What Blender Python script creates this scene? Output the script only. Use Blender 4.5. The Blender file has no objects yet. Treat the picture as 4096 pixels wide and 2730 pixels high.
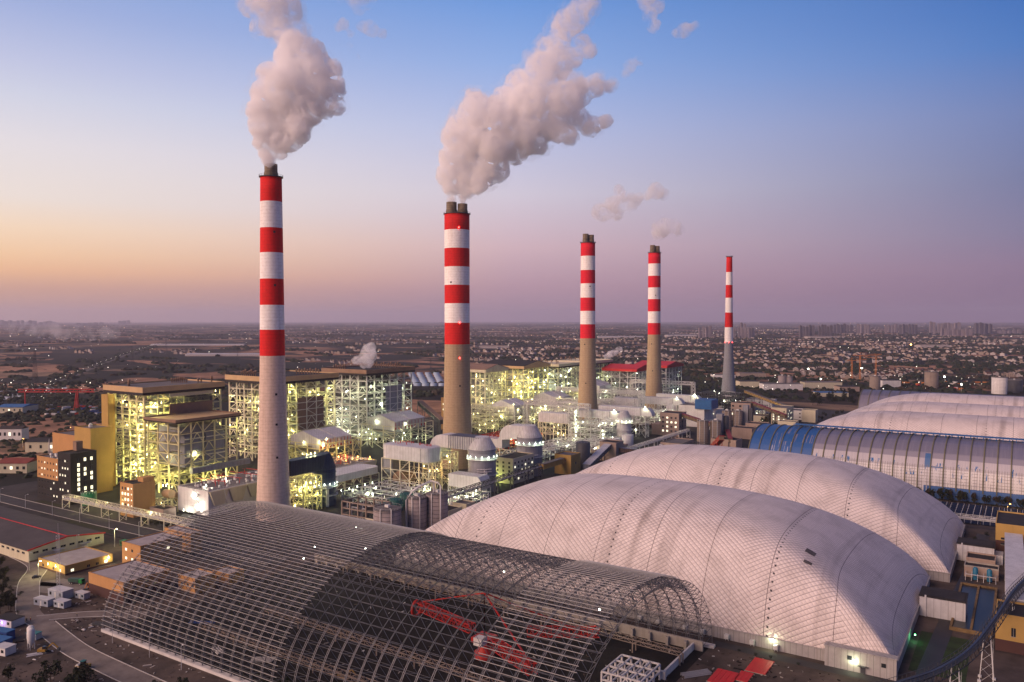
import bpy, bmesh, math, random
import numpy as np
from mathutils import Vector, Matrix, noise as mnoise

C = bpy.context.scene
COL = C.collection
R = math.radians
rnd = random.Random(7)

# ------------------------------------------------------------------ camera
# The plant's own grid is the world grid: X runs along the coal domes, Y across them.
cam_d = bpy.data.cameras.new("camera")
cam_d.sensor_width = 36.0
cam_d.lens = 28.0
cam_d.clip_start = 1.0
cam_d.clip_end = 60000.0
cam = bpy.data.objects.new("camera", cam_d)
COL.objects.link(cam)
cam.location = (0.0, 0.0, 140.0)
cam.rotation_euler = (R(90.0 - 1.534), 0.0, R(32.9))
C.camera = cam


def lin(r, g, b):
    def f(c):
        c /= 255.0
        return c / 12.92 if c <= 0.04045 else ((c + 0.055) / 1.055) ** 2.4
    return (f(r), f(g), f(b), 1.0)


# ------------------------------------------------------------------ dusk sky
world = bpy.data.worlds.new("World")
C.world = world
world.use_nodes = True
wt = world.node_tree
wt.nodes.clear()
wo = wt.nodes.new("ShaderNodeOutputWorld")
wb = wt.nodes.new("ShaderNodeBackground")
wt.links.new(wb.outputs[0], wo.inputs[0])
wc = wt.nodes.new("ShaderNodeTexCoord")
sep = wt.nodes.new("ShaderNodeSeparateXYZ")
wt.links.new(wc.outputs["Generated"], sep.inputs[0])


def wmath(op, a, b=None, clamp=False):
    n = wt.nodes.new("ShaderNodeMath")
    n.operation = op
    n.use_clamp = clamp
    for i, v in enumerate((a, b)):
        if v is None:
            continue
        if isinstance(v, (int, float)):
            n.inputs[i].default_value = v
        else:
            wt.links.new(v, n.inputs[i])
    return n.outputs[0]


def wramp(stops):
    n = wt.nodes.new("ShaderNodeValToRGB")
    n.color_ramp.interpolation = 'B_SPLINE' if False else 'LINEAR'
    els = n.color_ramp.elements
    els[0].position = stops[0][0]
    els[0].color = lin(*stops[0][1])
    els[1].position = stops[-1][0]
    els[1].color = lin(*stops[-1][1])
    for p, c in stops[1:-1]:
        e = els.new(p)
        e.color = lin(*c)
    wt.links.new(elev, n.inputs[0])
    return n.outputs[0]


elev = wmath('MAXIMUM', sep.outputs[2], 0.0)
# glow on the western horizon, at the left of the camera
GL = R(122.9 + 58.0)
hx = wmath('MULTIPLY', sep.outputs[0], math.cos(GL))
hy = wmath('MULTIPLY', sep.outputs[1], math.sin(GL))
hd = wmath('ADD', hx, hy)
hl = wmath('SQRT', wmath('SUBTRACT', 1.0, wmath('MULTIPLY', sep.outputs[2], sep.outputs[2])))
az = wmath('DIVIDE', hd, wmath('MAXIMUM', hl, 0.01))
left = wramp([(0.0, (186, 152, 148)), (0.034, (217, 168, 144)), (0.053, (246, 192, 148)), (0.071, (253, 209, 166)), (0.098, (252, 222, 192)),
              (0.13, (242, 228, 219)), (0.187, (232, 225, 229)), (0.234, (212, 214, 231)), (0.268, (195, 200, 229)), (0.32, (164, 179, 223)), (0.38, (135, 165, 220)),
              (0.6, (72, 98, 150)), (1.0, (56, 66, 104))])
mid = wramp([(0.0, (162, 134, 152)), (0.04, (187, 152, 166)), (0.09, (213, 182, 191)), (0.155, (213, 204, 219)),
             (0.232, (186, 194, 229)), (0.305, (147, 176, 229)), (0.373, (110, 154, 221)),
             (0.6, (60, 88, 145)), (1.0, (56, 66, 104))])
right = wramp([(0.0, (131, 105, 131)), (0.057, (141, 120, 147)), (0.093, (128, 124, 156)), (0.147, (114, 122, 162)),
               (0.215, (108, 128, 180)), (0.28, (73, 121, 191)), (0.32, (62, 112, 186)),
               (0.6, (46, 78, 140)), (1.0, (56, 66, 104))])


def wmix(f, a, b):
    n = wt.nodes.new("ShaderNodeMix")
    n.data_type = 'RGBA'
    n.inputs[0].default_value = 0.0
    wt.links.new(f, n.inputs[0])
    wt.links.new(a, n.inputs[6])
    wt.links.new(b, n.inputs[7])
    return n.outputs[2]


f1 = wmath('DIVIDE', wmath('SUBTRACT', az, -0.05), 0.58, True)
f2 = wmath('DIVIDE', wmath('SUBTRACT', az, 0.53), 0.38, True)
sky = wmix(f2, wmix(f1, right, mid), left)
wt.links.new(sky, wb.inputs[0])
wb.inputs[1].default_value = 1.0

# ------------------------------------------------------------------ the last glow of the sun
SUN_AZ, SUN_EL = R(122.9 + 119.0), R(26.0)
sun_d = bpy.data.lights.new("sun", 'SUN')
sun_d.energy = 4.5
sun_d.angle = R(55.0)
sun_d.color = (1.0, 0.66, 0.50)
sun = bpy.data.objects.new("sun", sun_d)
COL.objects.link(sun)
sdir = Vector((math.cos(SUN_AZ) * math.cos(SUN_EL), math.sin(SUN_AZ) * math.cos(SUN_EL), math.sin(SUN_EL)))
sun.rotation_euler = sdir.to_track_quat('Z', 'Y').to_euler()

C.view_settings.view_transform = 'Standard'
C.view_settings.look = 'None'
C.view_settings.exposure = 0.0
C.view_settings.gamma = 1.0
C.view_settings.use_curve_mapping = False
C.cycles.use_denoising = True
C.cycles.max_bounces = 14
C.cycles.diffuse_bounces = 3
C.cycles.glossy_bounces = 2
C.cycles.transparent_max_bounces = 12
C.cycles.volume_bounces = 8
C.cycles.volume_step_rate = 1.0
C.cycles.volume_max_steps = 128
C.cycles.sample_clamp_indirect = 4.0
C.cycles.caustics_reflective = False
C.cycles.caustics_refractive = False


# ------------------------------------------------------------------ materials
MATS = {}


def mat(name, rgb, rough=0.8, var=0.18, scale=0.15, metal=0.0, streak=0.0, bump=0.0, rgb2=None, lines=None):
    """plain weathered surface: two scales of noise on the base colour; streak adds vertical runs of dirt;
    lines = (axis, spacing, width, colour) adds joints between panels at world spacing"""
    if name in MATS:
        return MATS[name]
    m = bpy.data.materials.new(name)
    m.use_nodes = True
    t = m.node_tree
    b = t.nodes["Principled BSDF"]
    b.inputs["Roughness"].default_value = rough
    b.inputs["Metallic"].default_value = metal
    b.inputs["Specular IOR Level"].default_value = 0.3
    tc = t.nodes.new("ShaderNodeTexCoord")
    geo = t.nodes.new("ShaderNodeNewGeometry")
    n1 = t.nodes.new("ShaderNodeTexNoise")
    n1.inputs["Scale"].default_value = scale
    n1.inputs["Detail"].default_value = 6.0
    n1.inputs["Roughness"].default_value = 0.65
    t.links.new(geo.outputs["Position"], n1.inputs["Vector"])
    rp = t.nodes.new("ShaderNodeMapRange")
    rp.inputs[1].default_value = 0.3
    rp.inputs[2].default_value = 0.7
    t.links.new(n1.outputs["Fac"], rp.inputs[0])
    c2 = rgb2 if rgb2 else tuple(max(0.0, c * (1.0 - 1.6 * var)) for c in rgb[:3])
    c1 = rgb if rgb2 else tuple(min(1.0, c * (1.0 + 0.5 * var)) for c in rgb[:3])
    mx = t.nodes.new("ShaderNodeMix")
    mx.data_type = 'RGBA'
    mx.inputs[6].default_value = (*c2[:3], 1)
    mx.inputs[7].default_value = (*c1[:3], 1)
    t.links.new(rp.outputs[0], mx.inputs[0])
    out = mx.outputs[2]
    if streak > 0:
        mp = t.nodes.new("ShaderNodeMapping")
        mp.inputs["Scale"].default_value = (0.6, 0.6, 0.03)
        t.links.new(geo.outputs["Position"], mp.inputs[0])
        n2 = t.nodes.new("ShaderNodeTexNoise")
        n2.inputs["Scale"].default_value = 1.0
        n2.inputs["Detail"].default_value = 4.0
        t.links.new(mp.outputs[0], n2.inputs["Vector"])
        r2 = t.nodes.new("ShaderNodeMapRange")
        r2.inputs[1].default_value = 0.52
        r2.inputs[2].default_value = 0.75
        r2.inputs[4].default_value = streak
        t.links.new(n2.outputs["Fac"], r2.inputs[0])
        m2 = t.nodes.new("ShaderNodeMix")
        m2.data_type = 'RGBA'
        m2.inputs[7].default_value = (rgb[0] * 0.35, rgb[1] * 0.27, rgb[2] * 0.22, 1)
        t.links.new(out, m2.inputs[6])
        t.links.new(r2.outputs[0], m2.inputs[0])
        out = m2.outputs[2]
    for ax, sp, wd, colr in (lines or []):
        sx = t.nodes.new("ShaderNodeSeparateXYZ")
        t.links.new(geo.outputs["Position"], sx.inputs[0])
        if ax == 3:
            ad = t.nodes.new("ShaderNodeMath")
            ad.operation = 'ADD'
            t.links.new(sx.outputs[0], ad.inputs[0])
            t.links.new(sx.outputs[1], ad.inputs[1])
            so = ad.outputs[0]
        else:
            so = sx.outputs[ax]
        md = t.nodes.new("ShaderNodeMath")
        md.operation = 'PINGPONG'
        md.inputs[1].default_value = sp / 2
        t.links.new(so, md.inputs[0])
        lt = t.nodes.new("ShaderNodeMath")
        lt.operation = 'LESS_THAN'
        lt.inputs[1].default_value = wd / 2
        t.links.new(md.outputs[0], lt.inputs[0])
        m3 = t.nodes.new("ShaderNodeMix")
        m3.data_type = 'RGBA'
        m3.inputs[7].default_value = (*colr, 1)
        t.links.new(out, m3.inputs[6])
        t.links.new(lt.outputs[0], m3.inputs[0])
        out = m3.outputs[2]
    t.links.new(out, b.inputs["Base Color"])
    if bump > 0:
        bp = t.nodes.new("ShaderNodeBump")
        bp.inputs["Strength"].default_value = bump
        bp.inputs["Distance"].default_value = 1.0
        t.links.new(n1.outputs["Fac"], bp.inputs["Height"])
        t.links.new(bp.outputs[0], b.inputs["Normal"])
    MATS[name] = m
    return m


def glow(name, rgb, power):
    if name in MATS:
        return MATS[name]
    m = bpy.data.materials.new(name)
    m.use_nodes = True
    b = m.node_tree.nodes["Principled BSDF"]
    b.inputs["Base Color"].default_value = (0.6, 0.6, 0.6, 1)
    b.inputs["Emission Color"].default_value = (*rgb, 1)
    b.inputs["Emission Strength"].default_value = power
    MATS[name] = m
    return m


# ------------------------------------------------------------------ mesh helpers
class MB:
    """collects boxes, bars, tubes, prisms; build() links them as ONE mesh object"""

    def __init__(self):
        self.v, self.f, self.mi, self.sm = [], [], [], []
        self.m = 0

    def add(self, vs, fs, smooth=False):
        o = len(self.v)
        self.v.extend([tuple(map(float, p)) for p in vs])
        for q in fs:
            self.f.append(tuple(o + i for i in q))
            self.mi.append(self.m)
            self.sm.append(smooth)

    def box(self, x0, x1, y0, y1, z0, z1):
        vs = [(x, y, z) for z in (z0, z1) for y in (y0, y1) for x in (x0, x1)]
        self.add(vs, [(0, 2, 3, 1), (4, 5, 7, 6), (0, 1, 5, 4), (2, 6, 7, 3), (0, 4, 6, 2), (1, 3, 7, 5)])

    def bar(self, p, q, w, sides=4, w2=None):
        p, q = Vector(p), Vector(q)
        d = q - p
        if d.length < 1e-6:
            return
        d.normalize()
        up = Vector((0, 0, 1)) if abs(d.z) < 0.95 else Vector((1, 0, 0))
        a = d.cross(up).normalized()
        b = a.cross(d)
        off = math.pi / sides
        k = 1.0 / math.cos(off) if sides == 4 else 1.0
        vs = []
        for c, ww in ((p, w), (q, w2 if w2 is not None else w)):
            for i in range(sides):
                an = off + i * 2 * math.pi / sides
                vs.append(c + a * (math.cos(an) * ww * 0.5 * k) + b * (math.sin(an) * ww * 0.5 * k))
        fs = [(i, (i + 1) % sides, sides + (i + 1) % sides, sides + i) for i in range(sides)]
        fs += [tuple(range(sides - 1, -1, -1)), tuple(range(sides, 2 * sides))]
        self.add(vs, fs)

    def lathe(self, cx, cy, prof, n=32, smooth=True, cap=True):
        vs, fs = [], []
        for r, z in prof:
            for i in range(n):
                a = 2 * math.pi * i / n
                vs.append((cx + r * math.cos(a), cy + r * math.sin(a), z))
        for k in range(len(prof) - 1):
            for i in range(n):
                j = (i + 1) % n
                fs.append((k * n + i, k * n + j, (k + 1) * n + j, (k + 1) * n + i))
        self.add(vs, fs, smooth)
        if cap:
            o = len(self.v) - n
            self.f.append(tuple(o + i for i in range(n)))
            self.mi.append(self.m)
            self.sm.append(False)

    def tube(self, pts, r, n=8, smooth=True):
        pts = [Vector(p) for p in pts]
        vs, fs = [], []
        for k, p in enumerate(pts):
            d = (pts[min(k + 1, len(pts) - 1)] - pts[max(k - 1, 0)]).normalized()
            up = Vector((0, 0, 1)) if abs(d.z) < 0.9 else Vector((0, 1, 0))
            a = d.cross(up).normalized()
            b = a.cross(d)
            for i in range(n):
                an = 2 * math.pi * i / n
                vs.append(p + a * (math.cos(an) * r) + b * (math.sin(an) * r))
        for k in range(len(pts) - 1):
            for i in range(n):
                j = (i + 1) % n
                fs.append((k * n + i, k * n + j, (k + 1) * n + j, (k + 1) * n + i))
        self.add(vs, fs, smooth)
        m = len(pts) - 1
        self.add(vs[:n], [tuple(range(n - 1, -1, -1))])
        self.add(vs[m * n:], [tuple(range(n))])

    def prism(self, poly, axis, a0, a1, smooth=False):
        """poly: 2-D outline; axis 'x': outline in (y,z) swept along x; 'y': outline in (x,z) swept along y; 'z': (x,y) swept in z"""
        n = len(poly)
        vs = []
        for a in (a0, a1):
            for (p, q) in poly:
                vs.append((a, p, q) if axis == 'x' else ((p, a, q) if axis == 'y' else (p, q, a)))
        self.add(vs, [(i, (i + 1) % n, n + (i + 1) % n, n + i) for i in range(n)], smooth)
        self.add(vs, [tuple(range(n - 1, -1, -1)), tuple(range(n, 2 * n))])

    def build(self, name, mats, parent=None, tri_fix=True):
        if not isinstance(mats, (list, tuple)):
            mats = [mats]
        me = bpy.data.meshes.new(name)
        v = np.array(self.v, dtype=float).reshape(-1, 3)
        o = np.zeros(3)
        if parent is not None:
            p = parent
            while p is not None:
                o += np.array(p.location)
                p = p.parent
        v = v - o
        me.from_pydata(v.tolist(), [], self.f)
        me.polygons.foreach_set("material_index", self.mi)
        me.polygons.foreach_set("use_smooth", self.sm)
        for mm in mats:
            me.materials.append(mm)
        me.update()
        if tri_fix:
            bm = bmesh.new()
            bm.from_mesh(me)
            bmesh.ops.recalc_face_normals(bm, faces=bm.faces[:])
            bm.to_mesh(me)
            bm.free()
        ob = bpy.data.objects.new(name, me)
        COL.objects.link(ob)
        if parent is not None:
            ob.parent = parent
        return ob


def thing(name, label, cat, loc=(0, 0, 0), group=None):
    o = bpy.data.objects.new(name, None)
    COL.objects.link(o)
    o.location = loc
    o.empty_display_size = 1.0
    o["label"] = label
    o["category"] = cat
    if group:
        o["group"] = group
    return o


def tag(o, label, cat, group=None, kind=None):
    o["label"] = label
    o["category"] = cat
    if group:
        o["group"] = group
    if kind:
        o["kind"] = kind
    return o


def structure(o, kind="structure"):
    o["kind"] = kind
    return o


def copy_tree(o, parent=None, loc=None):
    c = o.copy()
    COL.objects.link(c)
    if parent is not None:
        c.parent = parent
    if loc is not None:
        c.location = loc
    for ch in list(o.children):
        copy_tree(ch, c)
    return c


def lamp(parent, p, power, rgb, size=0.55, mb=None, radius=0.6):
    """a lit lamp: the lantern is drawn into mb (or a part of its own), its light comes from a point light inside"""
    d = bpy.data.lights.new("lamp_light", 'POINT')
    d.energy = power
    d.color = rgb
    d.shadow_soft_size = radius
    o = bpy.data.objects.new("lamp_light", d)
    COL.objects.link(o)
    off = Vector((0, 0, 0))
    q = parent
    while q is not None:
        off += Vector(q.location)
        q = q.parent
    o.location = Vector(p) - off
    if parent is not None:
        o.parent = parent
    return o


# ------------------------------------------------------------------ palette
steel_yellow = mat("steel_yellow", (0.72, 0.66, 0.36), 0.6, 0.15)
steel_cream = mat("steel_cream", (0.72, 0.68, 0.50), 0.6, 0.15)
steel_grey = mat("steel_grey", (0.62, 0.61, 0.58), 0.55, 0.15)
steel_dark = mat("steel_dark", (0.06, 0.063, 0.072), 0.5, 0.2)
grating = mat("grating", (0.10, 0.095, 0.075), 0.8, 0.25, 0.6)
clad_grey = mat("clad_grey", (0.24, 0.245, 0.27), 0.55, 0.12, 0.2, streak=0.35, lines=[(3, 3.2, 0.18, (0.16, 0.16, 0.18))])
clad_pale = mat("clad_pale", (0.55, 0.54, 0.55), 0.5, 0.12, 0.2, streak=0.3, lines=[(3, 3.0, 0.16, (0.27, 0.26, 0.27))])
clad_navy = mat("clad_navy", (0.045, 0.06, 0.10), 0.5, 0.15, 0.2, lines=[(3, 1.6, 0.3, (0.02, 0.026, 0.045))])
clad_tan = mat("clad_tan", (0.50, 0.34, 0.18), 0.7, 0.1, 0.1)
clad_brown = mat("clad_brown", (0.24, 0.15, 0.10), 0.7, 0.15, 0.1)
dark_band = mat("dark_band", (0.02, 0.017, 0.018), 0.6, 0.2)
roof_grey = mat("roof_grey", (0.15, 0.135, 0.13), 0.9, 0.2, 0.08)
roof_dark = mat("roof_dark", (0.03, 0.027, 0.028), 0.9, 0.25, 0.1)
wall_orange = mat("wall_orange", (0.46, 0.245, 0.095), 0.85, 0.08, 0.1, streak=0.12)
wall_ochre = mat("wall_ochre", (0.42, 0.265, 0.08), 0.85, 0.08, 0.1, streak=0.12)
wall_cream = mat("wall_cream", (0.55, 0.50, 0.36), 0.85, 0.08, 0.1, streak=0.2)
wall_white = mat("wall_white", (0.62, 0.60, 0.58), 0.85, 0.1, 0.1, streak=0.25)
wall_pinkish = mat("wall_pinkish", (0.36, 0.27, 0.22), 0.85, 0.08, 0.1, streak=0.15)
wall_maroon = mat("wall_maroon", (0.075, 0.035, 0.03), 0.85, 0.1, 0.1)
wall_black = mat("wall_black", (0.018, 0.015, 0.016), 0.5, 0.2)
concrete = mat("concrete", (0.36, 0.32, 0.28), 0.9, 0.15, 0.12, streak=0.3)
red_steel = mat("red_steel", (0.42, 0.022, 0.015), 0.5, 0.15)
red_roof = mat("red_roof", (0.50, 0.025, 0.025), 0.6, 0.12)
blue_clad = mat("blue_clad", (0.015, 0.10, 0.28), 0.5, 0.15, 0.2)
orange_steel = mat("orange_steel", (0.45, 0.16, 0.03), 0.5, 0.1)
glass_dark = mat("glass_dark", (0.02, 0.024, 0.03), 0.15, 0.1)
green_paint = mat("green_paint", (0.01, 0.11, 0.05), 0.5, 0.15)
lamp_yellow = glow("lamp_yellow", (1.0, 0.86, 0.42), 16.0)
lamp_white = glow("lamp_white", (0.96, 1.0, 0.82), 16.0)
lamp_orange = glow("lamp_orange", (1.0, 0.45, 0.10), 14.0)
lamp_red = glow("lamp_red", (1.0, 0.03, 0.02), 12.0)
lamp_green = glow("lamp_green", (0.15, 1.0, 0.35), 10.0)
window_lit = glow("window_lit", (1.0, 0.90, 0.62), 1.6)
LY, LW, LO, LG = (1.0, 0.92, 0.36), (0.92, 1.0, 0.60), (1.0, 0.55, 0.14), (0.2, 1.0, 0.4)
# ------------------------------------------------------------------ ground to the horizon
def ground_material():
    m = bpy.data.materials.new("farmland")
    m.use_nodes = True
    t = m.node_tree
    b = t.nodes["Principled BSDF"]
    b.inputs["Roughness"].default_value = 0.95
    b.inputs["Specular IOR Level"].default_value = 0.1
    geo = t.nodes.new("ShaderNodeNewGeometry")
    mp = t.nodes.new("ShaderNodeMapping")
    mp.inputs["Rotation"].default_value = (0, 0, R(-35))
    mp.inputs["Scale"].default_value = (1 / 380.0, 1 / 130.0, 0.0)
    t.links.new(geo.outputs["Position"], mp.inputs[0])
    wn = t.nodes.new("ShaderNodeTexNoise")
    wn.inputs["Scale"].default_value = 0.6
    wn.inputs["Detail"].default_value = 2
    t.links.new(mp.outputs[0], wn.inputs["Vector"])
    wa = t.nodes.new("ShaderNodeVectorMath")
    wa.operation = 'MULTIPLY_ADD'
    wa.inputs[1].default_value = (0.8, 0.8, 0)
    t.links.new(wn.outputs["Color"], wa.inputs[0])
    t.links.new(mp.outputs[0], wa.inputs[2])
    vo = t.nodes.new("ShaderNodeTexVoronoi")
    vo.voronoi_dimensions = '2D'
    vo.distance = 'CHEBYCHEV'
    vo.inputs["Scale"].default_value = 1.0
    vo.inputs["Randomness"].default_value = 0.85
    t.links.new(wa.outputs[0], vo.inputs["Vector"])
    sx = t.nodes.new("ShaderNodeSeparateColor")
    t.links.new(vo.outputs["Color"], sx.inputs[0])
    rp = t.nodes.new("ShaderNodeValToRGB")
    rp.color_ramp.interpolation = 'CONSTANT'
    cols = [(0.0, (0.29, 0.16, 0.095)), (0.22, (0.020, 0.018, 0.016)), (0.36, (0.36, 0.20, 0.12)), (0.5, (0.045, 0.036, 0.026)),
            (0.62, (0.18, 0.10, 0.06)), (0.75, (0.018, 0.020, 0.015)), (0.85, (0.24, 0.16, 0.10))]
    e = rp.color_ramp.elements
    e[0].position, e[0].color = cols[0][0], (*cols[0][1], 1)
    e[1].position, e[1].color = cols[-1][0], (*cols[-1][1], 1)
    for p, c in cols[1:-1]:
        q = e.new(p)
        q.color = (*c, 1)
    t.links.new(sx.outputs[0], rp.inputs[0])
    # dark banks and ditches between fields
    ve = t.nodes.new("ShaderNodeTexVoronoi")
    ve.voronoi_dimensions = '2D'
    ve.feature = 'DISTANCE_TO_EDGE'
    ve.inputs["Scale"].default_value = 1.0
    ve.inputs["Randomness"].default_value = 0.85
    t.links.new(wa.outputs[0], ve.inputs["Vector"])
    # furrows and patches
    n2 = t.nodes.new("ShaderNodeTexNoise")
    n2.inputs["Scale"].default_value = 0.02
    n2.inputs["Detail"].default_value = 8
    n2.inputs["Roughness"].default_value = 0.7
    t.links.new(geo.outputs["Position"], n2.inputs["Vector"])
    mr = t.nodes.new("ShaderNodeMapRange")
    mr.inputs[1].default_value, mr.inputs[2].default_value = 0.32, 0.68
    mr.inputs[3].default_value, mr.inputs[4].default_value = 0.45, 1.35
    t.links.new(n2.outputs["Fac"], mr.inputs[0])
    ml = t.nodes.new("ShaderNodeMix")
    ml.data_type = 'RGBA'
    ml.blend_type = 'MULTIPLY'
    ml.inputs[0].default_value = 1.0
    t.links.new(rp.outputs[0], ml.inputs[6])
    t.links.new(mr.outputs[0], ml.inputs[7])
    # scrub: darker wild ground in wide patches
    n3 = t.nodes.new("ShaderNodeTexNoise")
    n3.inputs["Scale"].default_value = 0.0022
    n3.inputs["Detail"].default_value = 5
    t.links.new(geo.outputs["Position"], n3.inputs["Vector"])
    m3 = t.nodes.new("ShaderNodeMapRange")
    m3.inputs[1].default_value, m3.inputs[2].default_value = 0.47, 0.52
    t.links.new(n3.outputs["Fac"], m3.inputs[0])
    mk = t.nodes.new("ShaderNodeMix")
    mk.data_type = 'RGBA'
    mk.inputs[7].default_value = (0.022, 0.022, 0.018, 1)
    t.links.new(ml.outputs[2], mk.inputs[6])
    t.links.new(m3.outputs[0], mk.inputs[0])
    t.links.new(mk.outputs[2], b.inputs["Base Color"])
    return m


gb = MB()
ring = [0, 300, 700, 1500, 3000, 6000, 12000, 25000, 45000]
N = 48
vs, fs = [(0, 0, 0)], []
for r_ in ring[1:]:
    for i in range(N):
        vs.append((r_ * math.cos(2 * math.pi * i / N), r_ * math.sin(2 * math.pi * i / N), 0))
for i in range(N):
    fs.append((0, 1 + i, 1 + (i + 1) % N))
for k in range(len(ring) - 2):
    for i in range(N):
        a, b_ = 1 + k * N, 1 + (k + 1) * N
        fs.append((a + i, b_ + i, b_ + (i + 1) % N, a + (i + 1) % N))
gb.add(vs, fs)
structure(gb.build("ground", ground_material(), None))


# ------------------------------------------------------------------ air between the camera and the far plain
def haze_box(density=3.6e-5, half=30000.0, top=520.0):
    b = MB()
    b.box(-half, half, -half, half, -1.5, top)
    o = b.build("haze", [], None)
    m = bpy.data.materials.new("haze_air")
    m.use_nodes = True
    t = m.node_tree
    t.nodes.clear()
    out = t.nodes.new("ShaderNodeOutputMaterial")
    pv = t.nodes.new("ShaderNodeVolumePrincipled")
    pv.inputs["Color"].default_value = (0.88, 0.85, 1.0, 1)
    pv.inputs["Density"].default_value = density
    pv.inputs["Density Attribute"].default_value = ""
    pv.inputs["Anisotropy"].default_value = 0.25
    t.links.new(pv.outputs[0], out.inputs["Volume"])
    o.data.materials.append(m)
    structure(o, "stuff")


# ------------------------------------------------------------------ chimneys
def chimney_paint(name, bands, c_low, c_red, c_white, seam=2.4):
    """bands: list of (z_top, key) from the ground up"""
    m = bpy.data.materials.new(name)
    m.use_nodes = True
    t = m.node_tree
    b = t.nodes["Principled BSDF"]
    b.inputs["Roughness"].default_value = 0.75
    b.inputs["Specular IOR Level"].default_value = 0.25
    geo = t.nodes.new("ShaderNodeNewGeometry")
    sx = t.nodes.new("ShaderNodeSeparateXYZ")
    t.links.new(geo.outputs["Position"], sx.inputs[0])
    nm = t.nodes.new("ShaderNodeTexNoise")
    nm.inputs["Scale"].default_value = 0.5
    nm.inputs["Detail"].default_value = 6
    t.links.new(geo.outputs["Position"], nm.inputs["Vector"])
    dv = t.nodes.new("ShaderNodeMath")
    dv.operation = 'DIVIDE'
    dv.inputs[1].default_value = 260.0
    t.links.new(sx.outputs[2], dv.inputs[0])
    rp = t.nodes.new("ShaderNodeValToRGB")
    rp.color_ramp.interpolation = 'CONSTANT'
    e = rp.color_ramp.elements
    pal = {'c': c_low, 'r': c_red, 'w': c_white}
    e[0].position, e[0].color = 0.0, (*pal[bands[0][1]], 1)
    e[1].position, e[1].color = bands[0][0] / 260.0, (*pal[bands[1][1]], 1)
    for k in range(1, len(bands) - 1):
        q = e.new(bands[k][0] / 260.0)
        q.color = (*pal[bands[k + 1][1]], 1)
    t.links.new(dv.outputs[0], rp.inputs[0])
    # pour rings and vertical weather runs
    pp = t.nodes.new("ShaderNodeMath")
    pp.operation = 'PINGPONG'
    pp.inputs[1].default_value = seam / 2
    t.links.new(sx.outputs[2], pp.inputs[0])
    lt = t.nodes.new("ShaderNodeMath")
    lt.operation = 'LESS_THAN'
    lt.inputs[1].default_value = 0.14
    t.links.new(pp.outputs[0], lt.inputs[0])
    lm = t.nodes.new("ShaderNodeMath")
    lm.operation = 'MULTIPLY'
    lm.inputs[1].default_value = 0.28
    t.links.new(lt.outputs[0], lm.inputs[0])
    mp = t.nodes.new("ShaderNodeMapping")
    mp.inputs["Scale"].default_value = (0.5, 0.5, 0.02)
    t.links.new(geo.outputs["Position"], mp.inputs[0])
    n2 = t.nodes.new("ShaderNodeTexNoise")
    n2.inputs["Scale"].default_value = 1.0
    n2.inputs["Detail"].default_value = 5
    t.links.new(mp.outputs[0], n2.inputs["Vector"])
    mr = t.nodes.new("ShaderNodeMapRange")
    mr.inputs[1].default_value, mr.inputs[2].default_value = 0.45, 0.75
    mr.inputs[4].default_value = 0.28
    t.links.new(n2.outputs["Fac"], mr.inputs[0])
    mr2 = t.nodes.new("ShaderNodeMapRange")
    mr2.inputs[1].default_value, mr2.inputs[2].default_value = 0.4, 0.8
    mr2.inputs[4].default_value = 0.34
    t.links.new(nm.outputs["Fac"], mr2.inputs[0])
    ad = t.nodes.new("ShaderNodeMath")
    ad.operation = 'ADD'
    t.links.new(lm.outputs[0], ad.inputs[0])
    t.links.new(mr.outputs[0], ad.inputs[1])
    a2 = t.nodes.new("ShaderNodeMath")
    a2.operation = 'ADD'
    a2.use_clamp = True
    t.links.new(ad.outputs[0], a2.inputs[0])
    t.links.new(mr2.outputs[0], a2.inputs[1])
    mx = t.nodes.new("ShaderNodeMix")
    mx.data_type = 'RGBA'
    mx.blend_type = 'MULTIPLY'
    mx.inputs[7].default_value = (0.50, 0.44, 0.40, 1)
    t.links.new(a2.outputs[0], mx.inputs[0])
    t.links.new(rp.outputs[0], mx.inputs[6])
    t.links.new(mx.outputs[2], b.inputs["Base Color"])
    return m


flue_mat = mat("flue_liner", (0.20, 0.15, 0.10), 0.7, 0.35, 0.35, streak=0.6, lines=[(2, 1.9, 0.2, (0.05, 0.04, 0.03))])


def zpix(y, dist):
    return 140.0 + (735.0 - y) / 1830.0 * dist


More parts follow.
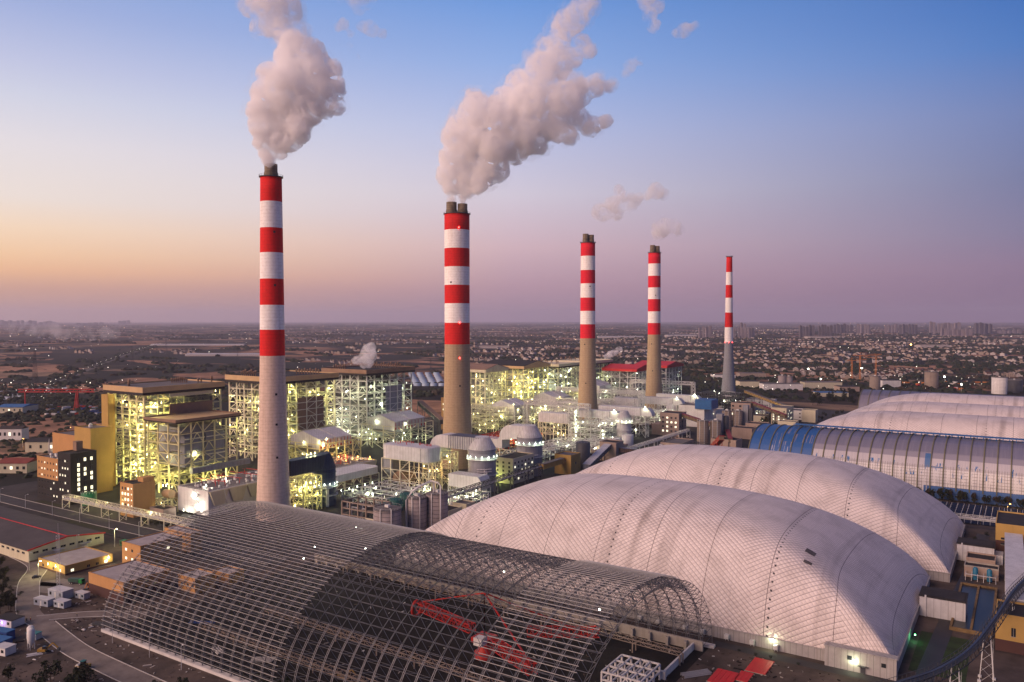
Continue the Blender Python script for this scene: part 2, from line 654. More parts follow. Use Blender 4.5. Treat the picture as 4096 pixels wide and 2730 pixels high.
def chimney(label, x, y, dist, ybands, r_top, r_mid, r_base, flues, c_low, ports, red=(0.66, 0.010, 0.010), beacons=()):
    zt = 240.0
    zs = [zpix(q, dist) for q in ybands]          # top of each band from the top down
    zs[0] = zt
    bands = []
    keys = 'rwrwrwr' if len(ybands) == 8 else 'rwrwrw'
    for k in range(len(ybands) - 1):
        bands.append((zs[k], keys[k]))
    bands.append((zs[-1], 'c'))
    bands = bands[::-1]
    t = thing("chimney", label, "chimney", (x, y, 0))
    pm = chimney_paint("chimney_paint", bands, c_low, red, (0.86, 0.82, 0.80))
    b = MB()
    zb = zs[-1]
    prof = []
    for k in range(25):
        z = zt * k / 24.0
        if z < zb:
            u = 1 - z / zb
            r = r_mid + (r_base - r_mid) * (0.45 * u + 0.55 * u * u)
        else:
            r = r_mid + (r_top - r_mid) * (z - zb) / (zt - zb)
        prof.append((r, z))
    b.lathe(x, y, prof, 64)
    b.build("shell", pm, t)
    g = MB()
    g.lathe(x, y, [(r_top, zt - 0.6), (r_top + 0.9, zt - 0.5), (r_top + 0.9, zt + 0.05), (r_top * 0.5, zt + 0.1)], 48, False, False)
    for i in range(24):
        a = 2 * math.pi * i / 24
        cx, cy = x + (r_top + 0.8) * math.cos(a), y + (r_top + 0.8) * math.sin(a)
        g.bar((cx, cy, zt), (cx, cy, zt + 1.3), 0.12)
        a2 = 2 * math.pi * (i + 1) / 24
        g.bar((cx, cy, zt + 1.25), (x + (r_top + 0.8) * math.cos(a2), y + (r_top + 0.8) * math.sin(a2), zt + 1.25), 0.1)
    g.build("top_gallery", steel_dark, t)
    for (fx, fy, fr, fh) in flues:
        f = MB()
        f.lathe(x + fx, y + fy, [(fr * 1.08, zt), (fr * 1.08, zt + fh * 0.28), (fr, zt + fh * 0.4), (fr, zt + fh), (fr * 0.86, zt + fh), (fr * 0.84, zt + fh - 3)], 32, True, True)
        f.build("flue", flue_mat, t)
    pb = MB()
    for (pz, pa) in ports:
        u = max(0.0, 1 - pz / zb)
        r = r_mid + (r_base - r_mid) * (0.45 * u + 0.55 * u * u) if pz < zb else r_mid + (r_top - r_mid) * (pz - zb) / (zt - zb)
        a = math.atan2(-y, -x) + pa
        p = MB()
        dx, dy = math.cos(a), math.sin(a)
        c = Vector((x + dx * r, y + dy * r, pz))
        p.bar(c - Vector((dx, dy, 0)) * 0.8, c + Vector((dx, dy, 0)) * 0.18, 1.5)
        o = p.build("service_opening", wall_black, t)
    for (pz, pa) in beacons:
        u = max(0.0, 1 - pz / zb)
        r = r_mid + (r_base - r_mid) * (0.45 * u + 0.55 * u * u) if pz < zb else r_mid + (r_top - r_mid) * (pz - zb) / (zt - zb)
        a = math.atan2(-y, -x) + pa
        p = MB()
        p.lathe(x + math.cos(a) * (r + 0.4), y + math.sin(a) * (r + 0.4), [(0.4, pz - 0.5), (0.62, pz - 0.2), (0.62, pz + 0.4), (0.1, pz + 0.8)], 10)
        p.build("warning_lamp", lamp_red, t)
    return t


CONC1, CONC2, CONC5 = (0.62, 0.48, 0.40), (0.38, 0.28, 0.18), (0.25, 0.255, 0.285)
V1 = Vector((446.5, -379.3, 0)).normalized()
chimney("nearest red and white banded chimney with a single flue and pale concrete lower half", -446.5, 379.3, 558, (407, 465, 525, 584, 643, 702, 761, 820),
        7.3, 8.6, 12.2, [(0, 0, 4.45, 8.8)], CONC1, [(201, 0.25), (164, 0.25), (88, 0.25), (67, 0.25), (44, 0.25)])
chimney("thickest red and white chimney, two flues on top, beside two grey absorber towers", -454.5, 606.7, 753.4, (492, 532, 574, 616, 658, 700, 744, 793),
        11.9, 11.9, 15.0, [(-2.9, -4.6, 4.9, 10.6), (5.2, 1.8, 4.6, 9.2)], CONC2, [(78, 0.2), (175, -0.5)], (0.60, 0.012, 0.012), [(238 - 12, 0.15), (137, 0.2), (104, 0.2)])
chimney("middle red and white chimney of five, brown concrete base behind white curved ducts", -480.6, 924.5, 1034.3, (558, 590, 622, 653, 685, 716, 747, 778),
        9.3, 9.8, 14.4, [(-1.5, -3.6, 3.8, 11.0), (3.2, 2.4, 3.8, 10.0)], CONC2, [(108, -0.4), (58, -0.2), (183, 0.3)], (0.66, 0.012, 0.03))
chimney("red and white chimney with brown base in front of the red roofed boiler house", -468.8, 1116.2, 1188.7, (581, 608, 635, 662, 689, 716, 744, 770),
        9.1, 9.4, 14.0, [(-1.5, -3.6, 3.8, 10.8), (3.2, 2.4, 3.8, 9.8)], CONC2, [(104, -0.4), (64, -0.2), (176, 0.2)], (0.66, 0.012, 0.03))
chimney("slimmest chimney, red and white above a bluish grey concrete base, farthest right", -398.1, 1249.8, 1262.5, (590, 627, 656, 685, 720, 753, 787),
        4.5, 6.6, 13.5, [], CONC5, [], (0.62, 0.012, 0.012), [(104, -0.9), (104, 0.0), (104, 0.9)])
# ------------------------------------------------------------------ steam from the flues
F_, HY_ = 1830.0, 735.0
fwd = Vector((-math.sin(R(32.9)), math.cos(R(32.9)), 0))
rgt = Vector((math.cos(R(32.9)), math.sin(R(32.9)), 0))
sm_tex = []
for k, (sz, dep) in enumerate(((26.0, 2), (9.0, 3), (3.2, 3))):
    tx = bpy.data.textures.new("billow_%s" % (("large", "middle", "small")[k]), 'CLOUDS')
    tx.noise_scale = sz
    tx.noise_depth = dep
    tx.noise_basis = 'BLENDER_ORIGINAL'
    sm_tex.append(tx)


def smoke_material(name, dens, z0, z1, top, scale, th0, th1, soft=0.12, col=(0.997, 0.985, 0.988)):
    """dens per metre at height z0, falling to dens * top at z1; noise below the threshold (th0 at z0 .. th1 at z1) is clear air"""
    m = bpy.data.materials.new(name)
    m.use_nodes = True
    t = m.node_tree
    t.nodes.clear()
    out = t.nodes.new("ShaderNodeOutputMaterial")
    pv = t.nodes.new("ShaderNodeVolumePrincipled")
    pv.inputs["Color"].default_value = (*col, 1)
    pv.inputs["Density Attribute"].default_value = ""
    pv.inputs["Anisotropy"].default_value = 0.0
    geo = t.nodes.new("ShaderNodeNewGeometry")
    n = t.nodes.new("ShaderNodeTexNoise")
    n.inputs["Scale"].default_value = scale
    n.inputs["Detail"].default_value = 6.0
    n.inputs["Roughness"].default_value = 0.62
    n.inputs["Distortion"].default_value = 0.6
    t.links.new(geo.outputs["Position"], n.inputs["Vector"])
    sx = t.nodes.new("ShaderNodeSeparateXYZ")
    t.links.new(geo.outputs["Position"], sx.inputs[0])

    def rng(src, a, b_, c, d):
        r = t.nodes.new("ShaderNodeMapRange")
        for i, v in enumerate((a, b_, c, d)):
            r.inputs[i + 1].default_value = v
        t.links.new(src, r.inputs[0])
        return r.outputs[0]

    def mth(op, p, q):
        k = t.nodes.new("ShaderNodeMath")
        k.operation = op
        t.links.new(p, k.inputs[0])
        t.links.new(q, k.inputs[1])
        return k.outputs[0]
    d = rng(mth('SUBTRACT', n.outputs["Fac"], rng(sx.outputs[2], z0, z1, th0, th1)), 0.0, soft, 0.0, dens)
    t.links.new(mth('MULTIPLY', d, rng(sx.outputs[2], z0, z1, 1.0, top)), pv.inputs["Density"])
    t.links.new(pv.outputs[0], out.inputs["Volume"])
    return m


def puff_mesh(name, puffs, dist, voxel, material, amp=(1.0, 0.5), drift=0.0, seed=1, parent=None, grow=1.1):
    """puffs: (x, y, r) in the 2353-wide picture, at 'dist' from the camera; real depth comes from the random offsets"""
    rr = random.Random(seed)
    bm = bmesh.new()
    y0 = max(p[1] for p in puffs)
    for (x, y, r) in puffs:
        wr = r / F_ * dist * grow
        dep = dist + rr.uniform(-0.45, 0.45) * wr + drift * (y0 - y) / F_ * dist
        c = fwd * dep + rgt * ((x - 1176.5) / F_ * dist) + Vector((0, 0, 140 + (HY_ - y) / F_ * dist))
        mt = Matrix.Translation(c) @ Matrix.Diagonal((wr, wr, wr, 1.0))
        bmesh.ops.create_icosphere(bm, subdivisions=3, radius=1.0, matrix=mt)
    me = bpy.data.meshes.new(name)
    bm.to_mesh(me)
    bm.free()
    o = bpy.data.objects.new(name, me)
    COL.objects.link(o)
    rm = o.modifiers.new("r", 'REMESH')
    rm.mode = 'VOXEL'
    rm.voxel_size = voxel
    for k in range(len(amp)):
        d = o.modifiers.new("d", 'DISPLACE')
        d.texture = sm_tex[k]
        d.texture_coords = 'GLOBAL'
        d.strength = amp[k]
        d.mid_level = 0.45
    dg = bpy.context.evaluated_depsgraph_get()
    me2 = bpy.data.meshes.new_from_object(o.evaluated_get(dg))
    o.modifiers.clear()
    o.data = me2
    me2.name = name
    me2.materials.clear()
    me2.materials.append(material)
    if parent is not None:
        o.parent = parent
    return o


def conv(l, ox, oy, k):
    return [(ox + a * k, oy + b * k, c * k) for a, b, c in l]


P1 = [(400, 1405, 55), (390, 1340, 85), (470, 1340, 70), (340, 1240, 95), (470, 1240, 120), (590, 1250, 80), (330, 1120, 110), (480, 1100, 150), (640, 1120, 130), (310, 980, 110),
      (500, 950, 180), (700, 960, 160), (870, 930, 95), (980, 930, 70), (370, 820, 135), (560, 780, 190), (780, 800, 180), (940, 780, 100), (400, 660, 115), (600, 620, 180), (800, 620, 170),
      (940, 620, 75), (520, 500, 105), (700, 490, 160), (840, 520, 80), (620, 390, 125), (540, 310, 125), (690, 330, 85), (480, 220, 140), (610, 230, 90), (390, 200, 125), (290, 220, 80), (420, 100, 150), (560, 80, 115),
      (290, 60, 100), (200, 50, 75), (500, -30, 140), (350, -30, 130), (220, -20, 80)]
P1b = [(1250, 40, 80), (1190, 120, 50), (1110, 30, 70), (1060, -30, 90), (1290, 280, 55), (1380, 310, 35), (1220, 260, 40)]
P1c = [(1000, 260, 40), (1110, 330, 35), (1090, 430, 38), (1160, 520, 30), (1050, 240, 50)]
P2 = [(265, 1318, 24), (325, 1322, 24), (258, 1240, 50), (350, 1260, 52), (245, 1150, 80), (340, 1170, 95), (430, 1225, 60), (240, 1040, 75), (350, 1050, 125), (480, 1110, 110), (580, 1120, 75),
      (280, 920, 90), (400, 920, 145), (550, 970, 145), (680, 1010, 85), (290, 840, 65), (420, 780, 125), (580, 830, 155), (720, 890, 145), (830, 940, 75), (400, 630, 60), (430, 700, 85), (620, 680, 130),
      (760, 720, 145), (880, 810, 135), (960, 870, 85), (1030, 900, 65), (700, 560, 110), (820, 560, 125), (980, 680, 145), (1080, 770, 90), (1180, 820, 70), (1270, 805, 45), (1100, 600, 105), (1210, 570, 85),
      (1300, 560, 48), (860, 440, 105), (960, 400, 105), (1060, 360, 65), (900, 310, 85), (980, 240, 85), (1020, 140, 100), (1100, 70, 95), (1160, 30, 75), (1130, 270, 55), (1170, 320, 50)]
P2b = [(1530, 40, 50), (1560, 120, 45), (1580, 190, 35), (1540, -20, 60), (1610, 80, 35)]
P2c = [(1430, 450, 42), (1490, 420, 34), (1400, 500, 30)]
P2d = [(1780, 215, 48), (1850, 190, 32), (1730, 240, 30)]
P3 = [(1250, 1405, 55), (1330, 1380, 72), (1420, 1340, 60), (1480, 1310, 42), (1600, 1270, 45), (1660, 1290, 30), (1360, 1265, 30), (1540, 1300, 32)]
P4 = [(1640, 1510, 62), (1700, 1490, 48), (1750, 1520, 38), (1620, 1560, 32)]
K1 = 0.2639
K2 = 0.348
steam_wisp = smoke_material("steam_wisp", 0.11, 0.0, 500.0, 1.0, 0.05, 0.43, 0.43, 0.2)
for nm, pf, ox, k, dd, vx, am, dr, sd, zt, dn, lab in (("a", P1, 517, K1, 556, 0.9, (7.0, 4.2, 1.8), 0.05, 3, 372.0, 0.30, "dense white and mauve steam plume rising from the nearest striped chimney"),
                                                     ("b", P2, 947.8, K2, 752, 1.2, (8.5, 4.8, 2.0), 0.1, 5, 440.0, 0.22, "broad steam plume drifting right from the two flues of the thickest chimney")):
    t = thing("smoke_plume", lab, "smoke plume", (-446 if nm == "a" else -454, 379 if nm == "a" else 607, 250))
    for part, gr, mm, amp in (("plume_core", 0.98, smoke_material("steam_core", dn, 255.0, zt, 0.3, 0.10, 0.40, 0.44, 0.07), am),
                              ("plume_veil", 1.3, smoke_material("steam_veil", 0.035, 255.0, zt, 0.8, 0.045, 0.52, 0.46, 0.16), (am[0] * 1.6, am[1] * 1.3, am[2]))):
        o = puff_mesh(part, conv(pf, ox, 0, k), dd, vx * (1.0 if gr < 1 else 1.6), mm, amp, dr, sd, None, gr)
        o.parent = t
        o.location = -Vector(t.location)
for l, ox, k, d, lab in ((P1b, 517, K1, 560, "torn pink wisp of steam at the top edge, right of the nearest plume"), (P1c, 517, K1, 560, "thin mauve steam shreds just right of the nearest plume"),
                         (P2b, 947.8, K2, 760, "narrow pink steam wisp at the top edge, above the middle chimney"), (P2c, 947.8, K2, 756, "small steam shred trailing off the tip of the broad plume"),
                         (P2d, 947.8, K2, 760, "faint steam wisp high in the blue, farthest right of all"), (P3, 947.8, K2, 1034, "pale pink drifting steam cloud above the middle chimney"),
                         (P4, 947.8, K2, 1188, "small round pink steam puff above the fourth chimney from left")):
    tag(puff_mesh("smoke_wisp", conv(l, ox, 0, k), d, 1.6, steam_wisp, (7.0, 5.0, 2.0), 0.0, 9), lab, "steam cloud")
PB = [(836, 838, 8), (846, 832, 12), (842, 822, 14), (832, 826, 10), (822, 828, 9), (850, 815, 15), (845, 805, 15), (852, 798, 11), (838, 812, 12), (815, 830, 7)]
tag(puff_mesh("steam_puff", PB, 905, 0.9, smoke_material("steam_white", 0.13, 60.0, 160.0, 0.6, 0.15, 0.36, 0.42), (4.0, 2.5, 1.2), 0.0, 4), "small bright white steam puff leaving the third boiler house roof", "steam cloud")
tag(puff_mesh("steam_puff", [(1392, 822, 7), (1402, 816, 8), (1412, 811, 7), (1422, 805, 7), (1384, 826, 5)], 1380, 1.2, smoke_material("steam_low", 0.12, 60.0, 200.0, 1.0, 0.1, 0.42, 0.42), (4.0, 3.0), 0.0, 5), "thin low steam streak behind the middle chimney", "steam cloud")
tag(puff_mesh("smoke_drift", [(262, 768, 11), (240, 766, 14), (210, 768, 15), (180, 764, 16), (150, 766, 16), (120, 760, 17), (90, 762, 15), (60, 756, 15), (30, 757, 14)], 5200, 12, smoke_material("smoke_low", 0.005, 0.0, 900.0, 1.0, 0.008, 0.40, 0.45), (30.0, 20.0), 0.0, 6), "long grey smoke bank drifting over the far fields at left", "smoke bank")
# ------------------------------------------------------------------ air-supported coal domes
def dome_material():
    m = bpy.data.materials.new("dome_membrane")
    m.use_nodes = True
    t = m.node_tree
    b = t.nodes["Principled BSDF"]
    b.inputs["Roughness"].default_value = 0.55
    b.inputs["Specular IOR Level"].default_value = 0.3
    uv = t.nodes.new("ShaderNodeUVMap")
    uv.uv_map = "net"
    sp = t.nodes.new("ShaderNodeSeparateXYZ")
    t.links.new(uv.outputs[0], sp.inputs[0])

    def mth(op, a, b_=None, clamp=False):
        n = t.nodes.new("ShaderNodeMath")
        n.operation = op
        n.use_clamp = clamp
        for i, v in enumerate((a, b_)):
            if v is None:
                continue
            if isinstance(v, (int, float)):
                n.inputs[i].default_value = v
            else:
                t.links.new(v, n.inputs[i])
        return n.outputs[0]
    u, v = sp.outputs[0], sp.outputs[1]
    S = 1.15
    d1 = mth('PINGPONG', mth('ADD', mth('MULTIPLY', u, 0.80), v), S)
    d2 = mth('PINGPONG', mth('SUBTRACT', mth('MULTIPLY', u, 0.80), v), S)
    zone = mth('GREATER_THAN', mth('PINGPONG', mth('ADD', mth('ADD', u, mth('MULTIPLY', v, 0.35)), 11.0), 39.0), 19.5)
    c1 = mth('MULTIPLY', mth('LESS_THAN', d1, 0.16), mth('ADD', mth('MULTIPLY', zone, 0.65), 0.35))
    c2 = mth('MULTIPLY', mth('LESS_THAN', d2, 0.16), mth('SUBTRACT', 1.0, mth('MULTIPLY', zone, 0.65)))
    cable = mth('MAXIMUM', c1, c2)
    pillow = mth('MULTIPLY', mth('SINE', mth('MULTIPLY', d1, math.pi / 2 / S)), mth('SINE', mth('MULTIPLY', d2, math.pi / 2 / S)))
    seam = mth('LESS_THAN', mth('PINGPONG', mth('ADD', u, 6.0), 14.0), 0.14)
    fine = mth('LESS_THAN', mth('PINGPONG', u, 1.6), 0.07)
    # rows of clamp plates, dotted along every second seam
    dot = mth('MULTIPLY', mth('LESS_THAN', mth('PINGPONG', mth('ADD', u, -1.5), 39.0), 0.42), mth('LESS_THAN', mth('PINGPONG', v, 1.9), 0.45))
    geo = t.nodes.new("ShaderNodeNewGeometry")
    n1 = t.nodes.new("ShaderNodeTexNoise")
    n1.inputs["Scale"].default_value = 0.07
    n1.inputs["Detail"].default_value = 9
    n1.inputs["Roughness"].default_value = 0.68
    t.links.new(geo.outputs["Position"], n1.inputs["Vector"])
    mp = t.nodes.new("ShaderNodeMapping")
    mp.inputs["Scale"].default_value = (0.11, 0.006, 0.0)
    t.links.new(uv.outputs[0], mp.inputs[0])
    n2 = t.nodes.new("ShaderNodeTexNoise")
    n2.inputs["Scale"].default_value = 1.0
    n2.inputs["Detail"].default_value = 5
    t.links.new(mp.outputs[0], n2.inputs["Vector"])
    dirt = t.nodes.new("ShaderNodeMapRange")
    dirt.inputs[1].default_value, dirt.inputs[2].default_value = 0.45, 0.8
    dirt.inputs[4].default_value = 0.6
    t.links.new(n1.outputs["Fac"], dirt.inputs[0])
    runs = t.nodes.new("ShaderNodeMapRange")
    runs.inputs[1].default_value, runs.inputs[2].default_value = 0.54, 0.78
    runs.inputs[4].default_value = 0.75
    t.links.new(n2.outputs["Fac"], runs.inputs[0])
    dd = mth('ADD', dirt.outputs[0], runs.outputs[0], True)

    def mix(f, a, col):
        n = t.nodes.new("ShaderNodeMix")
        n.data_type = 'RGBA'
        t.links.new(f, n.inputs[0])
        if isinstance(a, tuple):
            n.inputs[6].default_value = (*a, 1)
        else:
            t.links.new(a, n.inputs[6])
        n.inputs[7].default_value = (*col, 1)
        return n.outputs[2]
    c = mix(dd, (0.68, 0.60, 0.575), (0.27, 0.225, 0.21))
    c = mix(mth('MULTIPLY', fine, 0.25), c, (0.42, 0.38, 0.37))
    c = mix(mth('MULTIPLY', cable, 0.8), c, (0.20, 0.17, 0.17))
    c = mix(mth('MULTIPLY', seam, 0.9), c, (0.10, 0.08, 0.08))
    c = mix(dot, c, (0.04, 0.035, 0.04))
    t.links.new(c, b.inputs["Base Color"])
    bp = t.nodes.new("ShaderNodeBump")
    bp.inputs["Strength"].default_value = 0.55
    bp.inputs["Distance"].default_value = 0.35
    t.links.new(pillow, bp.inputs["Height"])
    t.links.new(bp.outputs[0], b.inputs["Normal"])
    return m


dome_mat = dome_material()
dome_wall = mat("dome_wall", (0.36, 0.34, 0.33), 0.8, 0.12, 0.2, 0.0, 0.45, lines=[(3, 2.4, 0.2, (0.2, 0.19, 0.19))])


def coal_dome(label, x0, x1, yc, hw, h, zb=4.6, roll=116.0, patches=None):
    t = thing("coal_dome", label, "storage dome", ((x0 + x1) / 2, yc, 0), "white membrane coal domes")
    NX, NY = 150, 70
    L = x1 - x0

    def gx(d):
        return max(0.0, 1 - (1 - min(d / roll, 1.0)) ** 2.0) ** 0.8

    def gy(y):
        return max(0.0, 1 - abs(y / hw) ** 2.15) ** 0.62
    def cushion(a, c):
        if a < 1e-5 or c < 1e-5:
            return 0.0
        return min(1.122 * (a ** -6 + c ** -6) ** (-1 / 6.0), 1.0)
    xs = [0.5 - 0.5 * math.cos(math.pi * i / NX) for i in range(NX + 1)]
    xs = [x0 + L * (0.5 * s + 0.5 * i / NX) for i, s in enumerate(xs)]
    ys = [-hw * math.cos(math.pi * j / NY) for j in range(NY + 1)]
    z = np.array([[zb + (h - zb) * cushion(gx(min(x - x0, x1 - x)), gy(y)) for y in ys] for x in xs])
    X = np.repeat(np.array(xs)[:, None], NY + 1, 1)
    Y = np.repeat(np.array(ys)[None, :], NX + 1, 0)
    U = np.zeros_like(z)
    U[1:] = np.cumsum(np.sqrt(np.diff(X, axis=0) ** 2 + np.diff(z, axis=0) ** 2), axis=0)
    U = U - U[NX // 2:NX // 2 + 1, :]
    V = np.zeros_like(z)
    V[:, 1:] = np.cumsum(np.sqrt(np.diff(Y, axis=1) ** 2 + np.diff(z, axis=1) ** 2), axis=1)
    V = V - V[:, NY // 2:NY // 2 + 1]
    vs = [(X[i, j], yc + Y[i, j], z[i, j]) for i in range(NX + 1) for j in range(NY + 1)]
    w = NY + 1
    fs = [(i * w + j, (i + 1) * w + j, (i + 1) * w + j + 1, i * w + j + 1) for i in range(NX) for j in range(NY)]
    b = MB()
    b.add(vs, fs, True)
    o = b.build("membrane", dome_mat, t)
    ul = o.data.uv_layers.new(name="net")
    ids = np.zeros(len(o.data.loops), dtype=np.int32)
    o.data.loops.foreach_get("vertex_index", ids)
    uvs = np.stack([U.ravel()[ids], V.ravel()[ids]], 1).astype(np.float32)
    ul.data.foreach_set("uv", uvs.ravel())
    wl = MB()
    e = 0.35
    y0, y1 = yc - hw, yc + hw
    wl.box(x0 - e, x1 + e, y0 - e, y0, 0, zb)
    wl.box(x0 - e, x1 + e, y1, y1 + e, 0, zb)
    wl.box(x0 - e, x0, y0 + 0.01, y1 - 0.01, 0, zb)
    wl.box(x1, x1 + e, y0 + 0.01, y1 - 0.01, 0, zb)
    for (a, b2, c, d) in ((x0 - e - .3, x1 + e + .3, y0 - e - .3, y0 + .5), (x0 - e - .3, x1 + e + .3, y1 - .5, y1 + e + .3), (x0 - e - .3, x0 + .5, y0 + .52, y1 - .52), (x1 - .5, x1 + e + .3, y0 + .52, y1 - .52)):
        wl.box(a, b2, c, d, zb + 0.02, zb + 0.4)
    wl.build("base_wall", dome_wall, t)
    if patches:
        for (px, py, w_, l_) in patches:
            q = MB()
            for a in range(6):
                for c in range(6):
                    v = []
                    for (da, dc) in ((0, 0), (1, 0), (1, 1), (0, 1)):
                        xx, yy = px + w_ * ((a + da) / 6 - .5), py + l_ * ((c + dc) / 6 - .5)
                        v.append((xx, yc + yy, zb + (h - zb) * cushion(gx(min(xx - x0, x1 - xx)), gy(yy)) + 0.12))
                    q.add(v, [(0, 1, 2, 3)], True)
            q.build("repair_patch", mat("patch_grey", (0.13, 0.11, 0.11), 0.8, 0.4, 0.6, rgb2=(0.05, 0.045, 0.045)), t)
    return t, y0


D1, d1y = coal_dome("nearest white membrane dome, standing right behind the open steel frame", -300, -41.5, 405, 64, 50.5, patches=[(-80, -35, 4.2, 4.6), (-79, -45, 3.4, 2.2)])
D2, d2y = coal_dome("white membrane dome directly behind the nearest dome, in front of the blue ended shed", -297, -33, 540, 60, 50.8)
coal_dome("white dome just behind the long blue ended shed", -212, 150, 860, 54, 50)
coal_dome("white dome between two other domes, second behind the blue ended shed", -204, 150, 975, 54, 50)
coal_dome("farthest white dome, next to the dark purple vaulted shed", -198, 150, 1095, 54, 50)

# machine boxes, louvred vents and the corner porch along the nearest dome
vb = MB()
for i, x in enumerate((-150, -141, -128, -120, -109, -98, -88)):
    v = MB()
    v.box(x, x + 1.9, d1y - 2.2, d1y - 0.36, 1.0, 2.7)
    v.box(x + 0.2, x + 1.7, d1y - 2.5, d1y - 2.21, 1.3, 2.4)
    v.bar((x + 0.3, d1y - 1.2, 0), (x + 0.3, d1y - 1.2, 1), 0.2)
    v.bar((x + 1.6, d1y - 1.2, 0), (x + 1.6, d1y - 1.2, 1), 0.2)
    v.build("blower_unit", steel_grey, D1)
pb = MB()
pb.box(-67, -40.6, d1y - 4.2, d1y - 0.36, 0, 8.2)
pb.box(-67.3, -40.3, d1y - 4.5, d1y - 0.37, 8.21, 8.55)
o = pb.build("corner_porch", dome_wall, D1)
for (x, z, w, h_) in ((-58.5, 4.4, 1.8, 1.7), (-46.0, 4.2, 1.7, 1.6)):
    q = MB()
    q.box(x, x + w, d1y - 4.28, d1y - 4.21, z, z + h_)
    q.build("window", glass_dark, o)
q = MB()
q.box(-53.5, -51.6, d1y - 4.28, d1y - 4.21, 0.0, 2.6)
q.box(-54.5, -50.5, d1y - 5.4, d1y - 4.21, 2.9, 3.1)
q.build("door", steel_dark, o)


def wall_lamp(p, label, rgb, matl, power, group=None, cat="wall lamp", s=0.3):
    t = thing("wall_lamp", label, cat, p, group)
    x, y, z = p
    b = MB()
    b.bar((x, y, z), (x, y, z + 0.5), 0.12)
    b.bar((x, y, z + 0.45), (x, y - 0.6, z + 0.45), 0.1)
    b.build("bracket", steel_dark, t)
    b = MB()
    b.lathe(x, y - 0.6, [(s * 0.5, z + 0.4), (s, z + 0.15), (s * 0.9, z - 0.1), (s * 0.2, z - 0.2)], 10)
    b.build("lantern", matl, t)
    lamp(t, (x, y - 1.1, z - 0.1), power, rgb, radius=0.3)
    return t


wall_lamp((-88.7, d1y - 0.4, 4.6), "white wall lamp lit under the rim of the nearest dome", LW, lamp_white, 1300, s=0.35)
wall_lamp((-56, d1y - 4.3, 4.7), "white lamp lit beside the door of the dome's corner porch", LW, lamp_white, 1300, s=0.35)
wall_lamp((-39.0, 383.5, 3.0), "green tinted lamp at the end wall of the nearest dome", LG, lamp_green, 500, s=0.3)
wall_lamp((-31.5, 562.5, 3.0), "green tinted lamp at the end wall of the second dome", LG, lamp_green, 400, s=0.3)


def annex(label, x0, x1, y0, y1, h, extra=None):
    t = thing("dome_annex", label, "annex", ((x0 + x1) / 2, (y0 + y1) / 2, 0))
    b = MB()
    b.box(x0, x1, y0, y1, 0, h)
    b.build("walls", clad_pale, t)
    b = MB()
    b.box(x0 - 0.3, x1 + 0.3, y0 - 0.3, y1 + 0.3, h + 0.01, h + 0.5)
    b.box(x0 + 0.6, x1 - 0.6, y0 + 0.6, y1 - 0.6, h + 0.51, h + 0.7)
    b.build("roof", roof_dark, t)
    b = MB()
    b.box(x0 + 2.2, x0 + 3.0, y0 - 0.4, y0 - 0.02, 0, h + 0.9)
    b.build("rib", clad_pale, t)
    if extra:
        b = MB()
        b.box(x1 + 0.31, x1 + 4.3, y0 + 2, y1 - 2, 0, h * 0.55)
        b.build("lobby", clad_pale, t)
    return t


annex("pale panelled airlock annex on the end of the nearest dome", -41.1, -22, 419, 434, 9.2)
annex("pale panelled airlock annex with a lower lobby on the end of the second dome", -32.6, -14, 528, 543, 9.5, True)


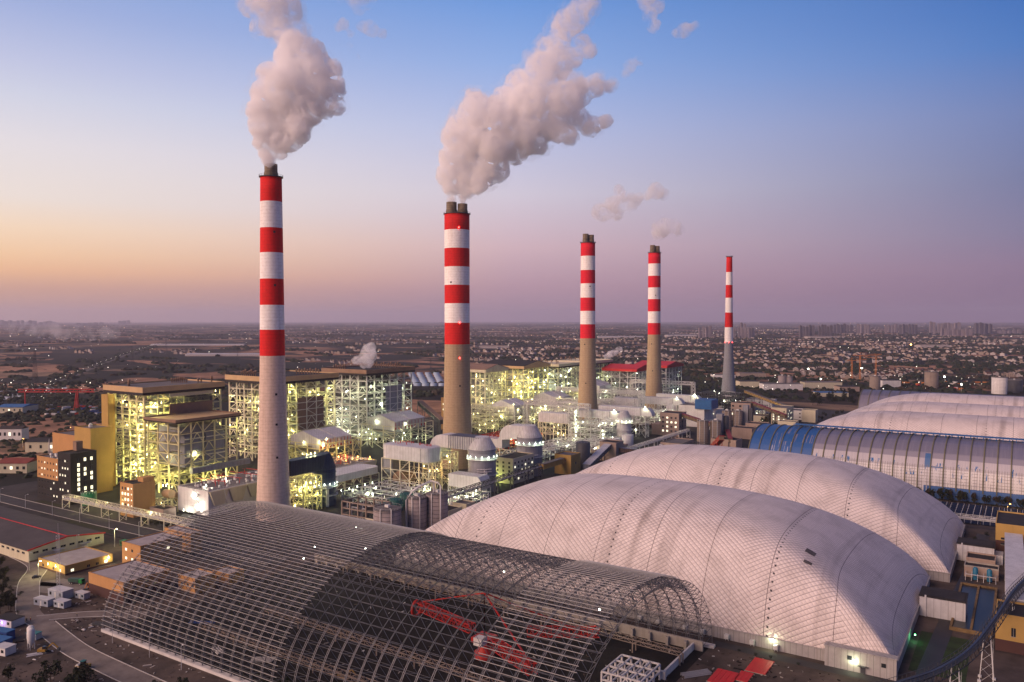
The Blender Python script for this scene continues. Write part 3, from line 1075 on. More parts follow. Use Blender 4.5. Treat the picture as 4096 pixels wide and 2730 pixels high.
# ------------------------------------------------------------------ vaulted sheds
def shed_material(name, blue):
    m = bpy.data.materials.new(name)
    m.use_nodes = True
    t = m.node_tree
    b = t.nodes["Principled BSDF"]
    b.inputs["Roughness"].default_value = 0.5
    b.inputs["Specular IOR Level"].default_value = 0.35
    geo = t.nodes.new("ShaderNodeNewGeometry")
    uv = t.nodes.new("ShaderNodeUVMap")
    uv.uv_map = "panel"
    sp = t.nodes.new("ShaderNodeSeparateXYZ")
    t.links.new(uv.outputs[0], sp.inputs[0])

    def mth(op, a, b_=None):
        n = t.nodes.new("ShaderNodeMath")
        n.operation = op
        for i, v in enumerate((a, b_)):
            if v is None:
                continue
            if isinstance(v, (int, float)):
                n.inputs[i].default_value = v
            else:
                t.links.new(v, n.inputs[i])
        return n.outputs[0]

    def mix(f, a, c):
        n = t.nodes.new("ShaderNodeMix")
        n.data_type = 'RGBA'
        if isinstance(f, float):
            n.inputs[0].default_value = f
        else:
            t.links.new(f, n.inputs[0])
        for k, q in ((6, a), (7, c)):
            if isinstance(q, tuple):
                n.inputs[k].default_value = (*q, 1)
            else:
                t.links.new(q, n.inputs[k])
        return n.outputs[2]
    u, v = sp.outputs[0], sp.outputs[1]       # metres along the ridge, metres up the arc
    wn = t.nodes.new("ShaderNodeTexWhiteNoise")
    wn.noise_dimensions = '2D'
    cb = t.nodes.new("ShaderNodeCombineXYZ")
    t.links.new(mth('FLOOR', mth('DIVIDE', u, 9.0)), cb.inputs[0])
    t.links.new(mth('FLOOR', mth('DIVIDE', v, 12.5)), cb.inputs[1])
    t.links.new(cb.outputs[0], wn.inputs["Vector"])
    st = t.nodes.new("ShaderNodeTexNoise")
    st.inputs["Scale"].default_value = 1.0
    st.inputs["Detail"].default_value = 5
    mp = t.nodes.new("ShaderNodeMapping")
    mp.inputs["Scale"].default_value = (0.8, 0.03, 0)
    t.links.new(uv.outputs[0], mp.inputs[0])
    t.links.new(mp.outputs[0], st.inputs["Vector"])
    rp = t.nodes.new("ShaderNodeValToRGB")
    rp.color_ramp.interpolation = 'CONSTANT'
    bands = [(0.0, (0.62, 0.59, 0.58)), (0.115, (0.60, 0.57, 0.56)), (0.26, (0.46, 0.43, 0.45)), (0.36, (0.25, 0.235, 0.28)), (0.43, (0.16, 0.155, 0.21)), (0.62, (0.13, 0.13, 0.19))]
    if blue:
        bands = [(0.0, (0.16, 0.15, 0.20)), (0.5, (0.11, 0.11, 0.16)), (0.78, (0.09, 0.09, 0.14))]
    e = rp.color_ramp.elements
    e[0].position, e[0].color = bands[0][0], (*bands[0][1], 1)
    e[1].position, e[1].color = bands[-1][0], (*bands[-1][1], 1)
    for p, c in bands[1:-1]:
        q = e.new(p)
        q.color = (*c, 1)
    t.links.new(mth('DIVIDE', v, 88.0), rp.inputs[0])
    stk = t.nodes.new("ShaderNodeMapRange")
    stk.inputs[1].default_value, stk.inputs[2].default_value = 0.45, 0.7
    stk.inputs[4].default_value = 0.35
    t.links.new(st.outputs["Fac"], stk.inputs[0])
    c = mix(stk.outputs[0], rp.outputs[0], (0.26, 0.24, 0.29))
    c = mix(mth('MULTIPLY', mth('SUBTRACT', wn.outputs["Value"], 0.5), 0.35), c, (0.12, 0.14, 0.28))
    if not blue:
        # the left stretch is blue; elsewhere single panels and flaked patches show blue
        fl = t.nodes.new("ShaderNodeTexNoise")
        fl.inputs["Scale"].default_value = 0.9
        fl.inputs["Detail"].default_value = 4
        m2 = t.nodes.new("ShaderNodeMapping")
        m2.inputs["Scale"].default_value = (0.55, 0.1, 0)
        t.links.new(uv.outputs[0], m2.inputs[0])
        t.links.new(m2.outputs[0], fl.inputs["Vector"])
        flake = mth('MULTIPLY', mth('GREATER_THAN', fl.outputs["Fac"], 0.62), mth('MULTIPLY', mth('GREATER_THAN', v, 17.0), mth('LESS_THAN', v, 28.0)))
        c = mix(flake, c, (0.02, 0.12, 0.32))
        pan = mth('MULTIPLY', mth('MULTIPLY', mth('GREATER_THAN', wn.outputs["Value"], 0.78), mth('GREATER_THAN', u, 140.0)), mth('MULTIPLY', mth('GREATER_THAN', v, 24.0), mth('LESS_THAN', v, 37.0)))
        c = mix(mth('MULTIPLY', pan, 0.85), c, (0.02, 0.11, 0.28))
        # small square joints near the foot
        gl = mth('MULTIPLY', mth('LESS_THAN', v, 26.0), mth('MAXIMUM', mth('LESS_THAN', mth('PINGPONG', u, 0.9), 0.14), mth('LESS_THAN', mth('PINGPONG', v, 1.2), 0.16)))
        c = mix(mth('MULTIPLY', gl, mth('GREATER_THAN', st.outputs["Fac"], 0.42)), c, (0.20, 0.18, 0.17))
        bl = mth('MAXIMUM', mth('LESS_THAN', u, 54.0), mth('MULTIPLY', mth('GREATER_THAN', u, 140.0), mth('LESS_THAN', v, 9.5)))
        patch = mth('MULTIPLY', bl, mth('LESS_THAN', mth('MULTIPLY', mth('GREATER_THAN', wn.outputs["Value"], 0.72), mth('GREATER_THAN', st.outputs["Fac"], 0.56)), 0.5))
        c = mix(mth('MULTIPLY', patch, 0.93), c, (0.012, 0.085, 0.27))
    ht = mth('LESS_THAN', mth('PINGPONG', v, 6.25), 0.12)
    c = mix(mth('MULTIPLY', ht, 0.5), c, (0.1, 0.1, 0.12))
    t.links.new(c, b.inputs["Base Color"])
    return m


rib_mat = mat("shed_rib", (0.14, 0.13, 0.075), 0.7, 0.2)


def vault_shed(label, x0, x1, y0, y1, h, material, ridge, rib_step=9.0, zw=7.0):
    t = thing("vaulted_shed", label, "storage shed", ((x0 + x1) / 2, (y0 + y1) / 2, 0))
    yc, hw = (y0 + y1) / 2, (y1 - y0) / 2
    NA = 48
    prof = [(y0, 0.0)]
    for k in range(NA + 1):
        a = math.pi * k / NA
        prof.append((yc - hw * math.copysign(abs(math.cos(a)) ** 0.9, math.cos(a)), zw + (h - zw) * math.sin(a) ** 0.85))
    prof.append((y1, 0.0))
    arc = [0.0]
    for k in range(1, len(prof)):
        arc.append(arc[-1] + math.dist(prof[k], prof[k - 1]))
    b = MB()
    nx = 30
    vs = [(x0 + (x1 - x0) * i / nx, p[0], p[1]) for i in range(nx + 1) for p in prof]
    w = len(prof)
    fs = [(i * w + j, (i + 1) * w + j, (i + 1) * w + j + 1, i * w + j + 1) for i in range(nx) for j in range(w - 1)]
    b.add(vs, fs, True)
    b.add([(x0, p[0], p[1]) for p in prof], [tuple(range(w))])
    o = b.build("vault", material, t)
    ul = o.data.uv_layers.new(name="panel")
    n0 = (nx + 1) * w
    for lo in o.data.loops:
        i = lo.vertex_index
        if i < n0:
            ul.data[lo.index].uv = ((x1 - x0) * (i // w) / nx, arc[i % w])
        else:
            ul.data[lo.index].uv = (5.0, prof[i - n0][1])
    r = MB()
    x = x0 + 0.4
    while x < x1:
        pts = [(x, yc + (p[0] - yc) * 1.004, p[1] * 1.004 + 0.1) for p in prof[1:-1]]
        for k in range(len(pts) - 1):
            r.bar(pts[k], pts[k + 1], 0.75)
        x += rib_step
    r.build("rib", rib_mat, t)
    if ridge:
        r = MB()
        r.box(x0 + 30, x1, yc - 4, yc + 4, h + 2.2, h + 2.6)
        k = x0 + 30
        while k < x1:
            r.bar((k, yc - 3.4, h - 0.3), (k, yc - 3.4, h + 2.2), 0.4)
            r.bar((k, yc + 3.4, h - 0.3), (k, yc + 3.4, h + 2.2), 0.4)
            k += 4.5
        r.build("ridge_vent", [blue_clad], t)
    return t


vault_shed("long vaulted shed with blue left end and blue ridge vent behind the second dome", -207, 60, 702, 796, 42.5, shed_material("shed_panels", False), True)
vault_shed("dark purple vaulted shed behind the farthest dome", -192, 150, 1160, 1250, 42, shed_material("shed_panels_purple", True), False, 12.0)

# ------------------------------------------------------------------ the unfinished storage vault: open steel space frame
FX0, FX1, FYC, FA, FB = -347.0, -111.0, 263.5, 65.5, 42.4


def frame_profile(a, b, n):
    """points at equal arc length round half an ellipse"""
    th = np.linspace(math.pi, 0, 2000)
    y, z = a * np.cos(th), b * np.sin(th)
    s = np.concatenate([[0], np.cumsum(np.hypot(np.diff(y), np.diff(z)))])
    q = np.linspace(0, s[-1], n)
    return [(FYC + float(np.interp(k, s, y)), float(np.interp(k, s, z))) for k in q]


tube_dark = mat("tube_dark", (0.13, 0.135, 0.155), 0.45, 0.15, metal=0.3)
tube_bright = mat("tube_bright", (0.50, 0.48, 0.46), 0.4, 0.12, metal=0.35)
FR = thing("vault_frame", "huge unfinished storage vault of open steel lattice in front of the nearest dome", "steel frame", ((FX0 + FX1) / 2, FYC, 0))
NJ = 42
outer = frame_profile(FA, FB, NJ + 1)
inner = frame_profile(FA - 3.1, FB - 3.1, NJ)
STEP = 5.9
NI = int(round((FX1 - FX0) / STEP))
xs_ = [FX0 + (FX1 - FX0) * i / NI for i in range(NI + 1)]
lat = MB()
chord = MB()
for i, x in enumerate(xs_):
    for j in range(NJ):
        p, q = outer[j], outer[j + 1]
        chord.bar((x, p[0], p[1] + 1.2), (x, q[0], q[1] + 1.2), 0.24, 3)
for i in range(NI):
    xa, xb = xs_[i], xs_[i + 1]
    xm = (xa + xb) / 2
    for j in range(NJ):
        c = (xm, inner[j][0], inner[j][1] + 1.2)
        for (x, p) in ((xa, outer[j]), (xb, outer[j]), (xa, outer[j + 1]), (xb, outer[j + 1])):
            lat.bar(c, (x, p[0], p[1] + 1.2), 0.22, 3)
        if j + 1 < NJ:
            lat.bar(c, (xm, inner[j + 1][0], inner[j + 1][1] + 1.2), 0.24, 3)
        if i + 1 < NI:
            lat.bar(c, (xm + (xb - xa), c[1], c[2]), 0.20, 3)
    for j in range(0, NJ + 1):
        lat.bar((xa, outer[j][0], outer[j][1] + 1.2), (xb, outer[j][0], outer[j][1] + 1.2), 0.2, 3)
lat.build("space_lattice", tube_dark, FR, False)
chord.build("arch_chords", tube_dark, FR, False)


def purlins(x0, x1, jr, step, name="purlins", w=0.16):
    pr = frame_profile(FA + 0.75, FB + 0.75, int(172 / step))
    b = MB()
    for k, p in enumerate(pr):
        if jr and not (jr[0] <= k / len(pr) <= jr[1]):
            continue
        b.bar((x0 - rnd.uniform(0.2, 1.2), p[0], p[1] + 1.2), (x1 + rnd.uniform(0.2, 1.4), p[0], p[1] + 1.2), w)
    b.build(name, tube_bright, FR, False)
    return pr


purlins(FX0, -233.0, None, 1.95)
purlins(-151.0, -116.5, None, 2.2)
rb = MB()
for i, x in enumerate(xs_):
    full = x < -232 or -152 < x < -116
    pr = frame_profile(FA + 0.45, FB + 0.45, 60)
    for k in range(59):
        if full or (-233 < x < -150 and k < 10):
            rb.bar((x - 0.35, pr[k][0], pr[k][1] + 1.2), (x - 0.35, pr[k + 1][0], pr[k + 1][1] + 1.2), 0.11, 4)
            rb.bar((x + 0.35, pr[k][0], pr[k][1] + 1.2), (x + 0.35, pr[k + 1][0], pr[k + 1][1] + 1.2), 0.11, 4)
rb.build("rafters", mat("tube_mid", (0.24, 0.235, 0.25), 0.45, 0.15, metal=0.3), FR, False)
for sgn in (-1, 1):
    pl = MB()
    pl.box(FX0, FX1 + 1, FYC + sgn * FA - 1.2, FYC + sgn * FA + 1.2, 0, 1.2)
    pl.build("plinth", mat("plinth_white", (0.58, 0.55, 0.53), 0.9, 0.15, 0.2), FR)
# ------------------------------------------------------------------ boiler houses: open lit steel
def lit_frame(t, x0, x1, y0, y1, zs, nx, ny, mat_s, seed, col_w=0.9, beam_w=0.55, inner=True, brace=0.45, floors=0.5, z0=0.0, floor_mat=None, rails=True):
    """columns, beams, bracing, grating floors and railings of one open structure, as parts of t"""
    r_ = random.Random(seed)
    gx = [x0 + (x1 - x0) * i / nx for i in range(nx + 1)]
    gy = [y0 + (y1 - y0) * j / ny for j in range(ny + 1)]
    b = MB()
    zz = [z0] + list(zs)
    top = zz[-1]
    for i, x in enumerate(gx):
        for j, y in enumerate(gy):
            edge = i in (0, nx) or j in (0, ny)
            if edge or inner:
                b.bar((x, y, z0), (x, y, top), col_w if edge else col_w * 0.8)
    for z in zs:
        for j, y in enumerate(gy):
            if j in (0, ny) or inner:
                b.bar((x0, y, z), (x1, y, z), beam_w)
        for i, x in enumerate(gx):
            if i in (0, nx) or inner:
                b.bar((x, y0, z), (x, y1, z), beam_w)
    for k in range(len(zz) - 1):
        za, zb = zz[k], zz[k + 1]
        for j, y in enumerate(gy):
            if j not in (0, ny) and not inner:
                continue
            for i in range(nx):
                if r_.random() < brace * (1.0 if j in (0, ny) else 0.35):
                    a, c = ((gx[i], y, za), (gx[i + 1], y, zb))
                    if r_.random() < 0.5:
                        a, c = (gx[i + 1], y, za), (gx[i], y, zb)
                    if r_.random() < 0.4:
                        m = (gx[i] + gx[i + 1]) / 2
                        b.bar((gx[i], y, za), (m, y, zb), beam_w * 0.8)
                        b.bar((gx[i + 1], y, za), (m, y, zb), beam_w * 0.8)
                    else:
                        b.bar(a, c, beam_w * 0.8)
        for i, x in enumerate(gx):
            if i not in (0, nx) and not inner:
                continue
            for j in range(ny):
                if r_.random() < brace * (1.0 if i in (0, nx) else 0.35):
                    if r_.random() < 0.4:
                        m = (gy[j] + gy[j + 1]) / 2
                        b.bar((x, gy[j], za), (x, m, zb), beam_w * 0.8)
                        b.bar((x, gy[j + 1], za), (x, m, zb), beam_w * 0.8)
                    elif r_.random() < 0.5:
                        b.bar((x, gy[j], za), (x, gy[j + 1], zb), beam_w * 0.8)
                    else:
                        b.bar((x, gy[j + 1], za), (x, gy[j], zb), beam_w * 0.8)
    b.build("steel_frame", mat_s, t, False)
    if floors > 0:
        f = MB()
        rl = MB()
        for z in zs[:-1]:
            for i in range(nx):
                for j in range(ny):
                    if r_.random() < floors:
                        f.box(gx[i] + 0.1, gx[i + 1] - 0.1, gy[j] + 0.1, gy[j + 1] - 0.1, z + 0.29, z + 0.38)
                        for (p, q) in (((gx[i], gy[j]), (gx[i + 1], gy[j])), ((gx[i + 1], gy[j]), (gx[i + 1], gy[j + 1]))):
                            if rails:
                                for hh in (0.7, 1.25):
                                    rl.bar((p[0], p[1], z + hh), (q[0], q[1], z + hh), 0.13, 3)
            # half storeys of walkway
            for q in range(int(nx * ny * 0.35)):
                i, j = r_.randrange(nx), r_.randrange(ny)
                zq = z + r_.uniform(1.6, 4.2)
                if zq > top - 1:
                    continue
                yy = r_.uniform(gy[j], gy[j + 1] - 2)
                f.box(gx[i] + 0.1, gx[i + 1] - 0.1, yy, yy + 1.6, zq, zq + 0.1)
                for hh in (0.6, 1.15):
                    rl.bar((gx[i], yy, zq + hh), (gx[i + 1], yy, zq + hh), 0.12, 3)
        f.build("floor_grating", floor_mat or grating, t, False)
        if rails:
            rl.build("railings", mat_s, t, False)
    return gx, gy


def pipe_runs(t, x0, x1, y0, y1, z0, z1, n, m, seed, rmin=0.25, rmax=0.7, name="pipe"):
    r_ = random.Random(seed)
    b = MB()
    for k in range(n):
        p = Vector((r_.uniform(x0, x1), r_.uniform(y0, y1), r_.uniform(z0, z1)))
        pts = [p]
        for q in range(r_.randint(2, 4)):
            ax = r_.choice((0, 1, 2, 2))
            d = [0, 0, 0]
            d[ax] = r_.uniform(-1, 1) * (14 if ax < 2 else 18)
            w = pts[-1] + Vector(d)
            w = Vector((min(max(w.x, x0), x1), min(max(w.y, y0), y1), min(max(w.z, z0), z1)))
            if (w - pts[-1]).length > 2:
                pts.append(w)
        if len(pts) > 1:
            rr = r_.uniform(rmin, rmax)
            b = MB()
            for a, c in zip(pts, pts[1:]):
                b.bar(a, c, rr * 2, 6)
            b.build(name, m, t, False)


def vessels(t, x0, x1, y0, y1, z0, z1, n, m, seed, name="vessel"):
    """ducts, drums and boxes of plant inside the frame"""
    r_ = random.Random(seed)
    b = MB()
    for k in range(n):
        b = MB()
        x, y, z = r_.uniform(x0, x1 - 8), r_.uniform(y0, y1 - 8), r_.uniform(z0, z1 - 6)
        if r_.random() < 0.5:
            b.box(x, x + r_.uniform(3, 8), y, y + r_.uniform(3, 8), z, z + r_.uniform(2, 6))
        else:
            b.tube([(x, y, z), (x + r_.uniform(4, 8), y, z)] if r_.random() < 0.5 else [(x, y, z), (x, y + r_.uniform(4, 8), z)], r_.uniform(0.8, 1.8), 10)
        b.build(name, m, t, False)


LAMP_R = random.Random(77)


def lamps_in(t, pts, power, rgb, glow_m, size=0.42, every=1, light_every=1):
    for k, p in enumerate(pts):
        b = MB()
        x, y, z = p
        k_ = LAMP_R.choice((0.35, 0.5, 0.7, 0.9, 1.7))
        size_ = size * (0.55 + 0.35 * k_)
        b.lathe(x, y, [(size_ * 0.4, z + size_), (size_, z + size_ * 0.4), (size_, z - size_ * 0.4), (size_ * 0.4, z - size_)], 8)
        b.bar((x, y, z + size), (x, y, z + size + 0.8), 0.1)
        b.build("lamp", glow_m, t)
        if k % light_every == 0:
            lamp(t, (x, y, z - size - 0.5), power * 0.75 * k_ / 0.83, rgb, radius=0.5)


def face_points(x0, x1, y0, y1, z0, z1, n, seed, faces="xyi"):
    r_ = random.Random(seed)
    out = []
    for k in range(n):
        f = r_.choice(faces)
        z = r_.uniform(z0, z1)
        if f == 'x':        # the +X face
            out.append((x1 - r_.uniform(0.5, 6), r_.uniform(y0, y1), z))
        elif f == 'y':      # the -Y face
            out.append((r_.uniform(x0, x1), y0 + r_.uniform(0.5, 6), z))
        else:
            out.append((r_.uniform(x0, x1), r_.uniform(y0, y1), z))
    return out


def stacks_on(t, pts, m):
    for (x, y, z, h) in pts:
        b = MB()
        b.lathe(x, y, [(0.55, z), (0.55, z + h * 0.55), (0.95, z + h * 0.58), (0.95, z + h * 0.92), (0.6, z + h)], 10)
        b.build("vent_stack", m, t)


def slab_roof(t, x0, x1, y0, y1, z, hh, fascia, top=None, name="roof"):
    b = MB()
    b.box(x0 + 0.7, x1 - 0.7, y0 + 0.7, y1 - 0.7, z + 0.3, z + hh - 1.1)
    r = b.build(name, top or roof_grey, t)
    b = MB()
    w = 0.7
    for (a, c, d, e) in ((x0, x1, y0, y0 + w), (x0, x1, y1 - w, y1), (x0, x0 + w, y0 + w + .01, y1 - w - .01), (x1 - w, x1, y0 + w + .01, y1 - w - .01)):
        b.box(a, c, d, e, z + hh * 0.33, z + hh)
    b.build("fascia", fascia, r)
    b = MB()
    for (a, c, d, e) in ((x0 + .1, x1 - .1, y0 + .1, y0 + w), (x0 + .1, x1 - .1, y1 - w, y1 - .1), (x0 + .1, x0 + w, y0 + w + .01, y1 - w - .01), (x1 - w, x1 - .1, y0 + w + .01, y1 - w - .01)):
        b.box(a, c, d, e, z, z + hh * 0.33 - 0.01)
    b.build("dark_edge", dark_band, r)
    return r


# nearest boiler house -------------------------------------------------------
B1 = thing("boiler_house", "nearest boiler house, yellow lit, with a flat canopy roof jutting out at mid height", "boiler house", (-645, 425, 0), "boiler houses")
zs1 = [7, 13, 19, 25, 31, 37, 43, 49, 55, 61, 67, 73, 79]
lit_frame(B1, -657, -605, 382, 455, zs1, 5, 6, steel_yellow, 11, 1.15, 0.7, True, 0.5, 0.5)
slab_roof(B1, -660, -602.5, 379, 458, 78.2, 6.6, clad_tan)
b = MB()
b.box(-648, -622, 400, 442, 16, 76)
b.build("furnace_casing", clad_grey, B1)
b = MB()                                             # louvred upper wall and tan panels facing the chimney
b.box(-604.6, -603.9, 404, 446, 60.5, 69)
b.build("wall_panel", clad_brown, B1)
b = MB()
b.box(-604.6, -604.0, 404, 447, 75, 78)
b.build("wall_panel", wall_cream, B1)
b = MB()
for k in range(42):
    b.box(-604.5, -604.1, 404 + k, 404.45 + k, 69.8, 74.6)
b.build("louvre", steel_dark, B1)
# tall slab and stair tower at the far side
b = MB()
b.box(-652, -642.5, 373, 379, 0, 77.5)
b.build("stair_tower", wall_ochre, B1)
stacks_on(B1, [(-650 + k * 1.5, 396 - k * 0.8, 83, r2) for k, r2 in enumerate((5, 4.2, 4.6, 5, 6, 6.4, 6))] + [(-640, 390, 83, 3.2)]
          + [(-642 + 1.2 * k, 432 + 1.3 * k, 83, r2) for k, r2 in enumerate((5, 4.6, 5.2, 5.6, 6, 6, 5.4, 4.8))] + [(-624, 446, 83, 4.6), (-623, 448.5, 83, 4.8), (-613, 452, 83, 7)], clad_brown)
pipe_runs(B1, -655, -607, 384, 453, 3, 76, 40, steel_yellow, 4)
pipe_runs(B1, -655, -607, 384, 453, 3, 60, 24, steel_grey, 5, 0.3, 0.9)
vessels(B1, -655, -608, 384, 453, 8, 74, 36, clad_grey, 6)
lamps_in(B1, face_points(-657, -605, 382, 455, 9, 77, 72, 21, "xxyyyi"), 5200, LY, lamp_yellow, light_every=1)
# the precipitator side: canopy on columns, two grey casings with sloping tops
slab_roof(B1, -602.3, -559, 379, 441, 58.0, 3.2, clad_brown, clad_tan, "canopy")
lit_frame(B1, -602, -561, 383, 438, [9, 17, 25, 33, 41, 49, 57.9], 3, 5, steel_yellow, 13, 0.95, 0.6, False, 0.4, 0.45)
for (ya, yb) in ((389, 407), (409, 427)):
    b = MB()
    b.prism([(-598, 22), (-562.5, 22), (-562.5, 46), (-570, 53.5), (-598, 53.5)], 'y', ya, yb)
    b.build("duct_casing", clad_grey, B1)
    b = MB()
    b.bar((-561.6, ya, 44.5), (-561.6, yb, 44.5), 0.7)
    b.bar((-561.6, ya, 30), (-561.6, yb, 30), 0.9)
    b.bar((-561.6, ya, 24), (-561.6, (ya + yb) / 2, 30), 0.7)
    b.bar((-561.6, yb, 24), (-561.6, (ya + yb) / 2, 30), 0.7)
    b.build("girder", steel_cream, B1)
b = MB()
b.box(-560.5, -556.5, 392, 448, 17, 21.5)
b.build("flue_duct", clad_grey, B1)
lamps_in(B1, face_points(-602, -560, 383, 438, 4, 54, 12, 22, "xy") + [(-558, 398 + k * 7, 9) for k in range(5)] + [(-572 - 6 * k, 384, 6 + 2 * (k % 2)) for k in range(4)], 5200, LY, lamp_yellow)

# second boiler house ---------------------------------------------------------
B2 = thing("boiler_house", "boiler house with a long brown roof edge, half hidden behind the nearest chimney", "boiler house", (-642, 558, 0), "boiler houses")
zs2 = [8, 15, 22, 29, 36, 43, 50, 57, 64, 71, 78]
lit_frame(B2, -677, -608, 520, 598, zs2, 6, 6, steel_cream, 31, 1.1, 0.65, True, 0.5, 0.5)
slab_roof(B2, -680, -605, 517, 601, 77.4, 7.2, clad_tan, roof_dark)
b = MB()
b.box(-672, -634, 538, 582, 14, 75)
b.build("furnace_casing", clad_grey, B2)
b = MB()
b.box(-608.4, -607.9, 548, 582, 30, 62)
b.build("wall_panel", clad_brown, B2)
stacks_on(B2, [(-668 + 2.1 * k, 528 + 0.8 * k, 83, 5 + (k % 3)) for k in range(8)] + [(-640 + 2.4 * k, 575 + 1.6 * k, 83, 5.5 + (k % 2)) for k in range(9)], clad_brown)
pipe_runs(B2, -675, -610, 522, 596, 3, 76, 30, steel_cream, 34)
pipe_runs(B2, -675, -610, 522, 596, 3, 60, 18, steel_grey, 35, 0.3, 0.9)
vessels(B2, -675, -612, 522, 596, 8, 74, 30, clad_grey, 36)
lamps_in(B2, face_points(-677, -608, 520, 598, 9, 75, 62, 41, "xxyyi"), 5200, LY, lamp_yellow)

# third boiler house -----------------------------------------------------------
B3 = thing("boiler_house", "boiler house with brown flat roof and pale steel, steam rising from its roof edge", "boiler house", (-650, 692, 0), "boiler houses")
lit_frame(B3, -680, -616, 655, 731, zs2, 5, 6, steel_grey, 51, 1.1, 0.65, True, 0.5, 0.4)
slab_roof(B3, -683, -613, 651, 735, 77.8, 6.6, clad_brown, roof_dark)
b = MB()
b.box(-676, -636, 668, 716, 14, 75)
b.build("furnace_casing", steel_dark, B3)
b = MB()
b.box(-616.4, -615.9, 686, 714, 34, 64)
b.build("wall_panel", clad_grey, B3)
stacks_on(B3, [(-676 + 2.6 * k, 664 + 0.9 * k, 83, 4.4 + (k % 2)) for k in range(6)] + [(-650 + 1.9 * k, 700 + 2.0 * k, 83, 5 + (k % 3)) for k in range(13)], clad_brown)
pipe_runs(B3, -675, -618, 657, 729, 3, 76, 30, steel_grey, 54)
vessels(B3, -675, -618, 657, 729, 8, 74, 30, clad_grey, 56)
lamps_in(B3, face_points(-680, -616, 655, 731, 9, 75, 56, 61, "xxyyi"), 5000, LW, lamp_white)


# farther boiler houses ----------------------------------------------------------
def far_boiler(label, x0, x1, y0, y1, h, roof_mat, fascia, sm, seed, nl, rgb, gm, gable=False, power=4300):
    t = thing("boiler_house", label, "boiler house", ((x0 + x1) / 2, (y0 + y1) / 2, 0), "boiler houses")
    n = int(h / 8)
    lit_frame(t, x0, x1, y0, y1, [h * (k + 1) / n for k in range(n)], 4, 5, sm, seed, 1.2, 0.75, True, 0.5, 0.45, rails=False)
    if gable:
        b = MB()
        yc = (y0 + y1) / 2
        b.prism([(y0 - 3, h + 0.5), (y1 + 3, h + 0.5), (y1 + 3, h + 4), (yc, h + 10), (y0 - 3, h + 4)], 'x', x0 - 3, x1 + 3)
        b.build("roof", [fascia], t)
        b = MB()
        b.prism([(y0 - 3.2, h + 4.2), (yc, h + 10.2), (y1 + 3.2, h + 4.2), (y1 + 3.2, h + 4.6), (yc, h + 10.6), (y0 - 3.2, h + 4.6)], 'x', x0 - 3.3, x1 + 3.3)
        b.build("roof_sheet", roof_mat, t)
    else:
        slab_roof(t, x0 - 3, x1 + 3, y0 - 3, y1 + 3, h, 6, fascia, roof_mat)
        stacks_on(t, [(x0 + 6 + (x1 - x0 - 12) * k / 9, y0 + 10 + (k % 3) * 3, h + 5, 5 + k % 3) for k in range(10)], clad_brown)
    b = MB()
    b.box(x0 + 14, x1 - 12, y0 + 14, y1 - 12, 14, h - 3)
    b.build("furnace_casing", clad_grey, t)
    pipe_runs(t, x0, x1, y0, y1, 3, h - 3, 18, sm, seed + 1, 0.4, 0.9)
    vessels(t, x0, x1, y0, y1, 6, h - 4, 14, clad_pale, seed + 2)
    lamps_in(t, face_points(x0, x1, y0, y1, 8, h - 3, nl, seed + 3, "xxyyi"), power, rgb, gm, 0.6)
    return t
# ------------------------------------------------------------------ precipitators, absorbers, ducts
def hall(t, x0, x1, y0, y1, z0, z1, m, name="walls"):
    b = MB()
    b.box(x0, x1, y0, y1, z0, z1)
    return b.build(name, m, t)


def flat_roof(t, x0, x1, y0, y1, z, m=None, par=0.9, wall=None):
    b = MB()
    b.box(x0 + 0.4, x1 - 0.4, y0 + 0.4, y1 - 0.4, z + 0.01, z + 0.12)
    r = b.build("roof", m or roof_dark, t)
    b = MB()
    for (a, c, d, e) in ((x0 - .1, x1 + .1, y0 - .1, y0 + .39), (x0 - .1, x1 + .1, y1 - .39, y1 + .1), (x0 - .1, x0 + .39, y0 + .4, y1 - .4), (x1 - .39, x1 + .1, y0 + .4, y1 - .4)):
        b.box(a, c, d, e, z + 0.005, z + par)
    b.build("parapet", wall or concrete, r)
    return r


def windows(t, face, plane, cells, w, h, m_list, seed=0, frame=None):
    """cells: list of (along, z); face 'y-' = the wall looking towards -Y at y=plane; 'x+' = the wall looking towards +X at x=plane"""
    r_ = random.Random(seed)
    for (a, z) in cells:
        b = MB()
        mm = m_list[r_.randrange(len(m_list))]
        if face == 'y-':
            b.box(a - w / 2, a + w / 2, plane - 0.06, plane + 0.05, z, z + h)
        else:
            b.box(plane - 0.05, plane + 0.06, a - w / 2, a + w / 2, z, z + h)
        b.m = 1
        if face == 'y-':
            b.box(a - w / 2 - .15, a + w / 2 + .15, plane - 0.16, plane - 0.02, z - .2, z - 0.01)
            b.box(a - 0.06, a + 0.06, plane - 0.1, plane - 0.061, z, z + h)
        else:
            b.box(plane + 0.02, plane + 0.16, a - w / 2 - .15, a + w / 2 + .15, z - .2, z - 0.01)
            b.box(plane + 0.061, plane + 0.1, a - 0.06, a + 0.06, z, z + h)
        b.build("window", [mm, frame or concrete], t)


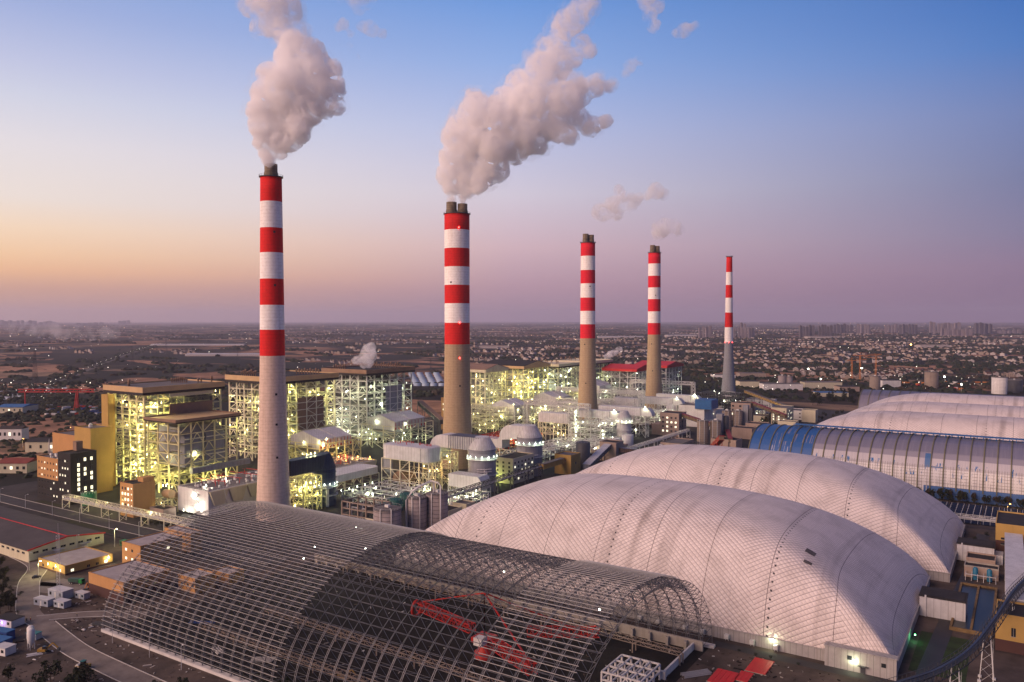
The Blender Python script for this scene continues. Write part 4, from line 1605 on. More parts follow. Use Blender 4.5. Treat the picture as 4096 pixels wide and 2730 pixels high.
def roof_clutter(t, x0, x1, y0, y1, z, seed, m=None, n=8, rails=True):
    r_ = random.Random(seed)
    b = MB()
    for k in range(n):
        x, y = r_.uniform(x0, x1), r_.uniform(y0, y1)
        w = r_.uniform(0.5, 1.4)
        if r_.random() < 0.6:
            b.box(x - w, x + w, y - w * .7, y + w * .7, z, z + r_.uniform(0.8, 2.0))
        else:
            b.lathe(x, y, [(w * .6, z), (w * .6, z + 1.2), (w * .2, z + 1.6)], 8)
    b.build("roof_plant", m or steel_grey, t)
    if rails:
        b = MB()
        P = [(x0, y0), (x1, y0), (x1, y1), (x0, y1), (x0, y0)]
        for p, q in zip(P, P[1:]):
            for hh in (0.6, 1.2):
                b.bar((*p, z + hh), (*q, z + hh), 0.12, 3)
            n_ = int(math.dist(p, q) / 2.5) + 1
            for i in range(n_):
                c = (p[0] + (q[0] - p[0]) * i / n_, p[1] + (q[1] - p[1]) * i / n_)
                b.bar((*c, z), (*c, z + 1.2), 0.12, 3)
        b.build("handrail", steel_grey, t)


# precipitator of the nearest unit: big pale casing behind the frame's left end
t = thing("precipitator", "pale precipitator box with zigzag stairs and red hoists, left of the nearest chimney", "precipitator", (-498, 390, 0))
hall(t, -516, -481, 351, 432, 2, 19, wall_white, "casing")
b = MB()
for y in range(351, 432, 16):
    b.prism([(y + 0.2, 19), (y + 15.8, 19), (y + 12, 9), (y + 4, 9)], 'x', -480.9, -479.2)
b.build("hopper_panel", wall_cream, t)
flat_roof(t, -516, -481, 351, 432, 19, roof_grey, 0.5, steel_grey)
roof_clutter(t, -515, -482, 352, 431, 19.15, 3, steel_grey, 60)
b = MB()
r_ = random.Random(5)
for k in range(34):
    x, y = r_.uniform(-514, -484), r_.uniform(362, 430)
    b.bar((x, y, 19.2), (x, y, 23.2), 0.25)
    b.bar((x, y, 23.2), (x + r_.uniform(-3, 3), y + r_.uniform(-4, 4), 23.2), 0.25)
for k in range(5):
    y = 364 + 15 * k
    b.bar((-513, y, 23.4), (-484, y + 3, 23.4), 0.35)
b.build("hoist_frame", red_steel, t)
b = MB()
for k in range(6):
    za, zb = 2 + k * 2.8, 2 + (k + 1) * 2.8
    xa, xb = (-497, -491) if k % 2 == 0 else (-491, -497)
    b.bar((xa, 350.2, za), (xb, 350.2, zb), 0.5)
    b.box(min(xa, xb) - 1.2, min(xa, xb) + 1.2, 349.4, 350.9, zb - 0.1, zb) if k % 2 else b.box(max(xa, xb) - 1.2, max(xa, xb) + 1.2, 349.4, 350.9, zb - 0.1, zb)
for y in (366, 398, 420):
    b.bar((-479, y, 4), (-479.4, y - 3, 18.5), 0.5)
b.build("stairs", steel_grey, t)
lamps_in(t, [(-496, 349, 15), (-490, 349, 9), (-505, 348, 3.5), (-500, 348, 3.5), (-490, 356, 21.5), (-500, 380, 21.5), (-495, 410, 21.5)], 2600, (1.0, 0.97, 0.8), lamp_white)

# duct elbow and pipes between the orange block and the precipitator
t = thing("flue_duct", "round tan duct elbow on a yellow trestle beside the pale precipitator box", "duct", (-520, 346, 0))
b = MB()
b.tube([(-528, 362, 7), (-528, 354, 11), (-526, 348, 13.5), (-521, 346.5, 14.2), (-516.3, 346.5, 14.2)], 3.0, 16)
b.build("pipe", clad_tan, t)
lit_frame(t, -530, -517.5, 341, 352, [5, 10], 2, 2, steel_yellow, 77, 0.6, 0.45, False, 0.6, 0.3)
lamps_in(t, [(-524, 343, 7), (-519, 342, 4)], 2500, LY, lamp_yellow)


def gable_esp(label, boxes, xa, xb, ym0, ym1, ze, zr, z0, sm, gm, rgb, seed, zt_legs, n_l=10):
    """pair of grey casings with ridged tops standing on a lit steel trestle, hoppers under them"""
    t = thing("precipitator", label, "precipitator", ((xa + xb) / 2, (ym0 + ym1) / 2, 0))
    for (ya, yb) in boxes:
        b = MB()
        xm = xa + (xb - xa) * 0.42
        b.prism([(xa, z0), (xb, z0), (xb, ze), (xm, zr), (xa, ze + 1)], 'y', ya, yb)
        b.build("casing", clad_pale, t)
        b = MB()
        for k in range(5):
            y = ya + 1.5 + (yb - ya - 3) * k / 4
            b.bar((xb + 0.25, y, z0), (xb + 0.25, y, ze - 1), 0.35)
            b.box(xb + 0.1, xb + 0.8, y - 0.8, y + 0.3, z0 + 1, z0 + 3)
        b.build("stiffener", red_steel if sm is not steel_grey else steel_grey, t)
        b = MB()
        n = 3
        for k in range(n):
            yc0, yc1 = ya + (yb - ya) * k / n, ya + (yb - ya) * (k + 1) / n
            v = [(xa, yc0, z0), (xb, yc0, z0), (xb, yc1, z0), (xa, yc1, z0), ((xa + xb) / 2 - 1, (yc0 + yc1) / 2 - 1, z0 - 8), ((xa + xb) / 2 + 1, (yc0 + yc1) / 2 + 1, z0 - 8)]
            b.add(v, [(0, 1, 5, 4), (1, 2, 5), (2, 3, 4, 5), (3, 0, 4)])
        b.build("hopper", clad_grey, t)
    lit_frame(t, xa - 3, xb + 6, ym0 - 3, ym1 + 3, zt_legs, 3, 5, sm, seed, 0.9, 0.6, False, 0.55, 0.35)
    lamps_in(t, face_points(xa, xb + 5, ym0, ym1, 6, zt_legs[-1] + 4, n_l, seed + 1, "xxy"), 3800, rgb, gm)
    return t


gable_esp("grey twin gabled precipitator on a yellow trestle, right of the nearest chimney", [(517, 536), (538, 558)], -584, -545, 514, 561, 29.5, 36, 20, steel_yellow, lamp_yellow, LY, 81, [8, 15, 22, 26])
gable_esp("grey twin gabled precipitator on a pale trestle under the third boiler house", [(652, 677), (679, 704)], -612, -573, 648, 708, 29.5, 36, 20, steel_cream, lamp_white, LW, 83, [7, 13, 19, 25], 14)
gable_esp("pair of narrow grey gabled casings right of the thickest chimney", [(842, 858), (860, 876)], -575, -542, 838, 880, 31, 38, 14, steel_grey, lamp_yellow, LY, 85, [7, 13, 19, 25, 30], 12)
gable_esp("pair of narrow grey gabled casings just left of the middle chimney", [(953, 972), (974, 993)], -580, -544, 949, 997, 32, 39, 15, steel_grey, lamp_yellow, LY, 87, [7, 13, 19, 25, 30], 10)
gable_esp("pair of grey gabled casings between the middle and the fourth chimney", [(1118, 1138), (1140, 1160)], -600, -560, 1114, 1164, 36, 44, 18, steel_grey, lamp_white, LW, 89, [8, 16, 24, 32], 8)


def absorber(label, x, y, r, zs_, z_sh, z_top, body, cone, gal, rgb, gm, duct=None, n_l=7, grp=None):
    t = thing("absorber_tower", label, "absorber tower", (x, y, 0), grp)
    b = MB()
    b.lathe(x, y, [(r * 1.02, 0), (r * 1.02, zs_), (r, zs_ + 0.5), (r, z_sh)], 40)
    b.build("shell", body, t)
    b = MB()
    n = 36
    prof = [(r, z_sh), (r * 1.02, z_sh + 0.3), (r * 0.5, z_top)]
    b.lathe(x, y, prof, 40)
    for i in range(n):
        a = 2 * math.pi * i / n
        b.bar((x + r * math.cos(a), y + r * math.sin(a), z_sh + 0.5), (x + r * .5 * math.cos(a), y + r * .5 * math.sin(a), z_top + 0.2), 0.45)
    b.build("cone_roof", cone, t)
    for zg in gal:
        b = MB()
        b.lathe(x, y, [(r + 0.05, zg - 0.3), (r + 1.7, zg - 0.3), (r + 1.7, zg), (r + 0.05, zg)], 32, False, False)
        for i in range(32):
            a0, a1 = 2 * math.pi * i / 32, 2 * math.pi * (i + 1) / 32
            p = (x + (r + 1.6) * math.cos(a0), y + (r + 1.6) * math.sin(a0))
            q = (x + (r + 1.6) * math.cos(a1), y + (r + 1.6) * math.sin(a1))
            b.bar((*p, zg), (*p, zg + 1.2), 0.12, 3)
            b.bar((*p, zg + 1.2), (*q, zg + 1.2), 0.12, 3)
            b.bar((*p, zg + .6), (*q, zg + .6), 0.12, 3)
        b.build("gallery", steel_grey, t)
    b = MB()
    for zr in np.arange(3.5, z_sh - 1, 4.2):
        b.lathe(x, y, [(r * 1.02 + .02, zr), (r * 1.02 + .35, zr), (r * 1.02 + .35, zr + .35), (r * 1.02 + .02, zr + .35)], 32, False, False)
    b.build("stiffener_ring", body, t)
    b = MB()
    a = math.atan2(-y, -x) + 0.15
    for k, (da, zt) in enumerate(((0, z_sh * 0.55), (0.12, z_sh * 0.5))):
        px, py = x + (r + 1.4) * math.cos(a + da), y + (r + 1.4) * math.sin(a + da)
        b.tube([(px, py, 0), (px, py, zt), (px - (0.8) * math.cos(a), py - 0.8 * math.sin(a), zt + 1)], 0.6, 8)
    for zz in (z_sh * .5, z_sh * .56):
        p1 = (x + (r + 1.2) * math.cos(a - .5), y + (r + 1.2) * math.sin(a - .5), zz)
        p2 = (x + (r + 2.0) * math.cos(a), y + (r + 2.0) * math.sin(a), zz)
        p3 = (x + (r + 1.2) * math.cos(a + .5), y + (r + 1.2) * math.sin(a + .5), zz)
        b.tube([p1, p2, p3], 0.5, 8)
    b.build("riser_pipe", clad_pale, t)
    pts = []
    for k in range(n_l):
        aa = math.atan2(-y, -x) - 1.3 + 2.6 * k / max(1, n_l - 1)
        pts.append((x + (r + 1.3) * math.cos(aa), y + (r + 1.3) * math.sin(aa), gal[0] + 2.0))
    lamps_in(t, pts, 700, rgb, gm, 0.24)
    return t


LT = (0.80, 1.0, 0.72)
absorber("dark navy absorber tower next to the nearest chimney", -446, 427.5, 8.4, 17, 27.5, 39.0, clad_navy, clad_navy, [14.5, 8], LT, lamp_white)
absorber("grey conical topped absorber tower nearest to the front of the thickest chimney", -374, 533, 11.2, 26, 34.4, 44.0, clad_grey, clad_pale, [26.7, 14], LT, lamp_white)
absorber("grey conical topped absorber tower right of the thickest chimney, behind the green lit office", -377, 612, 11.4, 27, 34.2, 44.5, clad_grey, clad_pale, [27.5, 17], LT, lamp_white)
absorber("small weathered absorber tower below the middle chimney, left of a lattice tower", -412, 846, 8.4, 20, 22, 27, clad_pale, clad_pale, [17, 10], LW, lamp_white, n_l=4)
absorber("small brightly lit absorber tower right of the middle chimney base", -381, 822, 8.0, 22, 28, 37, clad_pale, clad_pale, [24, 16, 9], LW, lamp_white, n_l=6)
absorber("pale absorber tower just right of the fourth chimney base", -402, 1022, 8.8, 20, 22, 28, clad_pale, clad_pale, [16], LW, lamp_white, n_l=3)

# navy ribbed duct from the nearest chimney to its absorber, on a lit lattice
t = thing("flue_duct", "dark navy ribbed duct between the nearest chimney and the navy tower", "duct", (-446, 405, 0))
hall(t, -450.5, -441.5, 391, 427, 27.6, 38.6, clad_navy, "duct")
lit_frame(t, -452, -437, 398, 416, [5, 10, 15, 20, 25], 3, 4, steel_yellow, 91, 0.55, 0.4, True, 0.8, 0.3)
b = MB()
for k in range(24):
    y = 392 + k * 1.4
    b.box(-441.4, -441.1, y, y + 0.4, 27.6, 38.6)
b.build("rib", clad_navy, t)
lamps_in(t, face_points(-451, -438, 398, 416, 3, 26, 22, 92, "xy"), 1100, LY, lamp_yellow, 0.35)
lamps_in(t, [(-446, 410, 40), (-446, 414, 40.2), (-446, 418, 40)], 1500, LY, lamp_yellow, 0.4)


def round_rect(x0, x1, y0, y1, r, n=6):
    pts = []
    for (cx, cy, a0) in ((x1 - r, y0 + r, -90), (x1 - r, y1 - r, 0), (x0 + r, y1 - r, 90), (x0 + r, y0 + r, 180)):
        for k in range(n + 1):
            a = R(a0 + 90 * k / n)
            pts.append((cx + r * math.cos(a), cy + r * math.sin(a)))
    return pts


def duct_block(label, x0, x1, y0, y1, z0, z1, r, m, legs=None, seed=0, lit=None, lx=None):
    """big round cornered duct housing on a trestle"""
    t = thing("flue_duct", label, "duct", ((x0 + x1) / 2, (y0 + y1) / 2, 0))
    b = MB()
    b.prism(round_rect(x0, x1, y0, y1, r), 'z', z0, z1)
    b.prism(round_rect(x0 + 1, x1 - 1, y0 + 1, y1 - 1, r - 1), 'z', z1 + 0.01, z1 + 0.35)
    b.build("housing", m, t)
    b = MB()
    b.box(x1 - 8.3, x1 - 8.0, y0 - 0.15, y0 + 0.02, z0, z1)
    b.build("joint", steel_dark, t)
    if legs:
        lit_frame(t, x0 + 1, x1 - 1, y0 + 1, y1 - 1, legs, max(2, int((x1 - x0) / 9)), 2, steel_cream, seed, 0.7, 0.45, False, 0.65, 0.3)
    if lit:
        lamps_in(t, face_points(x0, x1, y0, y1, 3, z0 - 2, lit[0], seed + 1, "xy"), lit[1], lit[2], lit[3], 0.4)
    return t


t = duct_block("long white round cornered duct housing on a cream trestle before the thickest chimney", -453, -401, 497, 517, 25, 36, 7, clad_pale, [8, 16, 24.5], 101, (6, 2600, LO, lamp_yellow))
b = MB()
rr_ = random.Random(8)
for k in range(14):
    x, y = rr_.uniform(-445, -406), rr_.uniform(503, 516)
    b.bar((x, y, 36.4), (x + rr_.uniform(-5, 5), y + rr_.uniform(-2, 2), 37.6), 0.35)
    b.bar((x, y, 36.4), (x, y, 38.4), 0.25)
b.build("roof_walkway", red_steel, t)
b = MB()
b.prism([(515.5, 9), (505, 9), (501, 12), (499, 17), (499, 25), (515.5, 25)], 'x', -452, -441)
b.build("down_duct", clad_grey, t)
b = MB()
n = 14
pr = [(-434 + 7.5 * math.cos(math.pi * k / n), 6 + 9 * math.sin(math.pi * k / n)) for k in range(n + 1)]
b.prism(pr, 'y', 499, 512)
b.build("fan_housing", mat("rusty_casing", (0.30, 0.20, 0.13), 0.8, 0.3, 0.15, 0.1, 0.9), t)

t = thing("flue_duct", "arched grey duct leading into the front grey absorber tower", "duct", (-400, 533, 0))
n = 12
b = MB()
pr = [(-424, 24), (-412, 24), (-412, 33), (-374, 33), (-374, 43.5), (-412, 43.5)] + [(-412 + 12 * math.cos(math.pi / 2 + math.pi / 2 * k / n), 31.5 + 12 * math.sin(math.pi / 2 + math.pi / 2 * k / n)) for k in range(1, n + 1)]
b.prism(pr, 'y', 527, 541)
b.build("duct", clad_pale, t)
b = MB()
for k in range(18):
    x = -404 + 1.8 * k
    b.box(x, x + 0.5, 526.6, 541.4, 43.4, 43.9)
    b.box(x, x + 0.5, 526.5, 526.98, 33, 43.9)
b.build("rib", clad_grey, t)
lit_frame(t, -428, -398, 522, 532, [6, 12, 18, 24, 30], 3, 2, steel_cream, 105, 0.6, 0.4, False, 0.7, 0.4)
lamps_in(t, face_points(-426, -400, 522, 530, 3, 28, 5, 106, "xy"), 1800, LY, lamp_yellow, 0.4)

t = thing("flue_duct", "arched grey duct leading into the second grey absorber tower, right of the thickest chimney", "duct", (-410, 612, 0))
b = MB()
pr = [(-455, 22), (-403, 22), (-403, 30), (-377, 33), (-377, 44), (-394, 44)] + [(-394 + 12 * math.cos(math.pi / 2 + math.pi / 2 * k / n), 32 + 12 * math.sin(math.pi / 2 + math.pi / 2 * k / n)) for k in range(1, n + 1)] + [(-408, 30), (-440, 30), (-455, 27)]
b.prism(pr, 'y', 606, 619)
b.build("duct", clad_pale, t)
lit_frame(t, -452, -392, 604, 621, [7, 14, 21.5], 5, 2, steel_cream, 107, 0.6, 0.45, False, 0.6, 0.3)
b = MB()
for k in range(10):
    x = -448 + 4.5 * k
    b.bar((x, 606, 30.4), (x + 3, 612, 32), 0.3)
    b.bar((x, 606, 30.2), (x, 606, 31.6), 0.25)
b.build("roof_walkway", red_steel, t)
t = thing("flue_duct", "low grey half round duct beside the front grey absorber tower", "duct", (-374, 512, 0))
b = MB()
b.prism([(-386, 8), (-354, 8), (-354, 14), (-357, 17.5), (-386, 17.5)], 'y', 503, 516)
b.build("duct", clad_pale, t)
lit_frame(t, -386, -354, 503, 516, [4, 7.9], 4, 2, steel_grey, 109, 0.5, 0.4, False, 0.4, 0.5)
lamps_in(t, [(-370, 501, 5), (-360, 501, 5), (-378, 501, 4)], 1200, LW, lamp_white, 0.35)

# orange lit switch deck between the second boiler and the nearest chimney
t = thing("precipitator", "cream precipitator box under orange lamps, its roof full of red hoists", "precipitator", (-530, 520, 0))
hall(t, -538, -498, 462, 538, 2, 12, wall_cream, "casing")
flat_roof(t, -538, -498, 462, 538, 12, roof_grey, 0.5, steel_grey)
roof_clutter(t, -537, -499, 463, 537, 12.15, 13, steel_grey, 60)
b = MB()
for k in range(48):
    x, y = r_.uniform(-536, -500), r_.uniform(465, 536)
    b.bar((x, y, 12.2), (x, y, 15.8), 0.25)
    b.bar((x, y, 15.8), (x + r_.uniform(-4, 4), y + r_.uniform(-4, 4), 15.8), 0.25)
b.build("hoist_frame", red_steel, t)
b = MB()
for y in range(466, 536, 15):
    b.prism([(y + 0.2, 12), (y + 14.8, 12), (y + 11, 4), (y + 4, 4)], 'x', -497.9, -496.4)
b.build("hopper_panel", wall_cream, t)
lamps_in(t, [(r_.uniform(-536, -500), r_.uniform(466, 536), 14.6) for k in range(16)] + [(-495, 470 + 13 * k, 5) for k in range(5)], 2400, LO, lamp_orange, 0.45)
t = thing("flue_duct", "long low grey duct with a rounded end beside the orange lit precipitator", "duct", (-470, 470, 0))
b = MB()
b.prism(round_rect(-478, -455, 448, 500, 6), 'z', 11.5, 17)
b.build("duct", clad_pale, t)
lit_frame(t, -477, -456, 449, 499, [5.5, 11.4], 2, 5, steel_cream, 111, 0.7, 0.5, False, 0.3, 0.2)
lamps_in(t, [(-456, 455 + 9 * k, 4) for k in range(5)], 1600, LW, lamp_white, 0.35)

# units three and four: white duct blocks, trestles, gantries
duct_block("white duct housing on a trestle between the thickest and the middle chimney", -480, -437, 796, 808, 21, 32, 4, clad_pale, [7, 14, 20.5], 121, (5, 2600, LY, lamp_yellow))
duct_block("white round ended duct housing left of the fourth chimney base", -474, -433, 984, 998, 22, 34, 5, clad_pale, [7, 14, 21.5], 123, (4, 3000, LW, lamp_white))
for (lab, x0, x1, yy, z0) in (("white elbow duct ending above the small weathered absorber tower", -452, -396, 846, 24), ("white elbow duct ending above the small brightly lit absorber tower", -440, -372, 880, 26),
                              ("long white elbow duct below the fourth chimney base", -450, -388, 1022, 25), ("white elbow duct right of the fourth chimney base", -450, -386, 1085, 24)):
    t = thing("flue_duct", lab, "duct", ((x0 + x1) / 2, yy, 0))
    b = MB()
    pr = [(x0, z0), (x1 + 2, z0), (x1 + 2, z0 + 3), (x1, z0 + 6), (x1 - 4, z0 + 9), (x0, z0 + 9)]
    b.prism(pr, 'y', yy - 5, yy + 5)
    b.build("duct", clad_pale, t)
    b = MB()
    b.box(x1 - 12.2, x1 - 11.8, yy - 5.2, yy + 5.2, z0 - .1, z0 + 9.2)
    b.build("joint", steel_dark, t)
    lit_frame(t, x0 + 2, x1 - 6, yy - 5, yy + 5, [8, 16, z0 - 0.2], 5, 2, steel_grey, int(yy), 0.6, 0.45, False, 0.5, 0.3)
    lamps_in(t, [(x1 - 6, yy - 6, z0 + 10.5), (x1 - 18, yy - 6, 9), (x1 - 26, yy - 6, 15)], 2600, LW, lamp_white, 0.5)


def truss_bridge(label, p, q, z, h=4.0, w=4.0, m=None, legs=True, step=4.0, deck=True, lamp_n=0, lab_cat="pipe bridge", group=None, name="pipe_bridge", cover=None, bar=0.35):
    """lattice bridge from p to q (x,y); z = underside, or a pair of undersides"""
    za, zb = z if isinstance(z, tuple) else (z, z)
    t = thing(name, label, lab_cat, ((p[0] + q[0]) / 2, (p[1] + q[1]) / 2, 0), group)
    m = m or steel_grey
    d = Vector((q[0] - p[0], q[1] - p[1], 0))
    L = d.length
    d.normalize()
    s = Vector((-d.y, d.x, 0)) * (w / 2)
    n = max(2, int(L / step))
    b = MB()

    def P(k, side, top):
        f = k / n
        return Vector((p[0], p[1], 0)) + d * (L * f) + s * side + Vector((0, 0, za + (zb - za) * f + (h if top else 0)))
    for side in (-1, 1):
        for k in range(n):
            b.bar(P(k, side, 0), P(k + 1, side, 0), bar * 1.2)
            b.bar(P(k, side, 1), P(k + 1, side, 1), bar)
            b.bar(P(k, side, k % 2), P(k + 1, side, (k + 1) % 2), bar * .8)
            b.bar(P(k, side, 0), P(k, side, 1), bar * .8)
    for k in range(n + 1):
        b.bar(P(k, -1, 1), P(k, 1, 1), bar * .8)
        b.bar(P(k, -1, 0), P(k, 1, 0), bar * .8)
    b.build("truss", m, t, False)
    if deck:
        b = MB()
        for off, rr in ((-0.28, 0.35), (-0.05, 0.5), (0.25, 0.3)):
            b.bar(P(0, off * 2, 0) + Vector((0, 0, rr + .2)), P(n, off * 2, 0) + Vector((0, 0, rr + .2)), rr * 2, 6)
        b.build("pipe", clad_pale, t, False)
    if cover:
        b = MB()
        v = [P(0, -.96, 0), P(0, .96, 0), P(0, .96, 1), P(0, -.96, 1), P(n, -.96, 0), P(n, .96, 0), P(n, .96, 1), P(n, -.96, 1)]
        b.add(v, [(0, 1, 5, 4), (1, 2, 6, 5), (2, 3, 7, 6), (3, 0, 4, 7), (0, 3, 2, 1), (4, 5, 6, 7)])
        b.build("gallery_wall", cover[0], t)
        b = MB()
        v = [P(0, -1.1, 1), P(0, 1.1, 1), P(n, 1.1, 1), P(n, -1.1, 1)]
        v2 = [x + Vector((0, 0, 0.35)) for x in v]
        b.add(v + v2, [(0, 1, 2, 3), (4, 5, 6, 7), (0, 1, 5, 4), (1, 2, 6, 5), (2, 3, 7, 6), (3, 0, 4, 7)])
        b.build("gallery_roof", cover[1], t)
    if legs:
        nl = max(1, int(L / 22))
        for k in range(nl + 1):
            kk = round(n * (k + (0.0 if nl > 1 else 0.5)) / nl) if nl > 1 else round(n * (0.15 + 0.7 * k))
            kk = min(n, kk)
            a, c = P(kk, -1, 0), P(kk, 1, 0)
            if a.z < 2:
                continue
            b = MB()
            ga, gc = Vector((a.x, a.y, 0)), Vector((c.x, c.y, 0))
            b.bar(ga, a, 0.5)
            b.bar(gc, c, 0.5)
            zz = 0
            while zz + 4 < a.z:
                b.bar((a.x, a.y, zz), (c.x, c.y, zz + 4), 0.25)
                b.bar((c.x, c.y, zz), (a.x, a.y, zz + 4), 0.25)
                zz += 4
            b.build("trestle_leg", m, t, False)
    return t


def gantry(label, x0, x1, y, z, seed):
    t = truss_bridge(label, (x0, y), (x1, y), z, 4.5, 5.0, steel_grey, False, 4.5, True, bar=0.5)
    for x in (x0 + 1, x1 - 1):
        b = MB()
        for (dx, dy) in ((-2.5, -2.5), (2.5, -2.5), (2.5, 2.5), (-2.5, 2.5)):
            b.bar((x + dx, y + dy, 0), (x + dx, y + dy, z + 4.5), 0.55)
        zz = 0
        while zz + 5 <= z + 5:
            for (a, c) in (((-2.5, -2.5), (2.5, -2.5)), ((2.5, -2.5), (2.5, 2.5)), ((2.5, 2.5), (-2.5, 2.5)), ((-2.5, 2.5), (-2.5, -2.5))):
                b.bar((x + a[0], y + a[1], zz), (x + c[0], y + c[1], zz + 5), 0.35)
                b.bar((x + a[0], y + a[1], zz + 5), (x + c[0], y + c[1], zz + 5), 0.35)
            zz += 5
        b.build("lattice_tower", steel_grey, t, False)
    return t


gantry("white lattice pipe gantry passing left of the middle chimney base", -520, -433, 836, 36, 1)
gantry("white lattice pipe gantry from the middle chimney towards the fourth chimney", -560, -430, 985, 40, 2)
gantry("lower white lattice pipe gantry with bright lamps between the middle and fourth chimneys", -545, -432, 960, 27, 3)
gantry("white lattice pipe gantry right of the fourth chimney", -520, -418, 1148, 42, 4)
t = thing("lattice_tower", "tall narrow lit lattice stair tower between white duct housings", "lattice tower", (-432, 800, 0))
lit_frame(t, -436, -428, 792, 800, [5, 10, 15, 20, 25, 30, 35, 40], 1, 1, steel_grey, 131, 0.7, 0.5, False, 1.0, 0.8)
lamps_in(t, [(-427, 793, 4 + 4.6 * k) for k in range(8)], 1600, LW, lamp_white, 0.45)

# lit open structures filling the yards of units three and four
for (lab, x0, x1, y0, y1, h, sd, nl, rgb, gm, sm) in (
        ("open lit pipe structure at the foot of the boiler house right of the thickest chimney", -602, -548, 805, 838, 30, 141, 16, LY, lamp_yellow, steel_cream),
        ("open steel trestle with grey tank casings under the white duct housing of the middle unit", -430, -392, 786, 828, 24, 143, 10, LW, lamp_white, steel_grey),
        ("open lit pipe structure between gabled casings left of the middle chimney", -545, -500, 890, 945, 22, 145, 16, LY, lamp_yellow, steel_grey),
        ("open lit pipe structure right behind the middle chimney", -556, -500, 1000, 1060, 24, 147, 14, LY, lamp_white, steel_grey),
        ("open steel yard with grey tanks right of the middle chimney's ducts", -432, -392, 960, 1000, 20, 149, 8, LW, lamp_white, steel_grey),
        ("open lit pipe structure behind the fourth chimney", -550, -490, 1130, 1190, 26, 151, 10, LW, lamp_white, steel_grey),
        ("lit switchgear deck with red rails between the thickest and middle chimneys", -520, -470, 700, 790, 9, 153, 24, LO, lamp_yellow, red_steel),
        ("open lit pipe structure beside the slimmest chimney", -430, -370, 1195, 1245, 26, 155, 12, LW, lamp_white, steel_dark),
        ("lit open pipe racks between the navy tower and the white duct housing", -440, -395, 440, 492, 8, 157, 8, LW, lamp_white, steel_grey),
        ("low lit pipe racks between the second grey absorber and the white duct housing", -432, -395, 640, 770, 10, 161, 10, LW, lamp_white, steel_grey),
        ("lit stack of pipework behind the tan transfer tower", -395, -366, 700, 780, 12, 163, 8, LW, lamp_white, steel_grey),
        ("open lit pipework right of the fourth chimney base", -420, -385, 1050, 1130, 16, 165, 8, LW, lamp_white, steel_grey),
        ("open pipework in front of the slimmest chimney, dimly lit", -360, -320, 1130, 1190, 14, 167, 6, LW, lamp_white, steel_dark),
        ("low open pipe yard left of the blue shed end", -330, -290, 760, 840, 6, 169, 6, LW, lamp_white, steel_dark),
        ("lit open structure between the cream boiler houses and the middle chimney", -600, -562, 1060, 1110, 32, 175, 10, LY, lamp_yellow, steel_cream),
        ("lit open pump yard in front of the green lit office", -372, -345, 470, 500, 8, 159, 8, LW, lamp_white, steel_grey)):
    t = thing("pipe_structure", lab, "pipe structure", ((x0 + x1) / 2, (y0 + y1) / 2, 0))
    nz = max(2, int(h / 6))
    lit_frame(t, x0, x1, y0, y1, [h * (k + 1) / nz for k in range(nz)], max(2, int((x1 - x0) / 10)), max(2, int((y1 - y0) / 10)), sm, sd, 0.7, 0.5, True, 0.45, 0.5)
    vessels(t, x0, x1, y0, y1, 1, h - 3, 10, clad_pale, sd + 1)
    pipe_runs(t, x0, x1, y0, y1, 1, h, 12, steel_grey, sd + 2)
    lamps_in(t, face_points(x0, x1, y0, y1, 3, h + 2, nl, sd + 3, "xyi"), 2400, rgb, gm, 0.5)

# far boiler houses
far_boiler("cream roofed boiler house immediately right of the thickest chimney", -668, -607, 872, 922, 69, clad_brown, wall_cream, steel_cream, 201, 34, LY, lamp_yellow, True)
far_boiler("brown gable roofed boiler house, brightest lit, left of the middle chimney", -680, -608, 970, 1040, 69, roof_dark, clad_tan, steel_yellow, 205, 60, LY, lamp_yellow, True, 4600)
far_boiler("cream flat roofed boiler house touching the middle chimney on the left", -672, -603, 1062, 1136, 66, wall_cream, wall_cream, steel_cream, 209, 40, LW, lamp_white)
far_boiler("cream flat roofed boiler house touching the middle chimney on the right", -668, -600, 1168, 1240, 66, wall_cream, wall_cream, steel_cream, 213, 26, LW, lamp_white)
far_boiler("red roofed boiler house left of the fourth chimney", -590, -533, 1194, 1258, 55, red_roof, red_roof, steel_grey, 217, 8, LW, lamp_white, True, 2500)
far_boiler("red roofed boiler house right of the fourth chimney", -588, -530, 1316, 1390, 55, red_roof, red_roof, steel_grey, 221, 8, LW, lamp_white, True, 2500)
# ------------------------------------------------------------------ yards and roads
def sheet(name, polys, z, m):
    b = MB()
    for p in polys:
        b.add([(x, y, z) for x, y in p], [tuple(range(len(p)))])
    return structure(b.build(name, m, None))


def ribbon(pts, w):
    """strip polygon quads along a line"""
    out = []
    P = [Vector((x, y, 0)) for x, y in pts]
    L, Rr = [], []
    for i, p in enumerate(P):
        d = (P[min(i + 1, len(P) - 1)] - P[max(i - 1, 0)]).normalized()
        s = Vector((-d.y, d.x, 0)) * w / 2
        L.append(p + s)
        Rr.append(p - s)
    for i in range(len(P) - 1):
        out.append([(q.x, q.y) for q in (Rr[i], Rr[i + 1], L[i + 1], L[i])])
    return out


def smooth(pts, n=6):
    P = [Vector((*p, 0)) for p in pts]
    out = []
    for i in range(len(P) - 1):
        p0, p1, p2, p3 = P[max(i - 1, 0)], P[i], P[i + 1], P[min(i + 2, len(P) - 1)]
        for k in range(n):
            t_ = k / n
            q = 0.5 * ((2 * p1) + (p2 - p0) * t_ + (2 * p0 - 5 * p1 + 4 * p2 - p3) * t_ ** 2 + (3 * p1 - p0 - 3 * p2 + p3) * t_ ** 3)
            out.append((q.x, q.y))
    out.append((P[-1].x, P[-1].y))
    return out


